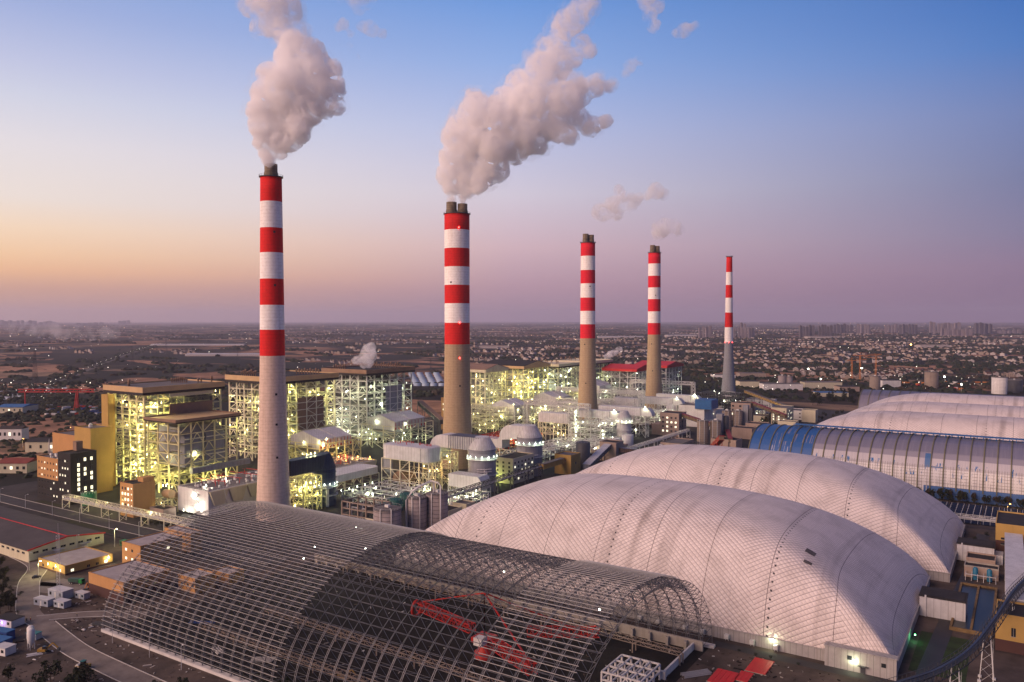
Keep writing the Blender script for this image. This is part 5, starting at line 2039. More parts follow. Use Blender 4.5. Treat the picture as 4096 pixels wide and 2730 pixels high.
yard_mat = mat("yard_concrete", (0.055, 0.05, 0.048), 0.95, 0.35, 0.05, rgb2=(0.016, 0.015, 0.0145))
dirt_mat = mat("bare_earth", (0.115, 0.085, 0.07), 1.0, 0.4, 0.06, 0.0, 0.0, 0.5, rgb2=(0.02, 0.016, 0.0145))
coal_mat = mat("coal_dust", (0.015, 0.0125, 0.0115), 1.0, 0.4, 0.08, 0.0, 0.0, 0.5, rgb2=(0.004, 0.0038, 0.0038))
asphalt = mat("asphalt", (0.05, 0.048, 0.05), 0.85, 0.2, 0.1)
site_road_mat = mat("dusty_road", (0.23, 0.195, 0.17), 0.95, 0.25, 0.12, rgb2=(0.11, 0.09, 0.08))
kerb_mat = mat("kerb_stone", (0.48, 0.45, 0.42), 0.9, 0.15, 0.3)
grass_mat = mat("lawn", (0.045, 0.050, 0.018), 1.0, 0.4, 0.15, rgb2=(0.02, 0.02, 0.012))
grass_green = mat("lawn_green", (0.03, 0.055, 0.015), 1.0, 0.4, 0.2, rgb2=(0.012, 0.02, 0.008))
sheet("plant_yard", [[(-720, 290), (-360, 290), (-360, 335), (-330, 335), (-330, 700), (30, 700), (160, 700), (160, 1300), (-720, 1300)]], 0.02, yard_mat)
sheet("building_site", [[(-520, 120), (60, 120), (60, 699), (-329, 699), (-329, 334.5), (-359, 334.5), (-359, 289), (-520, 289)]], 0.02, dirt_mat)
sheet("coal_floor", [[(-346, 199.5), (-112, 199.5), (-112, 327.5), (-346, 327.5)]], 0.05, coal_mat)
main_road = [(-760, 305), (-675, 304), (-560, 305), (-443, 308), (-400, 310), (-362, 310)]
sheet("road", ribbon(smooth(main_road), 13.0), 0.06, asphalt)
site_road = [(-505, 236), (-471, 231), (-447, 215), (-424, 203), (-398, 191), (-378, 187.5), (-360, 184), (-335, 180), (-306, 178.5), (-270, 177.5), (-200, 176), (-100, 174)]
sheet("site_road", ribbon(smooth(site_road), 9.5), 0.06, site_road_mat)
sheet("site_road_branch", ribbon(smooth([(-388, 188.5), (-381, 197), (-372, 206), (-360, 214), (-349, 219)]), 7.0), 0.055, site_road_mat)
sheet("yard_paving", [[(-446, 206), (-428, 207), (-396, 219), (-402, 229), (-436, 227)]], 0.05, mat("pale_paving", (0.20, 0.17, 0.155), 0.95, 0.2, 0.15))
sheet("dome_road", ribbon([(-112, 334), (-40, 334), (20, 333)], 6.0), 0.06, asphalt)
sheet("dome_side_road", ribbon(smooth([(-32, 340), (-29, 420), (-24, 520), (-22, 600)]), 7.0), 0.055, mat("wet_asphalt", (0.035, 0.033, 0.035), 0.6, 0.2, 0.1))
sheet("lawn", [[(-38, 350), (-18, 350), (-18, 398), (-38, 398)]], 0.05, grass_green)
sheet("lawn_verge", [[(-640, 313), (-605, 313), (-605, 318), (-640, 318)], [(-560, 299), (-500, 297), (-500, 292), (-560, 292)], [(-440, 218), (-427, 222), (-424, 218), (-436, 213)]], 0.05, grass_mat)


def kerb(pts, name="kerb"):
    b = MB()
    for p, q in zip(pts, pts[1:]):
        d = (Vector(q) - Vector(p)).normalized()
        s = Vector((-d.y, d.x)) * 0.16
        v = [(p[0] - s.x, p[1] - s.y), (q[0] - s.x, q[1] - s.y), (q[0] + s.x, q[1] + s.y), (p[0] + s.x, p[1] + s.y)]
        b.add([(x, y, z) for z in (0, 0.22) for x, y in v], [(0, 1, 5, 4), (1, 2, 6, 5), (2, 3, 7, 6), (3, 0, 4, 7), (4, 5, 6, 7)])
    return structure(b.build(name, kerb_mat, None))


def offset(pts, o):
    P = [Vector((x, y, 0)) for x, y in pts]
    out = []
    for i, p in enumerate(P):
        d = (P[min(i + 1, len(P) - 1)] - P[max(i - 1, 0)]).normalized()
        out.append((p.x - d.y * o, p.y + d.x * o))
    return out


sr = smooth(site_road)
kerb(offset(sr, -5.0))
kerb(offset(sr[30:], 5.0))
kerb(offset(sr[:24], 5.0))
br = smooth([(-388, 188.5), (-381, 197), (-372, 206), (-360, 214), (-349, 219)])
kerb(offset(br, 3.7))
kerb(offset(br[4:], -3.7))
mr_ = smooth(main_road)
kerb(offset(mr_, 6.8))
kerb(offset(mr_, -6.8))


# ------------------------------------------------------------------ buildings of the plant
def block(label, x0, x1, y0, y1, h, wall, roof=None, par=0.9, cat="building", base=None, name="building", group=None):
    t = thing(name, label, cat, ((x0 + x1) / 2, (y0 + y1) / 2, 0), group)
    if base:
        hall(t, x0, x1, y0, y1, 0, base[1], base[0], "lower_wall")
        hall(t, x0, x1, y0, y1, base[1] + 0.005, h, wall, "upper_wall")
    else:
        hall(t, x0, x1, y0, y1, 0, h, wall, "walls")
    flat_roof(t, x0, x1, y0, y1, h, roof, par, wall)
    return t


def grid(a0, a1, na, z0, z1, nz):
    return [(a0 + (a1 - a0) * i / max(1, na - 1), z0 + (z1 - z0) * k / max(1, nz - 1)) for k in range(nz) for i in range(na)]


W_LIT = [window_lit, window_lit, glass_dark]
t = block("orange office block with lit windows between the road and the pale precipitator box", -544, -528, 324, 341, 23, wall_orange)
hall(t, -535, -528.5, 332, 340.5, 23.95, 27, wall_orange, "roof_house")
windows(t, 'y-', 324, grid(-541, -534, 3, 3.5, 19, 5), 1.7, 1.9, [window_lit, glass_dark, window_lit], 3)
windows(t, 'y-', 324, grid(-530, -530, 1, 3.5, 20, 5), 1.0, 1.0, [window_lit], 4)
t = block("low brown pump house beside the orange office block", -524, -508, 334, 344, 5.5, wall_pinkish)
windows(t, 'y-', 334, grid(-521, -512, 3, 1.8, 1.8, 1), 2.2, 2.0, [window_lit], 4)

t = block("black stair block joined to an orange wing, tall lit window strips on its side", -622, -604, 321, 341, 38, wall_black)
windows(t, 'x+', -604, grid(327, 337, 3, 6, 32, 8), 1.8, 2.6, [window_lit, window_lit, glass_dark], 6, steel_dark)
windows(t, 'y-', 321, grid(-619, -608, 4, 4, 32, 6), 1.1, 1.5, [window_lit, glass_dark, glass_dark], 7, steel_dark)
hall(t, -655, -622.02, 322, 341, 0, 16, wall_black, "lower_wing")
hall(t, -655, -622.02, 322, 341, 16.01, 32, wall_orange, "upper_wing")
flat_roof(t, -655, -622.5, 322, 341, 32, roof_grey, 0.9, wall_orange)
windows(t, 'y-', 322, grid(-652, -626, 7, 3, 28, 6), 1.1, 1.4, [window_lit, glass_dark, glass_dark, glass_dark], 8, steel_dark)
roof_clutter(t, -652, -626, 324, 339, 32.15, 9, steel_grey, 14, False)
hall(t, -619, -614, 331, 336, 38.9, 46, clad_brown, "roof_tank")
t = block("tall plain orange building behind the black stair block", -690, -652, 352, 372, 44, wall_orange, roof_grey)
hall(t, -651.9, -628, 350, 368, 0, 52, wall_ochre, "stepped_wing")
flat_roof(t, -651.5, -628, 350, 368, 52, roof_grey, 0.9, wall_ochre)
b = MB()
b.lathe(-642, 358, [(1.6, 52.1), (1.6, 54), (1.1, 55), (0.2, 55.6)], 14)
b.build("roof_vent", clad_pale, t)
b = MB()
b.lathe(-596, 330, [(5.4, 0), (5.4, 8.5), (3, 9.2), (0.1, 9.6)], 28)
tk = thing("storage_tank", "green storage tank at the foot of the nearest boiler house", "tank", (-596, 330, 0))
b.build("shell", green_paint, tk)
b = MB()
for i in range(16):
    a = 2 * math.pi * i / 16
    b.bar((-596 + 5.3 * math.cos(a), 330 + 5.3 * math.sin(a), 8.5), (-596 + 5.3 * math.cos(a), 330 + 5.3 * math.sin(a), 9.9), 0.12)
b.build("roof_rail", steel_grey, tk)

t = block("green lit office block with rows of windows between two grey absorber towers", -383, -365, 566, 600, 21, wall_cream)
windows(t, 'x+', -365, grid(569, 597, 6, 3, 17, 5), 1.9, 1.7, [glass_dark, glass_dark, window_lit], 9)
windows(t, 'y-', 566, grid(-381, -369, 3, 3, 17, 5), 1.9, 1.7, [glass_dark], 9)
lamps_in(t, [(-386, 561, 8), (-380, 560, 3)], 5000, (0.85, 1.0, 0.3), lamp_yellow, 0.35)
t = block("plain ochre transfer tower between the grey absorbers and the second dome", -360, -343, 628, 646, 17, wall_ochre, roof_grey)
windows(t, 'y-', 628, grid(-352, -349, 3, 12, 12, 1), 0.5, 1.6, [glass_dark], 2)
windows(t, 'x+', -343, [(637, 9)], 1.6, 1.8, [glass_dark], 2)
t = block("tan transfer tower with a dark flat roof at the top of the sloping conveyor", -356, -338, 711, 728, 18, wall_pinkish, roof_dark)
hall(t, -372, -356.02, 714, 726, 0, 8, wall_pinkish, "annex")
t = block("pinkish brown office tower with lit windows left of the twin concrete silos", -372, -348, 905, 930, 27, wall_pinkish, roof_dark)
windows(t, 'y-', 905, grid(-368, -352, 4, 5, 21, 4), 2.2, 2.2, [glass_dark, window_lit, glass_dark], 12)
windows(t, 'x+', -348, grid(909, 926, 3, 5, 21, 4), 2.2, 2.2, [glass_dark, window_lit], 13)
hall(t, -384, -372.02, 908, 928, 0, 13, wall_pinkish, "low_wing")
t = block("white process building carrying a bright blue box on its roof", -385, -350, 1000, 1034, 27, wall_white, roof_grey)
hall(t, -362, -340, 998, 1024, 24, 36, blue_clad, "blue_penthouse")
b = MB()
for k in range(8):
    b.bar((-386, 999, 3 * k), (-381, 999, 3 * k + 3), 0.4)
b.build("stairs", steel_grey, t)
t = block("brown block with a few lit windows behind the blue box building", -345, -318, 1095, 1120, 24, wall_pinkish, roof_dark)
windows(t, 'y-', 1095, grid(-342, -322, 3, 8, 19, 3), 3, 2.6, [window_lit, glass_dark, glass_dark], 14)
t = block("tan office block with rows of lit windows left of the domes beyond the shed", -286, -266, 1080, 1118, 22, wall_cream, roof_grey)
windows(t, 'y-', 1080, grid(-283, -269, 3, 3, 17, 5), 1.8, 1.8, [window_lit, glass_dark], 15)
windows(t, 'x+', -266, grid(1084, 1114, 6, 3, 17, 5), 1.8, 1.8, [glass_dark, glass_dark, window_lit], 16)
t = block("low tan control house with four dark windows near the third dome", -262, -240, 1020, 1036, 12, wall_cream, roof_grey)
windows(t, 'y-', 1020, grid(-259, -243, 4, 5, 5, 1), 2, 2.4, [glass_dark], 16)
block("tan conveyor junction house beside the third dome", -258, -240, 1130, 1146, 16, wall_cream, roof_grey)
block("low brown junction house left of the blue shed end", -290, -262, 850, 872, 9, wall_pinkish, roof_dark)
block("brown transfer house between conveyors in front of the tan office block", -292, -268, 930, 950, 12, wall_pinkish, roof_dark)
t = block("long white workshop with blue roof beyond the brown transfer house", -352, -312, 1150, 1200, 9, wall_white, blue_clad)
t = block("low beige building in front of the two silos near the steel frame", -345, -330, 430, 446, 8.5, wall_cream, roof_dark)
windows(t, 'y-', 430, [(-338, 3)], 1.4, 2.4, [glass_dark], 1)
block("small beige shed behind the low beige building by the silos", -345, -333, 455, 466, 8, wall_cream, roof_grey)
block("flat roofed tan pump building left of the grey silos", -375, -352, 380, 396, 5, wall_cream, roof_grey)

t = block("low grey workshop between the pipe bridge and the twin silos", -328, -306, 800, 840, 8, wall_pinkish, roof_grey)
windows(t, 'y-', 800, grid(-325, -309, 3, 3, 4, 2), 2, 1.6, [window_lit, glass_dark, glass_dark], 0)

t = block("small white control cabin left of the farther pair of silos", -338, -326, 985, 1000, 10, wall_white, roof_dark)
windows(t, 'y-', 985, grid(-335, -329, 3, 3, 6, 2), 2, 1.6, [window_lit, glass_dark, glass_dark], 1)

t = block("long low store left of the tan office block", -330, -296, 1085, 1110, 9, wall_cream, roof_grey)
windows(t, 'y-', 1085, grid(-327, -299, 3, 3, 5, 2), 2, 1.6, [window_lit, glass_dark, glass_dark], 2)

t = block("pale workshop behind the tan office block", -300, -262, 1150, 1180, 12, wall_white, roof_grey)
windows(t, 'y-', 1150, grid(-297, -265, 3, 3, 8, 2), 2, 1.6, [window_lit, glass_dark, glass_dark], 3)

t = block("grey two storey block beside the third dome's left end", -292, -268, 985, 1006, 11, wall_pinkish, roof_dark)
windows(t, 'y-', 985, grid(-289, -271, 3, 3, 7, 2), 2, 1.6, [window_lit, glass_dark, glass_dark], 4)

t = block("white hall right of the slimmest chimney base", -372, -330, 1255, 1280, 14, wall_white, roof_grey)
windows(t, 'y-', 1255, grid(-369, -333, 3, 3, 10, 2), 2, 1.6, [window_lit, glass_dark, glass_dark], 5)

t = block("low brown hall right behind the tan transfer tower", -372, -350, 735, 765, 9, wall_pinkish, roof_dark)
windows(t, 'y-', 735, grid(-369, -353, 3, 3, 5, 2), 2, 1.6, [window_lit, glass_dark, glass_dark], 6)

t = block("white machine hall in front of the fourth chimney base", -380, -352, 1050, 1085, 16, wall_white, roof_grey)
windows(t, 'y-', 1050, grid(-377, -355, 3, 3, 12, 2), 2, 1.6, [window_lit, glass_dark, glass_dark], 7)


# silos
def silo(label, x, y, r, h, m, group=None, pipes=True):
    t = thing("silo", label, "silo", (x, y, 0), group)
    b = MB()
    b.lathe(x, y, [(r, 0), (r, h)], 40)
    b.build("shell", m, t)
    b = MB()
    b.lathe(x, y, [(r + 0.25, h - .2), (r + 0.25, h + 0.15), (r - 0.5, h + 0.3), (0.2, h + 0.9)], 40)
    b.build("roof", roof_grey, t)
    b = MB()
    for zz in np.arange(2.2, h, 2.6):
        b.lathe(x, y, [(r + .01, zz), (r + .14, zz), (r + .14, zz + .16), (r + .01, zz + .16)], 36, False, False)
    b.build("hoop", steel_dark, t)
    if pipes:
        a = math.atan2(-y, -x)
        for da in (0.25, -0.5):
            b = MB()
            px, py = x + (r + .5) * math.cos(a + da), y + (r + .5) * math.sin(a + da)
            b.tube([(px, py, 0), (px, py, h + 1.2), (x + (r - 2) * math.cos(a + da), y + (r - 2) * math.sin(a + da), h + 1.4)], 0.28, 8)
            b.build("riser_pipe", clad_pale, t)
    b = MB()
    for i in range(20):
        a0, a1 = 2 * math.pi * i / 20, 2 * math.pi * (i + 1) / 20
        p, q = (x + (r - .1) * math.cos(a0), y + (r - .1) * math.sin(a0)), (x + (r - .1) * math.cos(a1), y + (r - .1) * math.sin(a1))
        b.bar((*p, h + .2), (*p, h + 1.4), 0.1, 3)
        b.bar((*p, h + 1.4), (*q, h + 1.4), 0.1, 3)
    b.box(x - 1.5, x + 1.5, y - 1, y + 1, h + 0.6, h + 2.4)
    b.build("roof_rail", steel_grey, t)
    return t


silo_grey = mat("silo_grey", (0.27, 0.23, 0.23), 0.8, 0.12, 0.15, streak=0.3)
silo("shortest of three grey silos behind the steel frame, leftmost", -343, 383, 8.9, 19, silo_grey)
silo("middle one of three grey silos behind the steel frame, with a thick white pipe", -335, 403, 6.5, 23.5, silo_grey)
s3 = silo("grey silo with a zigzag stair, right of two grey silos behind the steel frame", -327, 414, 7.2, 25, silo_grey)
b = MB()
for k in range(8):
    za, zb = 2 + 2.8 * k, 4.8 + 2.8 * k
    p, q = ((-336.5, 405.2), (-332.5, 406.8))
    if k % 2:
        p, q = q, p
    b.bar((*p, za), (*q, zb), 0.7)
    b.bar((p[0], p[1], za + 1.1), (q[0], q[1], zb + 1.1), 0.15)
b.build("stairs", steel_cream, s3)
t = thing("conveying_pipe", "bent white conveying pipe looping over the grey silos", "pipe", (-332, 402, 0))
b = MB()
b.tube([(-338.5, 396.5, 0), (-338.5, 396.5, 22), (-336, 399, 28), (-333, 402, 30.5), (-329.5, 411, 33.5), (-328.5, 412.5, 32), (-328.5, 412.5, 26)], 0.75, 10)
b.build("pipe", clad_pale, t)
b = MB()
b.tube([(-331, 411, 33), (-327, 409, 34), (-321.5, 408.3, 33.5), (-319.5, 408, 32), (-319.5, 408, 1)], 0.5, 10)
b.build("return_pipe", clad_pale, t)
conc_silo = mat("silo_concrete", (0.25, 0.20, 0.165), 0.9, 0.15, 0.12, streak=0.4)
for (lab, x, y) in (("left one of twin brown concrete silos right of the office tower", -302, 858), ("right one of twin brown concrete silos right of the office tower", -290, 866)):
    silo(lab, x, y, 6.2, 27.5, conc_silo)
t = thing("bucket_elevator", "tall grey elevator shaft standing behind the twin brown silos", "elevator shaft", (-289, 880, 0))
hall(t, -293, -286, 876, 883, 0, 34, clad_grey, "shaft")
b = MB()
b.lathe(-284, 884, [(3.2, 0), (3.2, 30), (2.0, 31.5)], 20)
b.build("side_vessel", steel_dark, t)
for (lab, x, y) in (("left one of a farther pair of brown silos behind the twin silos", -322, 1005), ("right one of a farther pair of brown silos behind the twin silos", -310, 1012)):
    silo(lab, x, y, 6.0, 23, conc_silo)
t = thing("bucket_elevator", "grey elevator shaft standing beside the farther pair of silos", "elevator shaft", (-302, 1022, 0))
hall(t, -306, -299, 1019, 1026, 0, 30, clad_grey, "shaft")
hall(t, -298, -294, 1019, 1026, 0, 26, steel_dark, "ladder_cage")
for (lab, x, y, r, h) in (("small grey slurry tank left of the pipe bridge, under pipes", -372, 812, 6.5, 12), ("small pale tank with lamp beside the brightly lit absorber", -374, 786, 6.5, 11),
                          ("dark tank beside the second grey absorber tower", -352, 668, 6.8, 24), ("teal open tank nearest to the low beige pump building", -385, 428, 5, 8), ("teal open tank in the middle of its row", -388, 443, 5, 8), ("teal open tank farthest back in its row", -391, 458, 5, 9)):
    t = thing("storage_tank", lab, "tank", (x, y, 0))
    b = MB()
    b.lathe(x, y, [(r, 0), (r, h), (r * .9, h + .1), (0.3, h + 1.2)], 30)
    b.build("shell", mat("teal_tank", (0.02, 0.10, 0.09), 0.6, 0.2) if "teal" in lab else (steel_dark if "dark" in lab else clad_pale), t)
    b = MB()
    for i in range(14):
        a0 = 2 * math.pi * i / 14
        b.bar((x + r * math.cos(a0), y + r * math.sin(a0), h), (x + r * math.cos(a0), y + r * math.sin(a0), h + 1.2), 0.12, 3)
    b.build("roof_rail", steel_grey, t)

# concrete pipe rack at the left of the silos
t = thing("concrete_rack", "brown concrete pipe rack between the navy tower and the grey silos", "pipe rack", (-380, 400, 0))
lit_frame(t, -398, -368, 398, 414, [5, 9.5, 14], 4, 1, conc_silo, 171, 1.0, 0.8, False, 0.0, 0.0)
pipe_runs(t, -397, -369, 399, 413, 2, 14, 10, clad_pale, 172, 0.3, 0.5)

# covered conveyors and walkways
g_cover = (wall_ochre, roof_grey)
b_cover = (mat("gallery_brown", (0.20, 0.14, 0.08), 0.8, 0.15, 0.2, lines=[(3, 3.0, 0.3, (0.07, 0.05, 0.03))]), mat("gallery_red", (0.25, 0.045, 0.05), 0.6, 0.2, 0.2))
truss_bridge("dark lattice pipe bridge running from the silos to the ochre gallery", (-344, 418), (-351, 588), 13, 3.2, 3.2, steel_dark, True, 3.0, True, lab_cat="pipe bridge", bar=0.28)
truss_bridge("enclosed ochre gallery joined to the ochre transfer tower", (-351, 589), (-351, 627), 11, 4.0, 5.0, wall_ochre, False, 4, False, lab_cat="gallery", name="conveyor_gallery", cover=g_cover)
truss_bridge("wide grey sloping conveyor between the ochre and the tan transfer towers", (-338, 648), (-347, 711), (3, 13), 4.0, 7.0, steel_dark, True, 4, False, lab_cat="conveyor", name="conveyor_gallery", cover=(clad_grey, clad_pale))
truss_bridge("short dark conveyor gallery right of the tan transfer tower", (-338, 719), (-318, 735), (9, 6), 4.0, 5.0, steel_dark, True, 4, False, lab_cat="conveyor", name="conveyor_gallery", cover=(clad_brown, clad_grey))
truss_bridge("long white railed pipe bridge right of the tan transfer tower", (-338, 738), (-336, 905), 8, 2.6, 4.0, steel_grey, True, 3.5, True, bar=0.25)
truss_bridge("brown conveyor gallery with red roof from the office tower down to the twin silos", (-348, 915), (-300, 902), (23, 14), 4.0, 4.5, steel_dark, True, 4, False, lab_cat="conveyor", name="conveyor_gallery", cover=b_cover)
truss_bridge("brown conveyor gallery with red roof right of the twin silos", (-292, 905), (-268, 850), (16, 7), 4.0, 4.5, steel_dark, True, 4, False, lab_cat="conveyor", name="conveyor_gallery", cover=b_cover)
truss_bridge("bright red roofed conveyor climbing to the blue shed end", (-272, 800), (-250, 765), (5, 22), 4.0, 5.0, red_steel, True, 4, False, lab_cat="conveyor", name="conveyor_gallery", cover=(clad_brown, red_roof))
truss_bridge("brown conveyor gallery in front of the office tower, low and sloping", (-384, 918), (-420, 850), (6, 16), 4.0, 4.5, steel_dark, True, 4, False, lab_cat="conveyor", name="conveyor_gallery", cover=b_cover)
truss_bridge("brown conveyor gallery behind the farther pair of silos", (-318, 1105), (-262, 1062), (22, 12), 4.0, 4.5, steel_dark, True, 4, False, lab_cat="conveyor", name="conveyor_gallery", cover=b_cover)
truss_bridge("long yellowish covered conveyor left of the tan office block", (-368, 1240), (-280, 1150), (26, 14), 4.0, 4.5, steel_dark, True, 4, False, lab_cat="conveyor", name="conveyor_gallery", cover=g_cover)
truss_bridge("dark coal conveyor sloping down behind the thickest chimney", (-612, 742), (-545, 700), (38, 24), 4.5, 6.0, steel_dark, True, 4, False, lab_cat="conveyor", name="conveyor_gallery", cover=(steel_dark, clad_brown))
t = block("orange transfer tower left of the thickest chimney behind the dark conveyor", -625, -600, 800, 822, 40, wall_orange, roof_dark)
windows(t, 'y-', 800, grid(-621, -604, 4, 25, 32, 2), 2.4, 2.0, [window_lit, glass_dark], 3)
truss_bridge("yellow lit pipe rack on trestle legs along the road", (-598, 314), (-452, 317), 7, 3.0, 5.0, steel_cream, True, 3.5, True, bar=0.3)

# lower left: warehouse and low buildings ---------------------------------------
t = thing("warehouse", "long warehouse with dark roof, red trimmed gable and cream walls by the road", "warehouse", (-560, 253, 0))
b = MB()
b.prism([(231, 0), (275.5, 0), (275.5, 6.8), (253.2, 9.8), (231, 6.8)], 'x', -640, -481)
b.build("walls", wall_cream, t)
b = MB()
b.prism([(230.4, 6.75), (253.2, 9.85), (276.1, 6.75), (276.1, 7.15), (253.2, 10.3), (230.4, 7.15)], 'x', -640.5, -480.6)
r = b.build("roof", mat("warehouse_roof", (0.07, 0.058, 0.058), 0.8, 0.2, 0.08, lines=[(0, 12.0, 0.25, (0.05, 0.045, 0.045))]), t)
b = MB()
b.prism([(230.2, 6.9), (253.2, 10.0), (276.3, 6.9), (276.3, 7.7), (253.2, 10.9), (230.2, 7.7)], 'x', -480.58, -480.2)
b.build("gable_trim", red_roof, r)
b = MB()
b.box(-640, -481, 252.9, 253.5, 10.32, 10.6)
b.build("ridge_strip", red_roof, r)
windows(t, 'x+', -481, [(235 + 5.2 * k, 4.6) for k in range(8)], 3.0, 1.1, [glass_dark], 3)
windows(t, 'y-', 231, [(-487 - 6.0 * k, 4.4) for k in range(6)], 3.0, 1.0, [glass_dark], 3)
for y in (247.5, 263.5):
    b = MB()
    b.box(-480.97, -480.85, y - 2, y + 2, 0.02, 3.6)
    b.box(-480.9, -478.6, y - 3.2, y + 3.2, 4.0, 4.2)
    b.build("door", steel_grey, t)
hall(t, -481.2, -480.94, 231, 275.5, 0, 0.9, clad_brown, "plinth")


def low_house(label, x0, x1, y0, y1, h, wall, base, cells_y, cells_x, wm, roofm=None):
    t = block(label, x0, x1, y0, y1, h, wall, roofm or mat("pale_roof", (0.36, 0.32, 0.31), 0.9, 0.15, 0.15), 0.6, base=base)
    if cells_y:
        windows(t, 'y-', y0, cells_y, 1.6, 1.4, wm, 5)
    if cells_x:
        windows(t, 'x+', x1, cells_x, 1.6, 1.4, wm, 6)
    return t


t = low_house("small yellow site office with lit windows in front of the warehouse gable", -468, -440, 230, 257, 4.8, wall_ochre, (wall_maroon, 0.9), [(-463, 1.4), (-452, 1.4), (-445, 1.4)], [(234, 1.4), (243, 1.4), (248, 1.4), (253, 1.4)], [window_lit, glass_dark])
lamps_in(t, [(-438.8, 254, 4.2), (-455, 228.6, 4.0), (-447, 228.6, 4.2)], 900, (1.0, 0.85, 0.5), lamp_yellow, 0.3)
low_house("orange flat roofed hall touching the left end of the steel frame, dark lower wall", -402, -371, 222, 248, 10.2, wall_orange, (wall_maroon, 5.2), [], [(228, 6.5)], [glass_dark])
low_house("orange hall with pale flat roof and arched windows left of the steel frame", -432, -414, 258, 284, 13.0, wall_orange, None, [(-428, 4), (-422, 4), (-417, 4), (-428, 9), (-422, 9)], [(265, 8), (275, 8)], [glass_dark, window_lit])
low_house("orange hall farther back, near the road end of the pipe rack", -446, -420, 294, 302, 11, wall_orange, None, [(-440, 6), (-434, 6), (-428, 6)], [], [glass_dark])
t = low_house("tan site hut seen through the left end of the steel frame", -368, -354, 250, 262, 7.5, wall_orange, None, [(-365, 3), (-360, 3), (-356, 3)], [], [glass_dark])
low_house("lower tan site hut behind another hut at the frame's left end", -364, -351, 268, 278, 5.5, wall_orange, None, [(-360, 2.5)], [], [glass_dark])

# site cabins and containers
cab = mat("cabin_pale_blue", (0.36, 0.40, 0.46), 0.6, 0.1, 0.3, 0.1, 0.25, lines=[(3, 1.2, 0.08, (0.2, 0.23, 0.27))])
cab_blue = mat("cabin_blue", (0.015, 0.05, 0.20), 0.6, 0.15, 0.3)


def cabin(label, x, y, L, W, h, rot, m, rm, door=True):
    t = thing("site_cabin", label, "site cabin", (x, y, 0))
    b = MB()
    b.box(-L / 2 + x, L / 2 + x, -W / 2 + y, W / 2 + y, 0.25, h)
    b.build("walls", m, t)
    b = MB()
    b.box(-L / 2 - .15 + x, L / 2 + .15 + x, -W / 2 - .15 + y, W / 2 + .15 + y, h + .01, h + 0.25)
    b.build("roof", rm, t)
    for k in range(3):
        b = MB()
        a = x - L * .32 + L * .32 * k
        if k == 1:
            b.box(a - .5, a + .5, y - W / 2 - .05, y - W / 2 + .03, 0.3, h - 0.6)
            b.build("door", steel_grey, t)
        else:
            b.box(a - .7, a + .7, y - W / 2 - .05, y - W / 2 + .03, h * .45, h * .8)
            b.build("window", glass_dark, t)
    t.rotation_euler.z = rot
    return t


pale_rf = mat("pale_metal_roof", (0.50, 0.49, 0.50), 0.6, 0.12, 0.2)
cabin("longer pale blue site cabin at the back of its group", -407, 210.5, 11, 6, 4.4, R(8), cab, pale_rf)
cabin("pale blue container cabin with double doors at the front left of its group", -403, 200.5, 9.5, 4, 3.4, R(12), cab, pale_rf)
cabin("pale blue cabin with a bright white roof, front right of its group", -393, 204, 7, 4, 3.2, R(10), cab, pale_rf)
cabin("smallest pale blue cabin standing apart at the right of its group", -397, 216, 7, 3.4, 3.0, R(6), cab, pale_rf)
cabin("long blue cabin at the left picture edge, behind the other blue cabins", -378, 168, 16, 4, 4.2, R(14), cab_blue, blue_clad)
cabin("blue roofed cabin at the left picture edge between a blue and a white one", -369, 163, 13, 6, 3.8, R(14), cab_blue, blue_clad)
cabin("white flat roofed cabin at the left picture edge beside the blue cabins", -359, 161.5, 9, 5, 3.4, R(14), wall_white, pale_rf)
cabin("tiny teal roofed cabin near the pair of white silos", -364, 176.5, 5.5, 3, 2.8, R(16), cab, mat("teal_roof", (0.02, 0.14, 0.15), 0.6, 0.15))
cabin("grey roofed gate hut with violet lamps at the left picture edge", -390, 178.5, 11, 6.5, 3.6, R(12), wall_white, roof_dark)
cabin("dark green storage container beside the warehouse corner", -466, 281, 8, 3.4, 3.2, R(2), green_paint, green_paint)
gl_v = thing("violet_lamp", "violet lamp glowing on the gate hut", "lamp", (-389, 174.8, 0))
b = MB()
b.lathe(-389, 174.9, [(0.1, 2.2), (0.25, 2.4), (0.25, 2.7), (0.1, 2.9)], 8)
b.build("bulb", glow("lamp_violet", (0.35, 0.2, 1.0), 10.0), gl_v)
lamp(gl_v, (-389, 174.4, 2.4), 300, (0.3, 0.2, 1.0), radius=0.2)
for (lab, x, y) in (("left one of two small white cement silos on legs", -356.5, 171.5), ("right one of two small white cement silos on legs", -353.4, 170.2)):
    t = thing("cement_silo", lab, "silo", (x, y, 0))
    b = MB()
    b.lathe(x, y, [(0.3, 1.6), (1.45, 3.2), (1.45, 8.2), (0.9, 8.9), (0.2, 9.0)], 20)
    b.build("drum", wall_white, t)
    for a in range(4):
        b = MB()
        c, s_ = math.cos(a * math.pi / 2 + .78), math.sin(a * math.pi / 2 + .78)
        b.bar((x + 1.3 * c, y + 1.3 * s_, 0), (x + 1.3 * c, y + 1.3 * s_, 3.4), 0.2)
        b.build("leg", steel_grey, t)

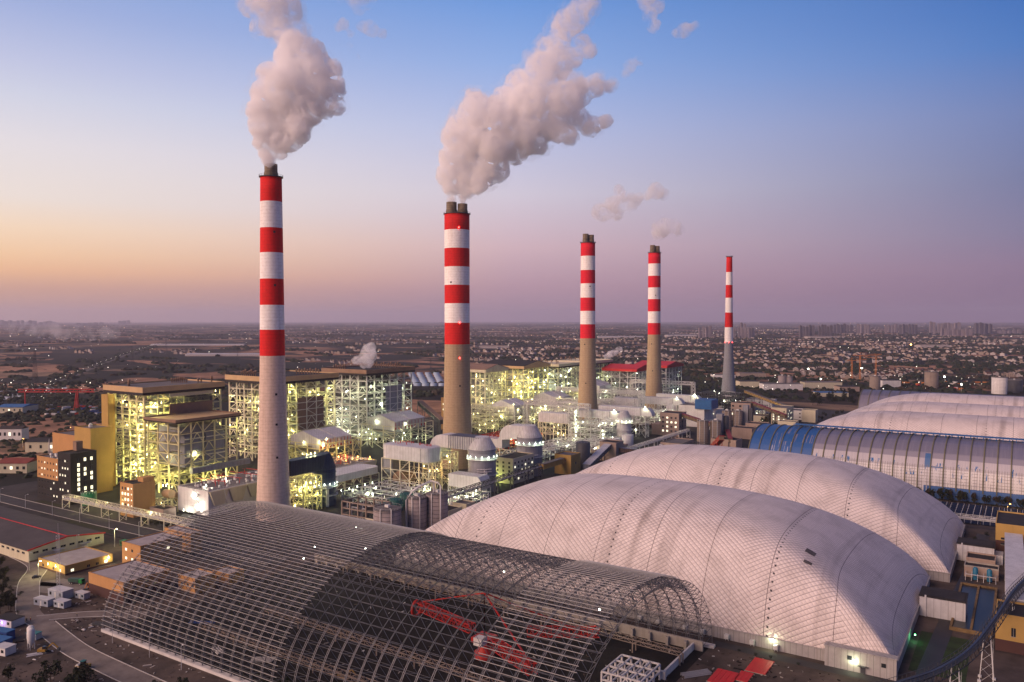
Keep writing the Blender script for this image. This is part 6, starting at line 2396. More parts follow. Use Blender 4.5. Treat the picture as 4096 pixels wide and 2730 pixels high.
# lattice mast
t = thing("lattice_mast", "thin lattice mast among the pale blue site cabins", "mast", (-399, 204.8, 0))
b = MB()
hh, w0 = 34.0, 0.9
P = [(-399 + w0 * math.cos(2.094 * k), 205.5 + w0 * math.sin(2.094 * k)) for k in range(3)]
for k in range(3):
    b.bar((*P[k], 0), (*P[k], hh), 0.14, 3)
z = 0
while z < hh:
    for k in range(3):
        b.bar((*P[k], z), (*P[(k + 1) % 3], z + 1.4), 0.08, 3)
        b.bar((*P[k], z), (*P[(k + 1) % 3], z), 0.08, 3)
    z += 1.4
b.bar((-399, 205.5, hh), (-399, 205.5, hh + 6), 0.08, 3)
b.build("lattice", steel_grey, t, False)
t = thing("lattice_mast", "grey lattice aerial mast beside the orange wing of the black block", "mast", (-662, 335, 0))
b = MB()
hh, w0 = 44.0, 3.0
for k in range(4):
    a = R(45 + 90 * k)
    b.bar((-662 + w0 * math.cos(a), 335 + w0 * math.sin(a), 0), (-662, 335, hh), 0.3, 4, 0.2)
z = 0
while z < hh - 3:
    f0, f1 = 1 - z / hh, 1 - (z + 4) / hh
    for k in range(4):
        a, a2 = R(45 + 90 * k), R(135 + 90 * k)
        b.bar((-662 + w0 * f0 * math.cos(a), 335 + w0 * f0 * math.sin(a), z), (-662 + w0 * f1 * math.cos(a2), 335 + w0 * f1 * math.sin(a2), z + 4), 0.16, 3)
    z += 4
b.build("lattice", steel_grey, t, False)


# street lamps
def street_lamp(label, x, y, h, lit, head=(1.6, 0.4), power=2600, group=None, col=LY, gm=None):
    t = thing("street_lamp", label, "street lamp", (x, y, 0), group)
    b = MB()
    b.bar((x, y, 0), (x, y, h), 0.26, 6, 0.15)
    b.bar((x, y, h - 0.1), (x + head[0], y + head[1], h + 0.35), 0.13, 4)
    b.build("pole", clad_pale, t)
    b = MB()
    b.box(x + head[0] - .45, x + head[0] + .45, y + head[1] - .22, y + head[1] + .22, h + .2, h + .42)
    b.build("lamp_head", (gm or lamp_yellow) if lit else steel_grey, t)
    if lit:
        lamp(t, (x + head[0], y + head[1], h - 0.2), power, col, radius=0.3)
    return t


street_lamp("tall twin lamp post on the site road corner, in front of the warehouse", -466, 224, 10, False)
street_lamp("unlit white lamp post between the warehouse doors", -476, 256, 11, False)
street_lamp("white lamp post at the right end of the warehouse gable", -470, 276, 11, True, power=5000)
for k, x in enumerate((-700, -660, -622, -584, -548, -512, -478)):
    street_lamp("slim grey lamp post on the near verge of the main road", x, 297, 10, False, (0.3, 1.8), group="lamp posts along the main road")
for lab, x in (("white lamp post on the plinth road, nearest the frame's corner", -330.5), ("white lamp post on the plinth road, between two others", -303.5), ("white lamp post on the plinth road, closest to the picture's bottom edge", -282)):
    street_lamp(lab, x, 192.5, 9.5, False, (-.2, .9))
t = street_lamp("lit lamp on the road bend beside the yellow site office", -452, 222, 8, True, power=5200)
for lab, p in (("lit yellow lamp over the plant road at the orange block", (-552, 318)), ("lit yellow lamp by the trestle pipe rack", (-500, 318)), ("lit yellow lamp near the green tank", (-585, 318))):
    street_lamp(lab, p[0], p[1], 9, True, power=5200)


# vehicles -----------------------------------------------------------------
def wheel(t, x, y, r, w, along='x'):
    b = MB()
    n = 14
    c = [(r * math.cos(2 * math.pi * i / n), r * math.sin(2 * math.pi * i / n) + r) for i in range(n)]
    b.prism([(x + p, z) for p, z in c], 'y', y - w / 2, y + w / 2, True)
    o = b.build("wheel", mat("rubber", (0.015, 0.015, 0.015), 0.9, 0.1), t)
    b = MB()
    c = [(r * .5 * math.cos(2 * math.pi * i / n), r * .5 * math.sin(2 * math.pi * i / n) + r) for i in range(n)]
    b.prism([(x + p, z) for p, z in c], 'y', y - w / 2 - .03, y + w / 2 + .03)
    b.build("rim", steel_grey, o)


def truck(label, x, y, rot, cab_m, bed_m):
    t = thing("dump_truck", label, "truck", (x, y, 0))
    b = MB()
    b.prism([(x + 2.2, .9), (x + 4.2, .9), (x + 4.2, 2.0), (x + 3.9, 3.0), (x + 2.2, 3.0)], 'y', y - 1.2, y + 1.2)
    c = b.build("cab", cab_m, t)
    b = MB()
    b.box(x + 4.0, x + 4.22, y - 1.0, y + 1.0, 2.0, 2.7)
    b.build("windscreen", glass_dark, c)
    b = MB()
    b.prism([(x - 4.2, 1.3), (x + 1.8, 1.3), (x + 2.0, 3.0), (x - 4.4, 2.8)], 'y', y - 1.25, y + 1.25)
    b.build("tipper_bed", bed_m, t)
    b = MB()
    b.box(x - 4, x + 4, y - .5, y + .5, .7, 1.0)
    b.build("chassis", steel_dark, t)
    for wx in (-3.2, -1.9, 3.1):
        for wy in (-1.1, 1.1):
            wheel(t, x + wx, y + wy, 0.52, 0.4)
    t.rotation_euler.z = rot
    return t


def car(label, x, y, rot, m, group=None):
    t = thing("parked_car", label, "car", (x, y, 0), group)
    b = MB()
    b.prism([(x - 2.2, .35), (x + 2.2, .35), (x + 2.2, .85), (x + 1.2, .98), (x - 2.1, 1.0), (x - 2.25, .8)], 'y', y - .9, y + .9)
    b.build("body", m, t)
    b = MB()
    b.prism([(x - 1.9, 1.0), (x + 1.1, .99), (x + .4, 1.5), (x - 1.3, 1.52)], 'y', y - .78, y + .78)
    b.build("cabin", glass_dark, t)
    for wx in (-1.35, 1.35):
        for wy in (-.85, .85):
            wheel(t, x + wx, y + wy, 0.33, 0.22)
    t.rotation_euler.z = rot
    return t


truck("green tipper truck parked in front of the yellow site office", -421, 226, R(20), mat("truck_green", (0.02, 0.22, 0.05), 0.4, 0.1), mat("bed_green", (0.03, 0.08, 0.06), 0.6, 0.2))
car("dark car parked at the corner of the yellow site office", -449, 219.5, R(60), mat("car_black", (0.02, 0.02, 0.025), 0.25, 0.1))


def roller(label, x, y, rot):
    t = thing("road_roller", label, "road roller", (x, y, 0))
    ym = mat("machine_ochre", (0.28, 0.17, 0.03), 0.5, 0.2)
    b = MB()
    b.box(x - 2.2, x - 0.1, y - .9, y + .9, .8, 1.9)
    b.build("engine_cover", ym, t)
    b = MB()
    b.box(x, x + 1.5, y - .8, y + .8, 1.2, 2.9)
    c = b.build("cab", glass_dark, t)
    b = MB()
    b.box(x - .15, x + 1.65, y - .95, y + .95, 2.9, 3.1)
    b.build("cab_roof", mat("teal_roof", (0.02, 0.14, 0.15), 0.6, 0.15), c)
    b = MB()
    b.prism([(x + 2.9 + .8 * math.cos(2 * math.pi * i / 18), .8 + .8 * math.sin(2 * math.pi * i / 18)) for i in range(18)], 'y', y - 1.05, y + 1.05, True)
    b.build("drum", steel_grey, t)
    b = MB()
    for s_ in (-1.15, 1.15):
        b.bar((x + 1.2, y + s_, .9), (x + 3.2, y + s_, .9), 0.22)
    b.bar((x + 3.9, y - 1.2, .9), (x + 3.9, y + 1.2, .9), 0.25)
    b.build("drum_frame", ym, t)
    for s_ in (-.85, .85):
        wheel(t, x - 1.3, y + s_, 0.75, 0.5)
    t.rotation_euler.z = rot
    return t


roller("ochre road roller with teal cab roof standing on the dark earth", -316, 172.5, R(200))


def excavator(label, x, y, rot, m):
    t = thing("excavator", label, "excavator", (x, y, 0))
    for s_ in (-1.2, 1.2):
        b = MB()
        b.prism([(x - 1.9, .1), (x + 1.9, .1), (x + 2.1, .5), (x + 1.8, .9), (x - 1.8, .9), (x - 2.1, .5)], 'y', y + s_ - .3, y + s_ + .3)
        b.build("track", steel_dark, t)
    b = MB()
    b.box(x - 1.9, x + 1.2, y - 1.3, y + 1.3, 1.0, 2.1)
    b.build("house", m, t)
    b = MB()
    b.box(x + .1, x + 1.4, y - 1.3, y - .2, 2.1, 3.2)
    b.build("cab", glass_dark, t)
    b = MB()
    b.bar((x + 1.1, y + .2, 1.8), (x + 3.8, y + .2, 4.3), 0.5)
    b.bar((x + 3.8, y + .2, 4.3), (x + 6.0, y + .2, 2.2), 0.4)
    b.build("boom", m, t)
    b = MB()
    b.prism([(x + 5.6, 1.0), (x + 6.5, .6), (x + 6.7, 2.0), (x + 5.8, 2.3)], 'y', y - .4, y + .8)
    b.build("bucket", steel_dark, t)
    t.rotation_euler.z = rot
    return t


excavator("orange excavator beside the orange hall at the frame's left end", -407, 226, R(-60), orange_steel)
excavator("small yellow loader by the two white cement silos", -345, 171, R(35), mat("machine_yellow", (0.35, 0.2, 0.03), 0.5, 0.2))
excavator("ochre excavator inside the steel frame on the coal floor", -222, 222, R(10), mat("machine_ochre", (0.28, 0.17, 0.03), 0.5, 0.2))


# people -------------------------------------------------------------------
def person(label, x, y, top, rot):
    t = thing("person", label, "person", (x, y, 0))
    b = MB()
    n = 10
    prof = [(0.09, 0.0, .1), (0.08, 0.1, .1), (0.11, 0.45, .1), (0.15, 0.82, .05), (0.19, 0.95, 0), (0.17, 1.1, 0), (0.21, 1.38, 0), (0.09, 1.48, 0), (0.06, 1.53, 0), (0.10, 1.62, 0), (0.1, 1.70, 0), (0.04, 1.76, 0)]
    b.lathe(x, y, [(p[0], p[1]) for p in prof[4:]], n)
    for s_ in (-.1, .1):
        b.lathe(x + s_, y + s_ * .8, [(0.07, .02), (0.06, .1), (0.075, .45), (0.105, .8), (0.1, .98)], 8)
        b.tube([(x + s_ * 2.1, y, 1.38), (x + s_ * 2.5, y + .05, 1.1), (x + s_ * 2.3, y - .08, .82)], 0.05, 6)
    b.build("body", mat("work_clothes", (0.03, 0.03, 0.05), 0.9, 0.1), t)
    b = MB()
    b.lathe(x, y, [(0.205, 0.92), (0.19, 1.1), (0.225, 1.36), (0.11, 1.47)], n, True, False)
    b.build("jacket", top, t)
    b = MB()
    b.lathe(x, y, [(0.15, 1.68), (0.125, 1.74), (0.06, 1.82)], n)
    b.build("helmet", mat("helmet", (0.6, 0.45, 0.05), 0.4, 0.05), t)
    t.rotation_euler.z = rot


person("worker in a red jacket on the site road bend", -386.5, 186.0, red_steel, 0)
person("worker in dark clothes beside the one in the red jacket", -388.0, 185.0, steel_dark, 1)
person("worker in dark clothes walking the branch road alone", -373.5, 200.5, steel_dark, 2)

# inside and around the frame ------------------------------------------------
t = thing("stacker_reclaimer", "red stacker reclaimer with a tall mast standing inside the steel frame", "stacker reclaimer", (-185, 270, 0))


def lattice_boom(t, name, p, q, w, m, n):
    p, q = Vector(p), Vector(q)
    d = (q - p).normalized()
    a = d.cross(Vector((0, 0, 1))).normalized() * (w / 2)
    u = a.cross(d).normalized() * (w / 2)
    b = MB()
    C_ = [a + u, -a + u, -a - u, a - u]
    for k in range(n):
        s0, s1 = p.lerp(q, k / n), p.lerp(q, (k + 1) / n)
        for i in range(4):
            b.bar(s0 + C_[i], s1 + C_[i], 0.34)
            b.bar(s0 + C_[i], s1 + C_[(i + 1) % 4], 0.2)
            b.bar(s0 + C_[i], s0 + C_[(i + 1) % 4], 0.2)
    b.build(name, m, t, False)


lattice_boom(t, "boom", (-196, 272, 9), (-236, 285, 7), 3.4, red_steel, 14)
lattice_boom(t, "counter_boom", (-178, 262, 10), (-150, 246, 12), 3.6, red_steel, 12)
lattice_boom(t, "mast", (-187, 268, 4), (-187, 268, 27), 3.6, red_steel, 9)
lattice_boom(t, "bridge", (-176, 284, 8), (-150, 300, 8), 3.4, red_steel, 12)
b = MB()
b.bar((-187, 268, 27), (-233, 285, 9.5), 0.5)
b.bar((-187, 268, 27), (-152, 247, 14), 0.5)
b.bar((-187, 268, 27), (-160, 294, 10), 0.5)
b.build("stay_cable", red_steel, t, False)
b = MB()
b.lathe(-187, 268, [(4.2, 0.3), (4.2, 2.5), (2.6, 3.2), (2.6, 7)], 24)
b.box(-191, -183, 264, 272, 7.01, 9)
b.build("slewing_base", red_steel, t)
b = MB()
b.box(-184, -180, 256, 260, 10, 13)
b.build("operator_cab", wall_white, t)
b = MB()
n = 20
for i in range(n):
    a0, a1 = 2 * math.pi * i / n, 2 * math.pi * (i + 1) / n
    b.bar((-238, 286 + 3.5 * math.cos(a0), 5 + 3.5 * math.sin(a0)), (-238, 286 + 3.5 * math.cos(a1), 5 + 3.5 * math.sin(a1)), 1.1)
b.build("bucket_wheel", red_steel, t)
for (lab, p, q, z) in (("long conveyor on trestles along the far inside of the steel frame", (-336, 318), (-116, 306), 4), ("long belt conveyor along the middle of the coal floor", (-300, 250), (-130, 242), 3), ("belt conveyor near the front inside edge of the steel frame", (-310, 222), (-140, 219), 2)):
    truss_bridge(lab, p, q, z, 1.6, 3.0, conc_silo, True, 3.5, False, lab_cat="belt conveyor", name="belt_conveyor", bar=0.22)
t = thing("retaining_wall", "pale concrete retaining wall along the far inside of the steel frame", "wall", (-230, 322, 0))
hall(t, -345, -113, 322.5, 323.5, 0, 4.2, concrete, "wall")
b = MB()
for k in range(28):
    x = -342 + 8.2 * k
    b.box(x, x + 1.2, 320.5, 322.49, 0, 3.6)
b.build("buttress", concrete, t)
t = thing("retaining_wall", "low white painted wall at the open right end of the steel frame", "wall", (-117, 305, 0))
hall(t, -117.5, -116.7, 290, 324, 0, 3.0, wall_white, "wall")
hall(t, -118.2, -116.1, 289, 290, 0, 3.2, wall_white, "pier")
# scattered site materials
for (lab, x, y, L, m, n, rot) in (("bundle of black pipes lying on the earth near the branch road", -352, 203, 16, steel_dark, 7, R(20)), ("stack of pale steel bars inside the frame, front middle", -262, 216, 9, tube_bright, 8, R(30)), ("blue tarpaulin covered stack inside the left end of the frame", -318, 228, 12, cab_blue, 5, R(25)),
                                  ("stack of white beams on the coal floor near the front", -285, 212, 8, wall_white, 6, R(-20)), ("pile of grey tubes in front of the frame's open end", -108, 300, 12, tube_bright, 8, R(50)), ("white timber stack beside the blue cabins", -346, 168, 6, wall_white, 5, R(60))):
    t = thing("material_stack", lab, "stack", (x, y, 0))
    b = MB()
    for k in range(n):
        o = (k - n / 2) * 0.5
        b.bar((x - L / 2 + (k % 3) * .4, y + o, 0.3 + 0.35 * (k % 2)), (x + L / 2 + (k % 2) * .5, y + o + .2, 0.3 + 0.35 * (k % 2)), 0.45, 6)
    b.build("stack", m, t)
    t.rotation_euler.z = rot
rm = mat("red_panel", (0.55, 0.012, 0.02), 0.5, 0.1)
for i, (lab, x, y, w, l) in enumerate((("largest bright red steel panel lying on the earth, nearest the frame", -97.5, 303, 9, 13), ("bright red panel beside the dome road, farthest right of the red panels", -88.5, 321, 8, 14), ("small bright red panel between two larger red panels", -91, 308, 5, 9))):
    t = thing("red_panel", lab, "steel panel", (x, y, 0))
    b = MB()
    for k in range(int(w)):
        b.box(x - w / 2 + k, x - w / 2 + k + 0.94, y - l / 2, y + l / 2, 0.35, 0.55 + 0.05 * (k % 2))
    b.build("sheet", rm, t)
    b = MB()
    for k in range(4):
        b.box(x - w / 2 - .3, x + w / 2 + .3, y - l / 2 + k * l / 3.2, y - l / 2 + k * l / 3.2 + .3, 0.05, 0.34)
    b.build("bearer", concrete, t)
t = thing("steel_rack", "white painted steel frame rack standing in front of the open frame end", "steel rack", (-126, 278, 0))
lit_frame(t, -134, -118, 270, 288, [3.2, 6.2], 4, 3, wall_white, 191, 0.7, 0.6, True, 0.2, 0.0)
for lab, x, y, z in (("work lamp hanging under the far side of the steel frame", -150, 300, 18), ("work lamp hanging near the ridge of the steel frame, left", -290, 300, 33), ("work lamp under the steel frame above the tan huts", -310, 290, 22), ("work lamp in the middle of the open lattice", -205, 310, 22),
                     ("work lamp low under the left lattice", -325, 296, 12), ("work lamp over the middle tan hut", -276, 292, 26)):
    t = thing("work_lamp", lab, "lamp", (x, y, z))
    b = MB()
    b.bar((x, y, z), (x, y, z + 2), 0.1)
    b.build("hanger", steel_dark, t)
    b = MB()
    b.lathe(x, y, [(0.15, z), (0.42, z - .2), (0.42, z - .5), (0.1, z - .7)], 10)
    b.build("bulb", lamp_white, t)
    lamp(t, (x, y, z - 1.0), 2600, (1.0, 0.95, 0.75), radius=0.4)

# right edge: settling tanks, pump houses, yellow blocks, curved conveyor --------
t = thing("settling_tank", "pair of dark rectangular settling basins with an ochre rim, right of the dome ends", "settling tank", (-19, 442, 0))
wat = mat("basin_water", (0.02, 0.025, 0.03), 0.3, 0.1)
wat.node_tree.nodes["Principled BSDF"].inputs["Specular IOR Level"].default_value = 0.25
for (x0, x1) in ((-26.5, -19.8), (-18.6, -12)):
    b = MB()
    b.box(x0, x1, 407, 478, 0.3, 0.6)
    b.build("water", wat, t)
b = MB()
for (a, c, d, e) in ((-27.6, -26.6, 406, 479), (-19.7, -18.7, 407, 478), (-11.9, -10.9, 406, 479), (-26.59, -11.91, 406, 406.9), (-26.59, -11.91, 478.1, 479)):
    b.box(a, c, d, e, 0, 1.6)
b.build("rim", mat("basin_rim", (0.20, 0.13, 0.06), 0.9, 0.3, 0.3), t)
t = thing("filter_unit", "pump platform with two blue filter vessels beyond the settling basins", "filter unit", (-20, 492, 0))
hall(t, -27, -11, 496, 505, 0, 5.5, wall_pinkish, "shed")
flat_roof(t, -27, -11, 496, 505, 5.5, roof_dark)
for x in (-21.5, -15):
    b = MB()
    b.lathe(x, 492, [(1.3, 0.4), (1.3, 6.2), (0.8, 6.9), (0.2, 7.1)], 16)
    b.build("vessel", mat("vessel_blue", (0.02, 0.14, 0.24), 0.4, 0.1), t)
b = MB()
for k in range(6):
    b.bar((-26 + 2.8 * k, 489, 0), (-26 + 2.8 * k, 489, 3.5), 0.25)
    b.bar((-26 + 2.8 * k, 489, 3.5), (-26 + 2.8 * k, 495, 3.5), 0.25)
b.bar((-26, 489, 3.5), (-12, 489, 3.5), 0.3)
b.build("pipe", clad_pale, t)
block("small beige pump house with black roof beyond the blue filter vessels", -27, -13, 513, 526, 5.5, wall_pinkish, roof_dark)
t = block("ochre transfer house with dark red base beside the settling basins", -9.5, 3, 392, 412, 15, wall_ochre, roof_dark, base=(wall_maroon, 5))
windows(t, 'y-', 392, [(-3, 7)], 1.6, 3.6, [glass_dark], 1)
t = block("large ochre block with dark red lower storeys at the right picture edge", -14, 16, 548, 585, 19, wall_ochre, roof_dark, base=(wall_maroon, 10))
windows(t, 'y-', 548, [(-9, 7.5), (-9, 10.6), (-4, 7.5)], 4.5, 1.2, [glass_dark], 2)
truss_bridge("long covered conveyor with pale panelled roof beside the settling basins", (-2, 413), (-5, 545), (13, 12), 3.4, 8.0, steel_grey, True, 5, False, lab_cat="conveyor", name="conveyor_gallery", cover=(clad_grey, clad_pale))
# curved pipe conveyor
t = thing("curved_conveyor", "long curved conveyor on lattice trestles sweeping round the dome's corner", "conveyor", (-12, 340, 0))
cv = smooth([(-50, 262), (-41, 275), (-33, 288), (-24, 305), (-15.5, 332), (-9, 372), (-3.5, 412), (2, 440), (7, 470)], 8)
for zz, ww, nm, mm in ((19.4, 1.8, "walkway", steel_dark), (20.6, 0.8, "belt_cover", clad_navy)):
    b = MB()
    for poly in ribbon(cv, ww):
        v = [(x, y, z) for z in (zz, zz + 0.35) for x, y in poly]
        b.add(v, [(0, 3, 2, 1), (4, 5, 6, 7), (0, 1, 5, 4), (1, 2, 6, 5), (2, 3, 7, 6), (3, 0, 4, 7)])
    b.build(nm, mm, t)
b = MB()
for o in (-1.6, 1.6):
    q = offset(cv, o)
    for k in range(len(q) - 1):
        b.bar((*q[k], 17.4), (*q[k + 1], 17.4), 0.24)
        b.bar((*q[k], 20.2), (*q[k + 1], 20.2), 0.24)
        m_ = ((q[k][0] + q[k + 1][0]) / 2, (q[k][1] + q[k + 1][1]) / 2)
        b.bar((*q[k], 17.4), (*m_, 20.2), 0.16)
        b.bar((*m_, 20.2), (*q[k + 1], 17.4), 0.16)
        b.bar((*q[k], 20.2), (*q[k], 21.9), 0.12)
        b.bar((*q[k], 21.9), (*q[k + 1], 21.9), 0.1)
b.build("truss", steel_dark, t, False)
for k in range(10, len(cv) - 1, 9):
    b = MB()
    x, y = cv[k]
    for (dx, dy) in ((-1.6, -1.6), (1.6, -1.6), (1.6, 1.6), (-1.6, 1.6)):
        b.bar((x + dx * 1.5, y + dy * 1.5, 0), (x + dx * .7, y + dy * .7, 17.4), 0.26)
        b.box(x + dx * 1.5 - .6, x + dx * 1.5 + .6, y + dy * 1.5 - .6, y + dy * 1.5 + .6, 0, 0.7)
    zz = 0
    while zz < 15:
        for (a_, c_) in (((-1.6, -1.6), (1.6, -1.6)), ((1.6, -1.6), (1.6, 1.6)), ((1.6, 1.6), (-1.6, 1.6)), ((-1.6, 1.6), (-1.6, -1.6))):
            b.bar((x + a_[0] * 1.3, y + a_[1] * 1.3, zz), (x + c_[0] * 1.2, y + c_[1] * 1.2, zz + 4), 0.12, 3)
        zz += 4
    b.build("trestle_leg", steel_grey, t, False)
truss_bridge("long white pipe bridge behind the second dome in front of the solar rows", (-60, 609), (60, 613), 7, 2.4, 4.0, steel_grey, True, 4, True, bar=0.25)
# solar rows
pv = mat("solar_glass", (0.012, 0.018, 0.04), 0.2, 0.1)
first = None
for i in range(11):
    for j in range(7):
        x, y = -64 + 11.2 * i, 626 + 8.5 * j
        if first is None:
            first = thing("solar_table", "dark blue solar panel table on pale legs, in rows before the blue shed", "solar panels", (x, y, 0), "solar panel tables before the blue shed")
            b = MB()
            b.add([(x - 5.2, y - 1.8, 1.0), (x + 5.2, y - 1.8, 1.0), (x + 5.2, y + 1.8, 2.9), (x - 5.2, y + 1.8, 2.9), (x - 5.2, y - 1.8, .9), (x + 5.2, y - 1.8, .9), (x + 5.2, y + 1.8, 2.8), (x - 5.2, y + 1.8, 2.8)],
                  [(0, 1, 2, 3), (4, 5, 6, 7), (0, 1, 5, 4), (1, 2, 6, 5), (2, 3, 7, 6), (3, 0, 4, 7)])
            b.build("panel", pv, first)
            b = MB()
            for dx in (-4, 0, 4):
                b.bar((x + dx, y + .8, 0), (x + dx, y + .8, 2.2), 0.2)
                b.bar((x + dx, y - 1.9, 1.0), (x + dx, y + 1.9, 3.0), 0.18)
            b.build("leg_frame", clad_pale, first)
        else:
            copy_tree(first, None, (x, y, 0))
street_lamp("orange street lamp among bushes beside the solar rows", -10, 668, 8, True, power=4200, col=LO, gm=lamp_orange)

# rubble, offcuts and spoil lying about the building site: nobody could count it
b = MB()
r_ = random.Random(31)
for k in range(1700):
    z_ = r_.random()
    if z_ < .35:
        x, y = r_.uniform(-420, -250), r_.uniform(150, 196)
    elif z_ < .6:
        x, y = r_.uniform(-344, -114), r_.uniform(202, 320)
    elif z_ < .8:
        x, y = r_.uniform(-112, -40), r_.uniform(270, 330)
    else:
        x, y = r_.uniform(-395, -350), r_.uniform(192, 235)
    if min(math.hypot(x - q[0], y - q[1]) for q in sr) < 6.5 or min(math.hypot(x - q[0], y - q[1]) for q in br) < 5:
        continue
    b.m = r_.choice((0, 0, 0, 0, 1, 1, 1, 2, 2, 3))
    s_ = r_.uniform(.12, .5) * (1.8 if r_.random() < .08 else 1)
    a = r_.uniform(0, 3.14)
    L = s_ * r_.uniform(.6, 2.6)
    c_, n_ = math.cos(a), math.sin(a)
    h_ = s_ * r_.uniform(.2, .7)
    v = [(x + u * c_ - w * n_, y + u * n_ + w * c_, zz) for zz in (0.03, h_ + .03) for (u, w) in ((-L, -s_ * .5), (L, -s_ * .5), (L * .8, s_ * .5), (-L * .9, s_ * .5))]
    b.add(v, [(0, 1, 5, 4), (1, 2, 6, 5), (2, 3, 7, 6), (3, 0, 4, 7), (4, 5, 6, 7)])
structure(b.build("rubble", [dirt_mat, coal_mat, concrete, wall_white], None, False), "stuff")
# ------------------------------------------------------------------ the plain: trees, villages, town, lights
PIT = R(1.534)
fw3 = Vector((-math.sin(R(32.9)) * math.cos(PIT), math.cos(R(32.9)) * math.cos(PIT), -math.sin(PIT)))
rt3 = Vector((math.cos(R(32.9)), math.sin(R(32.9)), 0))
up3 = rt3.cross(fw3)


def at(x, y):
    """ground point seen at (x, y) of the 2353-wide photograph"""
    d = fw3 + rt3 * ((x - 1176.5) / 1830.0) - up3 * ((y - 784.0) / 1830.0)
    k = -140.0 / d.z
    return (d.x * k, d.y * k)


bark = mat("bark", (0.05, 0.038, 0.03), 0.95, 0.2)
leaf_a = mat("leaf_dark", (0.020, 0.030, 0.012), 0.9, 0.35, 0.4, rgb2=(0.009, 0.012, 0.007))
leaf_b = mat("leaf_olive", (0.040, 0.042, 0.016), 0.9, 0.35, 0.4, rgb2=(0.016, 0.017, 0.009))
leaf_c = mat("leaf_brown", (0.055, 0.040, 0.022), 0.9, 0.35, 0.4, rgb2=(0.024, 0.018, 0.012))


def leaf_cloud(b, cx, cy, cz, rx, rz, n, s, r_):
    lobes = [(r_.uniform(-.55, .55), r_.uniform(-.55, .55), r_.uniform(-.5, .6), r_.uniform(.35, .65)) for _ in range(6)]
    for k in range(n):
        l = lobes[k % 6]
        while True:
            p = (r_.uniform(-1, 1), r_.uniform(-1, 1), r_.uniform(-1, 1))
            if 0.3 < p[0] ** 2 + p[1] ** 2 + p[2] ** 2 < 1:
                break
        x = cx + (l[0] + p[0] * l[3]) * rx
        y = cy + (l[1] + p[1] * l[3]) * rx
        z = cz + (l[2] + p[2] * l[3]) * rz
        a = Vector((r_.gauss(0, 1), r_.gauss(0, 1), r_.gauss(0, 1))).normalized() * s * r_.uniform(.6, 1.3)
        c = Vector((r_.gauss(0, 1), r_.gauss(0, 1), r_.gauss(0, 1))).normalized() * s * r_.uniform(.6, 1.3)
        o = Vector((x, y, z))
        b.add([o - a, o - c * .8, o + a, o + c], [(0, 1, 2, 3)])


def make_tree(label, kind, h, w, leaf, seed, bush=False):
    r_ = random.Random(seed)
    t = thing(kind, label, "bush" if bush else "tree", (0, 0, 0))
    b = MB()
    lean = r_.uniform(-.06, .06)
    zt = h * (0.15 if bush else 0.42)
    b.bar((0, 0, 0), (lean * h, 0, zt), h * 0.05, 6, h * 0.03)
    for k in range(6):
        a = 2 * math.pi * k / 6 + r_.uniform(-.4, .4)
        b.bar((lean * h, 0, zt * .9), (lean * h + math.cos(a) * w * .3, math.sin(a) * w * .3, h * r_.uniform(.55, .85)), h * 0.022, 4, h * 0.008)
    b.build("trunk", bark, t, False)
    b = MB()
    leaf_cloud(b, lean * h, 0, h * (0.5 if bush else 0.64), w * .5, h * (0.45 if bush else 0.36), 420 if not bush else 260, h * 0.055, r_)
    b.build("crown", leaf, t, False)
    return t


TREE = {}
for nm, lf, bush in (("dark", leaf_a, False), ("olive", leaf_b, False), ("brown", leaf_c, False), ("bushd", leaf_a, True), ("busho", leaf_b, True)):
    TREE[nm] = [lf, bush, None]
tree_defs = {"dark": (8.0, 6.5), "olive": (7.0, 5.0), "brown": (7.5, 3.6), "bushd": (3.0, 3.6), "busho": (2.6, 3.2)}


def plant(nm, x, y, label, group, s=1.0):
    lf, bush, proto = TREE[nm]
    kind = "bush" if bush else "tree"
    if proto is None:
        h, w = tree_defs[nm]
        proto = make_tree(label, kind, h, w, lf, sum(map(ord, nm)), bush)
        TREE[nm][2] = proto
        t = proto
        t.location = (x, y, 0)
    else:
        t = copy_tree(proto, None, (x, y, 0))
    t["label"] = label
    if group:
        t["group"] = group
    elif "group" in t:
        del t["group"]
    t.scale = (s, s, s * rnd.uniform(.85, 1.15))
    t.rotation_euler.z = rnd.uniform(0, 6.28)
    return t


for k in range(14):
    p = at(335 + k * 12.5, 1206 + k * 2.6)
    plant("brown" if k % 2 else "dark", p[0], p[1], "small bare looking tree in the row along the road beside the warehouse", "row of small trees beside the warehouse", rnd.uniform(.5, .75))
for k in range(24):
    p = at(rnd.uniform(0, 46) * (1 - k / 60), rnd.uniform(1305, 1432))
    plant(rnd.choice(("busho", "bushd", "olive")), p[0], p[1], "dark green bush on the bank at the left picture edge", "bushes on the left bank", rnd.uniform(.7, 1.2))
for k in range(16):
    p = at(rnd.uniform(0, 240), rnd.uniform(1568, 1600))
    plant(rnd.choice(("dark", "bushd", "olive")), p[0], p[1], "near black tree along the bottom left edge of the picture", "trees along the bottom left edge", rnd.uniform(.7, 1.1))
p = at(232, 1556)
plant("brown", p[0] - 4, p[1] - 4, "slender dark conifer like tree left of the road roller", None, .9)
for (xx, yy) in ((610, 1590), (640, 1592), (665, 1595), (420, 1582), (360, 1590)):
    p = at(xx, yy)
    plant("dark", p[0], p[1], "dark round treetop poking up at the bottom edge", "treetops at the bottom edge", rnd.uniform(.6, .8))
for k in range(46):
    p = (-70 + 3.1 * k + rnd.uniform(-1, 1), 694 + rnd.uniform(-5, 3))
    plant(rnd.choice(("dark", "bushd", "olive", "bushd")), p[0], p[1], "dark bush in the hedge below the blue and white shed wall", "bushes below the shed wall", rnd.uniform(.8, 1.2))
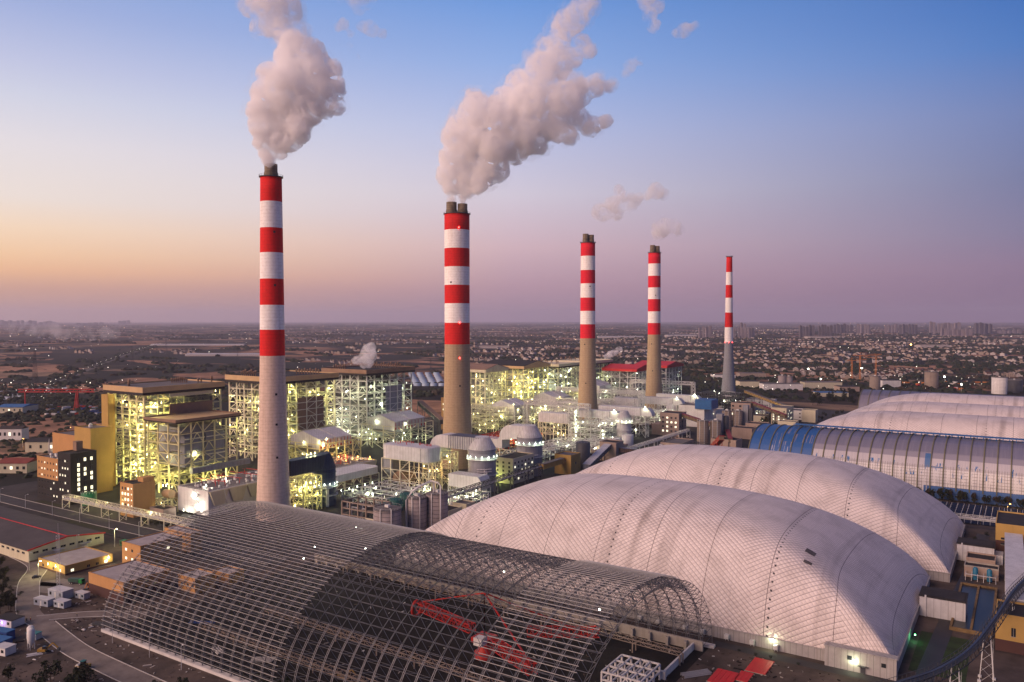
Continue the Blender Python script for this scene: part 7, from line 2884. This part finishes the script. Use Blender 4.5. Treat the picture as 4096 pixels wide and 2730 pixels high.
for k in range(16):
    p = (-78 + 7.6 * k + rnd.uniform(-1, 1), 698.5)
    plant("brown", p[0], p[1], "thin upright sapling against the pale foot of the shed", "saplings against the shed", rnd.uniform(.9, 1.2))
for k in range(14):
    p = at(rnd.uniform(1268, 1335), rnd.uniform(1066, 1084))
    plant("dark", p[0], p[1] + 25, "dark round tree behind the ochre transfer tower", "trees behind the ochre transfer tower", rnd.uniform(.7, 1.0))
for k in range(34):
    p = at(rnd.uniform(1860, 2010), rnd.uniform(905, 935))
    plant("dark", p[0], p[1], "dark tree in the grove left of the far domes", "grove left of the far domes", rnd.uniform(1.0, 1.8))
for k in range(16):
    p = at(rnd.uniform(1740, 1800), rnd.uniform(965, 990))
    plant("dark", p[0], p[1], "dark tree left of the tan office block", "trees left of the tan office block", rnd.uniform(.9, 1.4))
for k in range(10):
    p = at(rnd.uniform(1860, 1985), rnd.uniform(952, 968))
    plant("dark", p[0], p[1], "small dark tree between junction houses near the third dome", "trees between junction houses", rnd.uniform(.6, 1.0))
for (x, y) in ((-30, 560), (-26, 580), (-34, 590), (-20, 595)):
    plant("bushd", x, y, "low dark bush on the lawn beyond the second dome's end", "bushes beyond the second dome", 1.2)
for (x, y) in ((-100, 331), (-93, 330.5), (-87, 331), (-76, 331)):
    plant("bushd", x, y, "low scrubby bush beside the road along the nearest dome", "bushes beside the dome road", .6)


# woods and hedges of the plain, too many to count -------------------------------------
def clumps(name, pts, mats_, size, seed, kind="stuff"):
    r_ = random.Random(seed)
    b = MB()
    for (x, y, s, m) in pts:
        b.m = m
        n = 7
        h = s * r_.uniform(.5, .9)
        vs = []
        for k in range(n):
            a = 2 * math.pi * k / n + r_.uniform(-.2, .2)
            q = s * r_.uniform(.7, 1.15)
            vs.append((x + math.cos(a) * q, y + math.sin(a) * q, 0))
        for k in range(n):
            a = 2 * math.pi * k / n + r_.uniform(-.2, .2)
            q = s * r_.uniform(.5, .95)
            vs.append((x + math.cos(a) * q, y + math.sin(a) * q, h * r_.uniform(.6, .9)))
        vs.append((x + r_.uniform(-.2, .2) * s, y, h * 1.15))
        b.add(vs, [(k, (k + 1) % n, n + (k + 1) % n, n + k) for k in range(n)] + [(n + k, n + (k + 1) % n, 2 * n) for k in range(n)])
    return structure(b.build(name, mats_, None, False), kind)


def inside_plant(x, y):
    return -730 < x < 170 and 100 < y < 1290


pts = []
r_ = random.Random(99)
belts = []
for k in range(330):
    yy = 748 + 175 * r_.random() ** 1.9
    belts.append((r_.uniform(-40, 2400), yy))
for k in range(260):
    belts.append((r_.uniform(1050, 2400), 770 + 90 * r_.random()))
for (bx, by) in belts:
    c = at(bx, by)
    D = math.hypot(*c)
    ang = r_.choice((R(-20), R(70), R(-20), R(5))) + r_.uniform(-.15, .15)
    L = D * r_.uniform(.03, .12)
    n = int(min(60, 8 + L / 14))
    for i in range(n):
        f = r_.uniform(-.5, .5)
        x = c[0] + math.cos(ang) * L * f + r_.gauss(0, D * .004)
        y = c[1] + math.sin(ang) * L * f + r_.gauss(0, D * .004)
        if inside_plant(x, y):
            continue
        pts.append((x, y, r_.uniform(4.5, 9) * (1 + D / 9000), 0 if r_.random() < .8 else 1))
clumps("woodland", pts, [leaf_a, leaf_c], 6, 3)
pts = []
for k in range(1500):                                  # scrubland left of the boiler houses
    p = at(r_.uniform(-20, 480), 880 + 90 * r_.random())
    if not inside_plant(*p):
        pts.append((p[0] + r_.gauss(0, 12), p[1] + r_.gauss(0, 12), r_.uniform(2, 6), 0 if r_.random() < .7 else 1))
for k in range(260):
    p = at(r_.uniform(0, 240), r_.uniform(960, 1100))
    if p[0] < -735:
        pts.append((p[0], p[1], r_.uniform(2, 5), 0))
for k in range(900):
    p = at(r_.uniform(1560, 2353), r_.uniform(860, 905))
    if not inside_plant(*p):
        pts.append((p[0], p[1], r_.uniform(3, 6), 0))
clumps("scrub", pts, [leaf_a, leaf_b], 4, 4)

# village houses -------------------------------------------------------------------
h_white = mat("house_white", (0.42, 0.375, 0.36), 0.9, 0.12, 0.2)
h_cream = mat("house_cream", (0.30, 0.24, 0.20), 0.9, 0.12, 0.2)
h_roof = mat("house_roof", (0.045, 0.036, 0.036), 0.9, 0.2, 0.2)
h_roof2 = mat("house_roof_red", (0.10, 0.05, 0.042), 0.9, 0.2, 0.2)


def house_mesh(seed, wallm, roofm):
    r_ = random.Random(seed)
    b = MB()
    w, d, h = r_.uniform(9, 13), r_.uniform(8, 11), r_.uniform(6, 9)
    b.box(-w / 2, w / 2, -d / 2, d / 2, 0, h)
    rh = r_.uniform(2.4, 3.6)
    b.prism([(-w / 2, h), (w / 2, h), (0, h + rh)], 'y', -d / 2, d / 2)
    if r_.random() < .7:
        b.box(w / 2, w / 2 + r_.uniform(3, 6), -d / 2, d * .2, 0, h * .6)
    b.m = 1
    e = .5
    for s_ in (-1, 1):
        v = [(s_ * (w / 2 + e), -d / 2 - e, h - .4), (0, -d / 2 - e, h + rh), (0, d / 2 + e, h + rh), (s_ * (w / 2 + e), d / 2 + e, h - .4)]
        v2 = [(x, y, z + .3) for x, y, z in v]
        b.add(v + v2, [(0, 1, 2, 3), (4, 5, 6, 7), (0, 1, 5, 4), (1, 2, 6, 5), (2, 3, 7, 6), (3, 0, 4, 7)])
    b.m = 2
    for f in range(2):
        for k in range(3):
            x = -w / 2 + w * (k + .5) / 3
            b.box(x - .6, x + .6, -d / 2 - .05, -d / 2 + .02, 1.2 + f * 3.2, 2.8 + f * 3.2)
            y = -d / 2 + d * (k + .5) / 3
            b.box(w / 2 - .02, w / 2 + .05, y - .5, y + .5, 1.2 + f * 3.2, 2.7 + f * 3.2)
            b.box(-w / 2 - .05, -w / 2 + .02, y - .5, y + .5, 1.2 + f * 3.2, 2.7 + f * 3.2)
    return b


protos = []
for k in range(6):
    b = house_mesh(40 + k, None, None)
    o = b.build("village_house", [h_white if k < 4 else h_cream, h_roof if k % 3 else h_roof2, glass_dark], None)
    protos.append(o)
taken = [False] * 6
clusters = []
r_ = random.Random(5)
for k in range(60):
    clusters.append((r_.uniform(1080, 2400), 796 + 72 * r_.random() ** 1.1))
for k in range(10):
    clusters.append((r_.uniform(660, 1050), 795 + 40 * r_.random()))
for k in range(7):
    clusters.append((r_.uniform(0, 560), 788 + 30 * r_.random()))
spots = []
for (cx, cy) in clusters:
    c = at(cx, cy)
    ang = R(r_.choice((-12, 8, 20, -25)))
    nrow, ncol = r_.randint(1, 3), r_.randint(2, 6)
    for i in range(nrow):
        for j in range(ncol):
            if r_.random() < .2:
                continue
            u, v = (j - ncol / 2) * r_.uniform(17, 24), (i - nrow / 2) * r_.uniform(30, 42)
            spots.append((c[0] + u * math.cos(ang) - v * math.sin(ang), c[1] + u * math.sin(ang) + v * math.cos(ang), ang + r_.uniform(-.06, .06) + r_.choice((0, math.pi / 2, 0))))
spots = [s for s in spots if not inside_plant(s[0], s[1])]
spots.sort(key=lambda s: math.hypot(s[0], s[1]))
HL = ("white gabled village house with dark roof out on the plain", "white village house with reddish roof out on the plain", "cream walled village house with dark roof out on the plain", "cream village house with reddish roof out on the plain")
for i, (x, y, a) in enumerate(spots[:285]):
    k = i % 6
    if not taken[k]:
        o = protos[k]
        taken[k] = True
    else:
        o = protos[k].copy()
        COL.objects.link(o)
    o.location = (x, y, 0)
    o.rotation_euler.z = a
    s = r_.uniform(.85, 1.2)
    o.scale = (s, s, s * r_.uniform(.9, 1.15))
    li = (0 if k < 4 else 2) + (0 if k % 3 else 1)
    tag(o, HL[li], "house", ("white dark roofed village houses", "white red roofed village houses", "cream dark roofed village houses", "cream red roofed village houses")[li])
b = MB()
far = [s for s in spots[285:]]
for k in range(150):                                    # denser settlement on the right of the plain
    p = at(r_.uniform(1080, 2390), 786 + 52 * r_.random())
    ang = r_.choice((R(-12), R(75), R(20)))
    for i in range(r_.randint(3, 9)):
        x, y = p[0] + (i - 3) * 21 * math.cos(ang) + r_.gauss(0, 6), p[1] + (i - 3) * 21 * math.sin(ang) + r_.gauss(0, 6)
        if not inside_plant(x, y):
            far.append((x, y, ang + r_.choice((0, math.pi / 2))))
for k in range(330):                                    # hamlets: short streets of houses
    xx, yy = r_.uniform(-30, 2390), 746.5 + 46 * r_.random() ** 1.2
    if xx < 620 and r_.random() < .5:
        continue
    p = at(xx, yy)
    D = math.hypot(*p)
    ang = r_.choice((R(-12), R(75), R(20)))
    n = r_.randint(4, 15)
    for i in range(n):
        f = (i - n / 2) * r_.uniform(14, 26) * (1 + D / 9000)
        far.append((p[0] + f * math.cos(ang) + r_.gauss(0, 14), p[1] + f * math.sin(ang) + r_.gauss(0, 14), ang))
for (x, y, a) in far:
    w, d, h = r_.uniform(5, 9), r_.uniform(5, 7), r_.uniform(5, 11)
    c_, s_ = math.cos(a), math.sin(a)

    def T(u, v, z):
        return (x + u * c_ - v * s_, y + u * s_ + v * c_, z)
    v = [T(-w, -d, 0), T(w, -d, 0), T(w, d, 0), T(-w, d, 0), T(-w, -d, h), T(w, -d, h), T(w, d, h), T(-w, d, h), T(0, -d, h + 3), T(0, d, h + 3)]
    b.m = 0 if r_.random() < .35 else 2
    b.add(v, [(0, 1, 5, 4), (1, 2, 6, 5), (2, 3, 7, 6), (3, 0, 4, 7), (4, 5, 8), (6, 7, 9)])
    b.m = 1
    b.add([T(-w - .4, -d - .4, h - .2), T(0, -d - .4, h + 3.1), T(0, d + .4, h + 3.1), T(-w - .4, d + .4, h - .2), T(w + .4, -d - .4, h - .2), T(w + .4, d + .4, h - .2)], [(0, 1, 2, 3), (1, 4, 5, 2)])
structure(b.build("distant_houses", [h_white, h_roof, h_cream], None, False), "stuff")

# long low factories on the plain
fac_roof = mat("factory_roof", (0.42, 0.40, 0.42), 0.8, 0.1, 0.05)
for (lab, xa, xb, y, dep, h, m) in (("long pale greenhouse block on the plain left of the nearest chimney", 425, 605, 819, 60, 7, fac_roof), ("pale strip of greenhouses far left on the plain", 345, 560, 795, 50, 6, fac_roof),
                                    ("wide pale factory left of the fourth chimney on the plain", 1375, 1480, 778, 120, 12, fac_roof), ("low white factory right of the fourth chimney on the plain", 1535, 1602, 775, 150, 14, fac_roof),
                                    ("long pale factory between the thickest and the middle chimney on the plain", 1100, 1170, 801, 90, 9, h_cream), ("broad pale hall far right on the plain below the towers", 2115, 2185, 800, 60, 12, h_cream),
                                    ("pale low hall at the foot of the paired towers", 1862, 1935, 779, 130, 14, h_cream)):
    p, q = at(xa, y), at(xb, y)
    d = Vector((q[0] - p[0], q[1] - p[1], 0))
    n_ = Vector((-d.y, d.x, 0)).normalized() * dep
    if n_.dot(Vector((*p, 0))) < 0:
        n_ = -n_
    t = thing("factory_hall", lab, "factory", (*p, 0))
    b = MB()
    P = [Vector((*p, 0)), Vector((*q, 0)), Vector((*q, 0)) + n_, Vector((*p, 0)) + n_]
    b.add([*P, *[v + Vector((0, 0, h)) for v in P]], [(0, 1, 5, 4), (1, 2, 6, 5), (2, 3, 7, 6), (3, 0, 4, 7)])
    b.build("walls", h_white, t)
    b = MB()
    b.add([*[v + Vector((0, 0, h + .02)) for v in P], P[0] + n_ * .5 + Vector((0, 0, h + 4)), P[1] + n_ * .5 + Vector((0, 0, h + 4))], [(0, 1, 5, 4), (4, 5, 2, 3), (0, 4, 3), (1, 2, 5)])
    b.build("roof", m, t)

# town towers ------------------------------------------------------------------------
tw = mat("tower_wall", (0.26, 0.22, 0.24), 0.8, 0.1, 0.01, lines=[(2, 3.2, 1.0, (0.09, 0.08, 0.10)), (3, 9.0, 2.2, (0.12, 0.105, 0.12))])
tw2 = mat("tower_wall_dark", (0.12, 0.105, 0.125), 0.8, 0.1, 0.01, lines=[(2, 3.4, 1.1, (0.05, 0.05, 0.06)), (3, 8.0, 2.0, (0.06, 0.055, 0.07))])
tower_defs = []
for (x0, x1, yb, yt, n, m) in ((1604, 1636, 779, 751, 4, tw), (1664, 1690, 778, 752, 3, tw), (1694, 1733, 778, 752, 5, tw), (1700, 1715, 772, 743, 2, tw), (1836, 1872, 776, 749, 5, tw2), (1880, 1912, 776, 748, 5, tw2), (1906, 1960, 766, 746, 7, tw2),
                               (1968, 2000, 766, 744, 4, tw), (2032, 2062, 766, 746, 4, tw), (2065, 2108, 768, 745, 6, tw2), (2135, 2150, 768, 740, 2, tw), (2153, 2207, 766, 742, 7, tw), (2160, 2235, 772, 756, 8, tw), (2238, 2280, 768, 743, 4, tw2),
                               (0, 84, 748, 737, 9, tw2), (88, 130, 746, 739, 4, tw2), (272, 300, 745, 736, 3, tw2), (175, 240, 747, 741, 5, tw2), (2292, 2348, 768, 758, 5, tw)):
    for k in range(n):
        tower_defs.append((x0 + (x1 - x0) * (k + .5) / n, yb + r_.uniform(-1.5, 1.5), (x1 - x0) / n * r_.uniform(.62, .85), yt + r_.uniform(-1.0, 3.0), m))
for (px, yb, wpx, yt, m) in tower_defs:
    p = at(px, max(yb, 745))
    D = Vector((*p, 0)).dot(Vector((fw3.x, fw3.y, 0)).normalized())
    h = (yb - yt) / 1830 * D
    w = wpx / 1830 * D
    t = thing("apartment_tower", "pale apartment tower in the far town" if m is tw else "dark apartment tower in the far town", "tower block", (*p, 0), "pale far town towers" if m is tw else "dark far town towers")
    a = R(32.9) + r_.choice((0, .3, -.25))
    b = MB()
    b.box(-w / 2, w / 2, -w * .35, w * .35, 0, h)
    b.box(-w * .2, w * .2, -w * .45, -w * .351, 0, h * .98)
    o = b.build("walls", m, None)
    o.parent = t
    b = MB()
    b.box(-w * .3, w * .1, -w * .2, w * .2, h + .01, h + 5)
    o = b.build("roof_house", m, None)
    o.parent = t
    t.rotation_euler.z = a

# pylons -----------------------------------------------------------------------------
def pylon(label, x, y, h):
    t = thing("power_pylon", label, "pylon", (x, y, 0))
    b = MB()
    w = h * .09
    th_ = max(0.35, h * .006)
    for (sx, sy) in ((-1, -1), (1, -1), (1, 1), (-1, 1)):
        b.bar((x + sx * w, y + sy * w, 0), (x + sx * w * .25, y + sy * w * .25, h * .62), th_, 3)
        b.bar((x + sx * w * .25, y + sy * w * .25, h * .62), (x + sx * w * .1, y + sy * w * .1, h), th_, 3)
    n = 9
    for k in range(n):
        za, zb = h * .62 * k / n, h * .62 * (k + 1) / n
        wa, wb = w * (1 - .75 * k / n), w * (1 - .75 * (k + 1) / n)
        for (p, q) in (((-1, -1), (1, -1)), ((1, -1), (1, 1)), ((1, 1), (-1, 1)), ((-1, 1), (-1, -1))):
            b.bar((x + p[0] * wa, y + p[1] * wa, za), (x + q[0] * wb, y + q[1] * wb, zb), th_ * .6, 3)
            b.bar((x + q[0] * wa, y + q[1] * wa, za), (x + p[0] * wb, y + p[1] * wb, zb), th_ * .6, 3)
    b.build("tower", steel_dark, t, False)
    b = MB()
    for f in (.68, .82, .95):
        L = h * (.2 if f < .9 else .14)
        b.bar((x - L * .84, y - L * .54, h * f), (x + L * .84, y + L * .54, h * f), th_, 3)
        b.bar((x - L * .84, y - L * .54, h * f), (x, y, h * (f + .05)), th_ * .7, 3)
        b.bar((x + L * .84, y + L * .54, h * f), (x, y, h * (f + .05)), th_ * .7, 3)
    b.build("cross_arm", steel_dark, t, False)


for lab, px, py, h in (("tallest power pylon, in the fields at far left", 82, 942, 92), ("power pylon beside the long tree lined road", 304, 842, 62), ("power pylon in the fields right of the tree lined road", 546, 842, 58), ("power pylon far off above the long road", 382, 814, 70),
                       ("power pylon behind the middle boiler houses", 813, 850, 60), ("power pylon right of the middle chimney behind the boiler house", 1417, 876, 66), ("thin power pylon between thickest chimney and the polytunnels", 990, 870, 46)):
    p = at(px, py)
    pylon(lab, p[0], p[1], h)

# roads across the plain
road_m = mat("country_road", (0.10, 0.09, 0.085), 0.95, 0.2, 0.02)
long_road = [at(60, 908), at(150, 872), at(232, 838), at(300, 812), at(345, 798), at(372, 791)]
sheet("country_road", ribbon(long_road, 14), 0.08, road_m)
sheet("pond", [[at(-60, 905), at(60, 893), at(150, 886), at(160, 897), at(80, 912), at(-60, 925)]], 0.06, mat("pale_water", (0.36, 0.34, 0.38), 0.25, 0.08, 0.01))
pts = []
for k in range(170):
    f = r_.random() ** .6
    q = [Vector((*p, 0)) for p in long_road]
    i = min(4, int(f * 5))
    c = q[i].lerp(q[i + 1], f * 5 - i)
    pts.append((c.x + r_.gauss(0, 22), c.y + r_.gauss(0, 22), r_.uniform(4, 8), 0))
clumps("roadside_trees", pts, [leaf_a], 5, 8)


# small lights of the plain: far too many to count
def specks(name, pts, gm):
    b = MB()
    for (x, y, z, s) in pts:
        b.add([(x - s, y, z), (x, y - s, z), (x + s, y, z), (x, y + s, z), (x, y, z + s), (x, y, z - s)], [(0, 1, 4), (1, 2, 4), (2, 3, 4), (3, 0, 4), (1, 0, 5), (2, 1, 5), (3, 2, 5), (0, 3, 5)])
    return structure(b.build(name, gm, None, False), "stuff")


def light_pts(n, y0, y1, pw, x0=-20, x1=2370):
    out = []
    for k in range(n):
        p = at(r_.uniform(x0, x1), y0 + (y1 - y0) * r_.random() ** pw)
        D = math.hypot(*p)
        if inside_plant(*p):
            continue
        out.append((p[0], p[1], r_.uniform(4, 12), (0.25 + D * 0.00016) * r_.choice((.5, .6, .8, 1.5))))
    return out


far_warm = glow("far_light_warm", (1.0, 0.66, 0.32), 5.0)
far_white = glow("far_light_white", (1.0, 0.92, 0.75), 6.0)
specks("warm_town_lights", light_pts(300, 743, 790, 1.8), far_warm)
specks("white_town_lights", light_pts(240, 745, 850, 1.5), far_white)
specks("roadside_lights", [(p.x, p.y, 8, .55) for p in [Vector((*long_road[i], 0)).lerp(Vector((*long_road[i + 1], 0)), f / 7) for i in range(5) for f in range(7)]] + light_pts(40, 880, 925, 1, 0, 330) + light_pts(70, 870, 905, 1, 1620, 2340), far_white)

# big floodlights seen on the plain
for lab, px, py, gm, col in (("bright floodlight above the sheds right of the slimmest chimney", 1857, 852, lamp_white, LW), ("bright floodlight among the yellow cranes", 1980, 850, lamp_white, LW), ("floodlight at the red building site far right", 2170, 872, lamp_white, LW),
                             ("orange floodlight on the plain below the towers", 2093, 790, lamp_orange, LO), ("lamp at the red building site, right and lower", 2209, 892, lamp_white, LW), ("floodlight left of the long white workshop", 1886, 878, lamp_white, LW)):
    p = at(px, py + 10)
    t = thing("floodlight", lab, "floodlight", (*p, 0))
    D = math.hypot(*p)
    b = MB()
    b.bar((*p, 0), (*p, 14), .6, 6, .3)
    b.build("mast", steel_grey, t)
    b = MB()
    s = D * .0009
    b.lathe(p[0], p[1], [(s * .4, 14), (s, 14 + s * .6), (s, 14 + s), (s * .3, 14 + 1.6 * s)], 10)
    b.build("lamp_head", gm, t)

# left distance: cranes, yards, halls ------------------------------------------------
c0 = at(178, 944)
t = thing("gantry_crane", "red gantry crane with a long beam at the yard far left", "crane", (*c0, 0))
b = MB()
for dx in (-3, 3):
    b.bar((c0[0] + dx, c0[1], 0), (c0[0] + dx * .7, c0[1], 29), 1.5)
    b.bar((c0[0] + dx, c0[1] - 4, 0), (c0[0] + dx * .7, c0[1], 29), 1.0)
for z in range(3, 27, 6):
    b.bar((c0[0] - 3, c0[1], z), (c0[0] + 3, c0[1], z + 5), .6)
b.build("leg", red_steel, t)
b = MB()
for z in (29, 33):
    b.bar((c0[0] - 75, c0[1] - 50, z), (c0[0] + 22, c0[1] + 14.6, z), 1.6)
for k in range(20):
    f, g_ = k / 20, (k + 1) / 20
    A = Vector((c0[0] - 75, c0[1] - 50, 29)).lerp(Vector((c0[0] + 22, c0[1] + 14.6, 29)), f)
    B_ = Vector((c0[0] - 75, c0[1] - 50, 33)).lerp(Vector((c0[0] + 22, c0[1] + 14.6, 33)), g_)
    b.bar(A, B_, .7)
b.build("beam", red_steel, t)
c1 = at(92, 930)
b = MB()
b.bar((c0[0] - 66, c0[1] - 44, 0), (c0[0] - 66, c0[1] - 44, 29), 1.5)
b.build("leg", red_steel, t)
for k in range(34):
    p = at(r_.uniform(105, 240), r_.uniform(934, 955))
    m = r_.choice((red_steel, cab_blue, wall_white, cab, orange_steel))
    nm = {id(red_steel): "red", id(cab_blue): "blue", id(wall_white): "white", id(cab): "pale grey", id(orange_steel): "orange"}[id(m)]
    b = MB()
    L = r_.uniform(5, 13)
    b.box(-L / 2, L / 2, -1.6, 1.6, 0, 2.6)
    for q in range(4):
        b.box(-L / 2 + L * q / 4 + .1, -L / 2 + L * q / 4 + .3, -1.7, 1.7, 0.1, 2.7)
    o = b.build("yard_container", m, None)
    o.location = (*p, 0)
    o.rotation_euler.z = r_.uniform(0, 3)
    tag(o, "%s container standing in the yard below the red gantry crane" % nm, "container", "%s containers below the gantry crane" % nm)
for (lab, x0, x1, y, h, dep, wm, rm_) in (("cream hall with a row of solar panels on its roof, far left", 58, 178, 1040, 11, 22, wall_cream, roof_dark), ("low pale hall with blue roof at the far left edge", -10, 52, 950, 9, 40, wall_cream, blue_clad),
                                          ("white terraced house pair with gables at the far left edge", -5, 50, 1012, 13, 14, wall_white, h_roof), ("red roofed hall at the left edge behind the round forecourt", -10, 62, 1088, 9, 26, wall_cream, mat("tile_red", (0.22, 0.05, 0.035), 0.9, 0.15, 0.2)),
                                          ("low brown shed with steel canopy behind the orange wing", 75, 130, 1078, 7, 16, wall_pinkish, roof_dark)):
    p, q = at(x0, y), at(x1, y)
    d = Vector((q[0] - p[0], q[1] - p[1], 0))
    n_ = Vector((-d.y, d.x, 0)).normalized() * dep
    if n_.dot(Vector((*p, 0))) < 0:
        n_ = -n_
    t = thing("hall", lab, "building", (*p, 0))
    P = [Vector((*p, 0)), Vector((*q, 0)), Vector((*q, 0)) + n_, Vector((*p, 0)) + n_]
    b = MB()
    b.add([*P, *[v + Vector((0, 0, h)) for v in P]], [(0, 1, 5, 4), (1, 2, 6, 5), (2, 3, 7, 6), (3, 0, 4, 7)])
    b.build("walls", wm, t)
    b = MB()
    e = n_ * .03
    Q = [P[0] - e, P[1] - e, P[2] + e, P[3] + e]
    b.add([*[v + Vector((0, 0, h + .02)) for v in Q], Q[0] + n_ * .53 + Vector((0, 0, h + 3)), Q[1] + n_ * .53 + Vector((0, 0, h + 3))], [(0, 1, 5, 4), (4, 5, 2, 3), (0, 4, 3), (1, 2, 5), (0, 3, 2, 1)])
    b.build("roof", rm_, t)
    for k in range(5):
        f = (k + .5) / 5
        c = P[0].lerp(P[1], f) - n_.normalized() * .05
        u_ = d.normalized()
        b = MB()
        v = [c - u_ * 1.2 + Vector((0, 0, h * .4)), c + u_ * 1.2 + Vector((0, 0, h * .4)), c + u_ * 1.2 + Vector((0, 0, h * .7)), c - u_ * 1.2 + Vector((0, 0, h * .7))]
        w_ = [x - n_.normalized() * .08 for x in v]
        b.add(v + w_, [(0, 1, 2, 3), (4, 5, 6, 7), (0, 1, 5, 4), (1, 2, 6, 5), (2, 3, 7, 6), (3, 0, 4, 7)])
        b.build("window", window_lit if k == 2 else glass_dark, t)
tk = thing("storage_tank", "green round tank beside the solar roofed hall", "tank", (*at(163, 1030), 0))
b = MB()
p = at(163, 1032)
b.lathe(p[0], p[1], [(9, 0), (9, 11), (6, 13), (.2, 13.8)], 28)
b.build("shell", green_paint, tk)
for lab, px, py in (("orange street lamp glowing among trees far left", 52, 1028), ("orange street lamp by the red roofed hall", 160, 1000)):
    p = at(px, py)
    street_lamp(lab, p[0], p[1], 9, True, power=6000, col=LO, gm=lamp_orange)

# polytunnels between the third boiler house and the thickest chimney
poly_m = mat("polytunnel_film", (0.30, 0.38, 0.48), 0.4, 0.1, 0.02)
for j in range(7):
    for i in range(4):
        p = at(951 + i * 19 - j * 2, 887 - j * 4.3)
        t = MB()
        n = 8
        vs = [(q * 0.84 + math.cos(math.pi * k / n) * 6.5 * -0.54, q * 0.54 + math.cos(math.pi * k / n) * 6.5 * 0.84, math.sin(math.pi * k / n) * 6) for q in (0, 14.5) for k in range(n + 1)]
        t.add(vs, [(k, k + 1, n + 2 + k, n + 1 + k) for k in range(n)] + [tuple(range(n + 1)), tuple(range(n + 1, 2 * n + 2))], True)
        o = t.build("polytunnel", poly_m, None)
        o.location = (*p, 0)
        tag(o, "pale blue polytunnel left of the thickest chimney", "polytunnel", "pale blue polytunnels")

# right distance: works beyond the domes ---------------------------------------------
for lab, px, py, r0, h, m in (("broad brown silo with rusty top beyond the far domes", 2140, 893, 13, 34, conc_silo), ("white round tank at the far right beyond the domes", 2296, 905, 13, 31, wall_white), ("dark round tank right of the white one", 2330, 902, 14, 24, steel_dark),
                              ("brown silo left of the broad rusty silo", 2010, 897, 10, 28, conc_silo), ("pair silo of cement works, left, beyond the tan blocks", 1797, 893, 8, 26, silo_grey), ("pair silo of cement works, right, beyond the tan blocks", 1812, 893, 8, 24, silo_grey)):
    p = at(px, py)
    silo(lab, p[0], p[1], r0, h, m, pipes=False)
for lab, px0, px1, py, h, wm, rm_ in (("long white works hall beyond the grove", 1755, 1845, 897, 12, wall_white, roof_grey), ("second white works hall with pale roof, right of the cement silos", 1850, 1935, 893, 12, wall_cream, roof_grey), ("white office building between two brown silos far right", 2028, 2070, 893, 16, wall_white, roof_dark),
                                      ("tan hall in front of the long white works hall", 1700, 1745, 893, 14, wall_cream, roof_dark), ("blue roofed long shed left of the purple vaulted shed", 1880, 1950, 912, 7, wall_cream, blue_clad), ("small white works building beside the slimmest chimney", 1640, 1690, 872, 10, wall_white, roof_grey),
                                      ("grey works hall right of the slimmest chimney", 1700, 1760, 868, 10, h_cream, roof_grey), ("dark roofed shed by the yellow cranes", 1930, 1975, 900, 9, wall_pinkish, roof_dark)):
    p, q = at(px0, py), at(px1, py)
    d = Vector((q[0] - p[0], q[1] - p[1], 0))
    n_ = Vector((-d.y, d.x, 0)).normalized() * 30
    if n_.dot(Vector((*p, 0))) < 0:
        n_ = -n_
    t = thing("works_hall", lab, "building", (*p, 0))
    P = [Vector((*p, 0)), Vector((*q, 0)), Vector((*q, 0)) + n_, Vector((*p, 0)) + n_]
    b = MB()
    b.add([*P, *[v + Vector((0, 0, h)) for v in P]], [(0, 1, 5, 4), (1, 2, 6, 5), (2, 3, 7, 6), (3, 0, 4, 7)])
    b.build("walls", wm, t)
    b = MB()
    Q = [v + Vector((0, 0, h + .02)) for v in P]
    b.add([*Q, *[v + Vector((0, 0, .6)) for v in Q]], [(0, 1, 2, 3), (4, 5, 6, 7), (0, 1, 5, 4), (1, 2, 6, 5), (2, 3, 7, 6), (3, 0, 4, 7)])
    b.build("roof", rm_, t)
for lab, px, py, h, jl, ja in (("leftmost orange tower crane beyond the grove", 1957, 872, 44, 34, .5), ("middle and tallest orange tower crane, long jib to the right", 1976, 872, 56, 50, .6), ("rightmost orange tower crane, jib pointing left", 2012, 872, 50, -30, .6)):
    p = at(px, py)
    t = thing("tower_crane", lab, "crane", (*p, 0))
    b = MB()
    for (dx, dy) in ((-1.3, -1.3), (1.3, -1.3), (1.3, 1.3), (-1.3, 1.3)):
        b.bar((p[0] + dx, p[1] + dy, 0), (p[0] + dx, p[1] + dy, h), .6, 4)
    for k in range(int(h / 4)):
        b.bar((p[0] - 1.3, p[1] - 1.3, 4 * k), (p[0] + 1.3, p[1] - 1.3, 4 * k + 4), .4, 3)
        b.bar((p[0] + 1.3, p[1] - 1.3, 4 * k), (p[0] + 1.3, p[1] + 1.3, 4 * k + 4), .4, 3)
    b.build("mast", orange_steel, t)
    b = MB()
    e = (p[0] + jl * .84, p[1] + jl * .54, h + 3)
    f = (p[0] - jl * .28, p[1] - jl * .18, h)
    b.bar((*p, h), e, 1.1)
    b.bar((*p, h), f, 1.1)
    b.bar((*p, h + 7), e, .35)
    b.bar((*p, h + 7), f, .35)
    b.bar((*p, h), (*p, h + 7), .9)
    b.build("jib", orange_steel, t)
for k in range(36):
    p = at(r_.uniform(2060, 2300), r_.uniform(876, 897))
    b = MB()
    L = r_.uniform(6, 16)
    m = r_.choice((red_steel, orange_steel, wall_white, orange_steel))
    nm = {id(red_steel): "red", id(orange_steel): "orange", id(wall_white): "white"}[id(m)]
    b.box(-L / 2, L / 2, -2, 2, 0, 2.2)
    for q in range(4):
        b.box(-L / 2 + L * q / 4 + .1, -L / 2 + L * q / 4 + .4, -2.1, 2.1, 0.1, 3.2)
    o = b.build("site_cabin", m, None)
    o.location = (*p, 0)
    o.rotation_euler.z = r_.uniform(0, 3)
    tag(o, "%s cabin on the building site beyond the far domes" % nm, "site cabin", "%s cabins beyond the far domes" % nm)
haze_box()
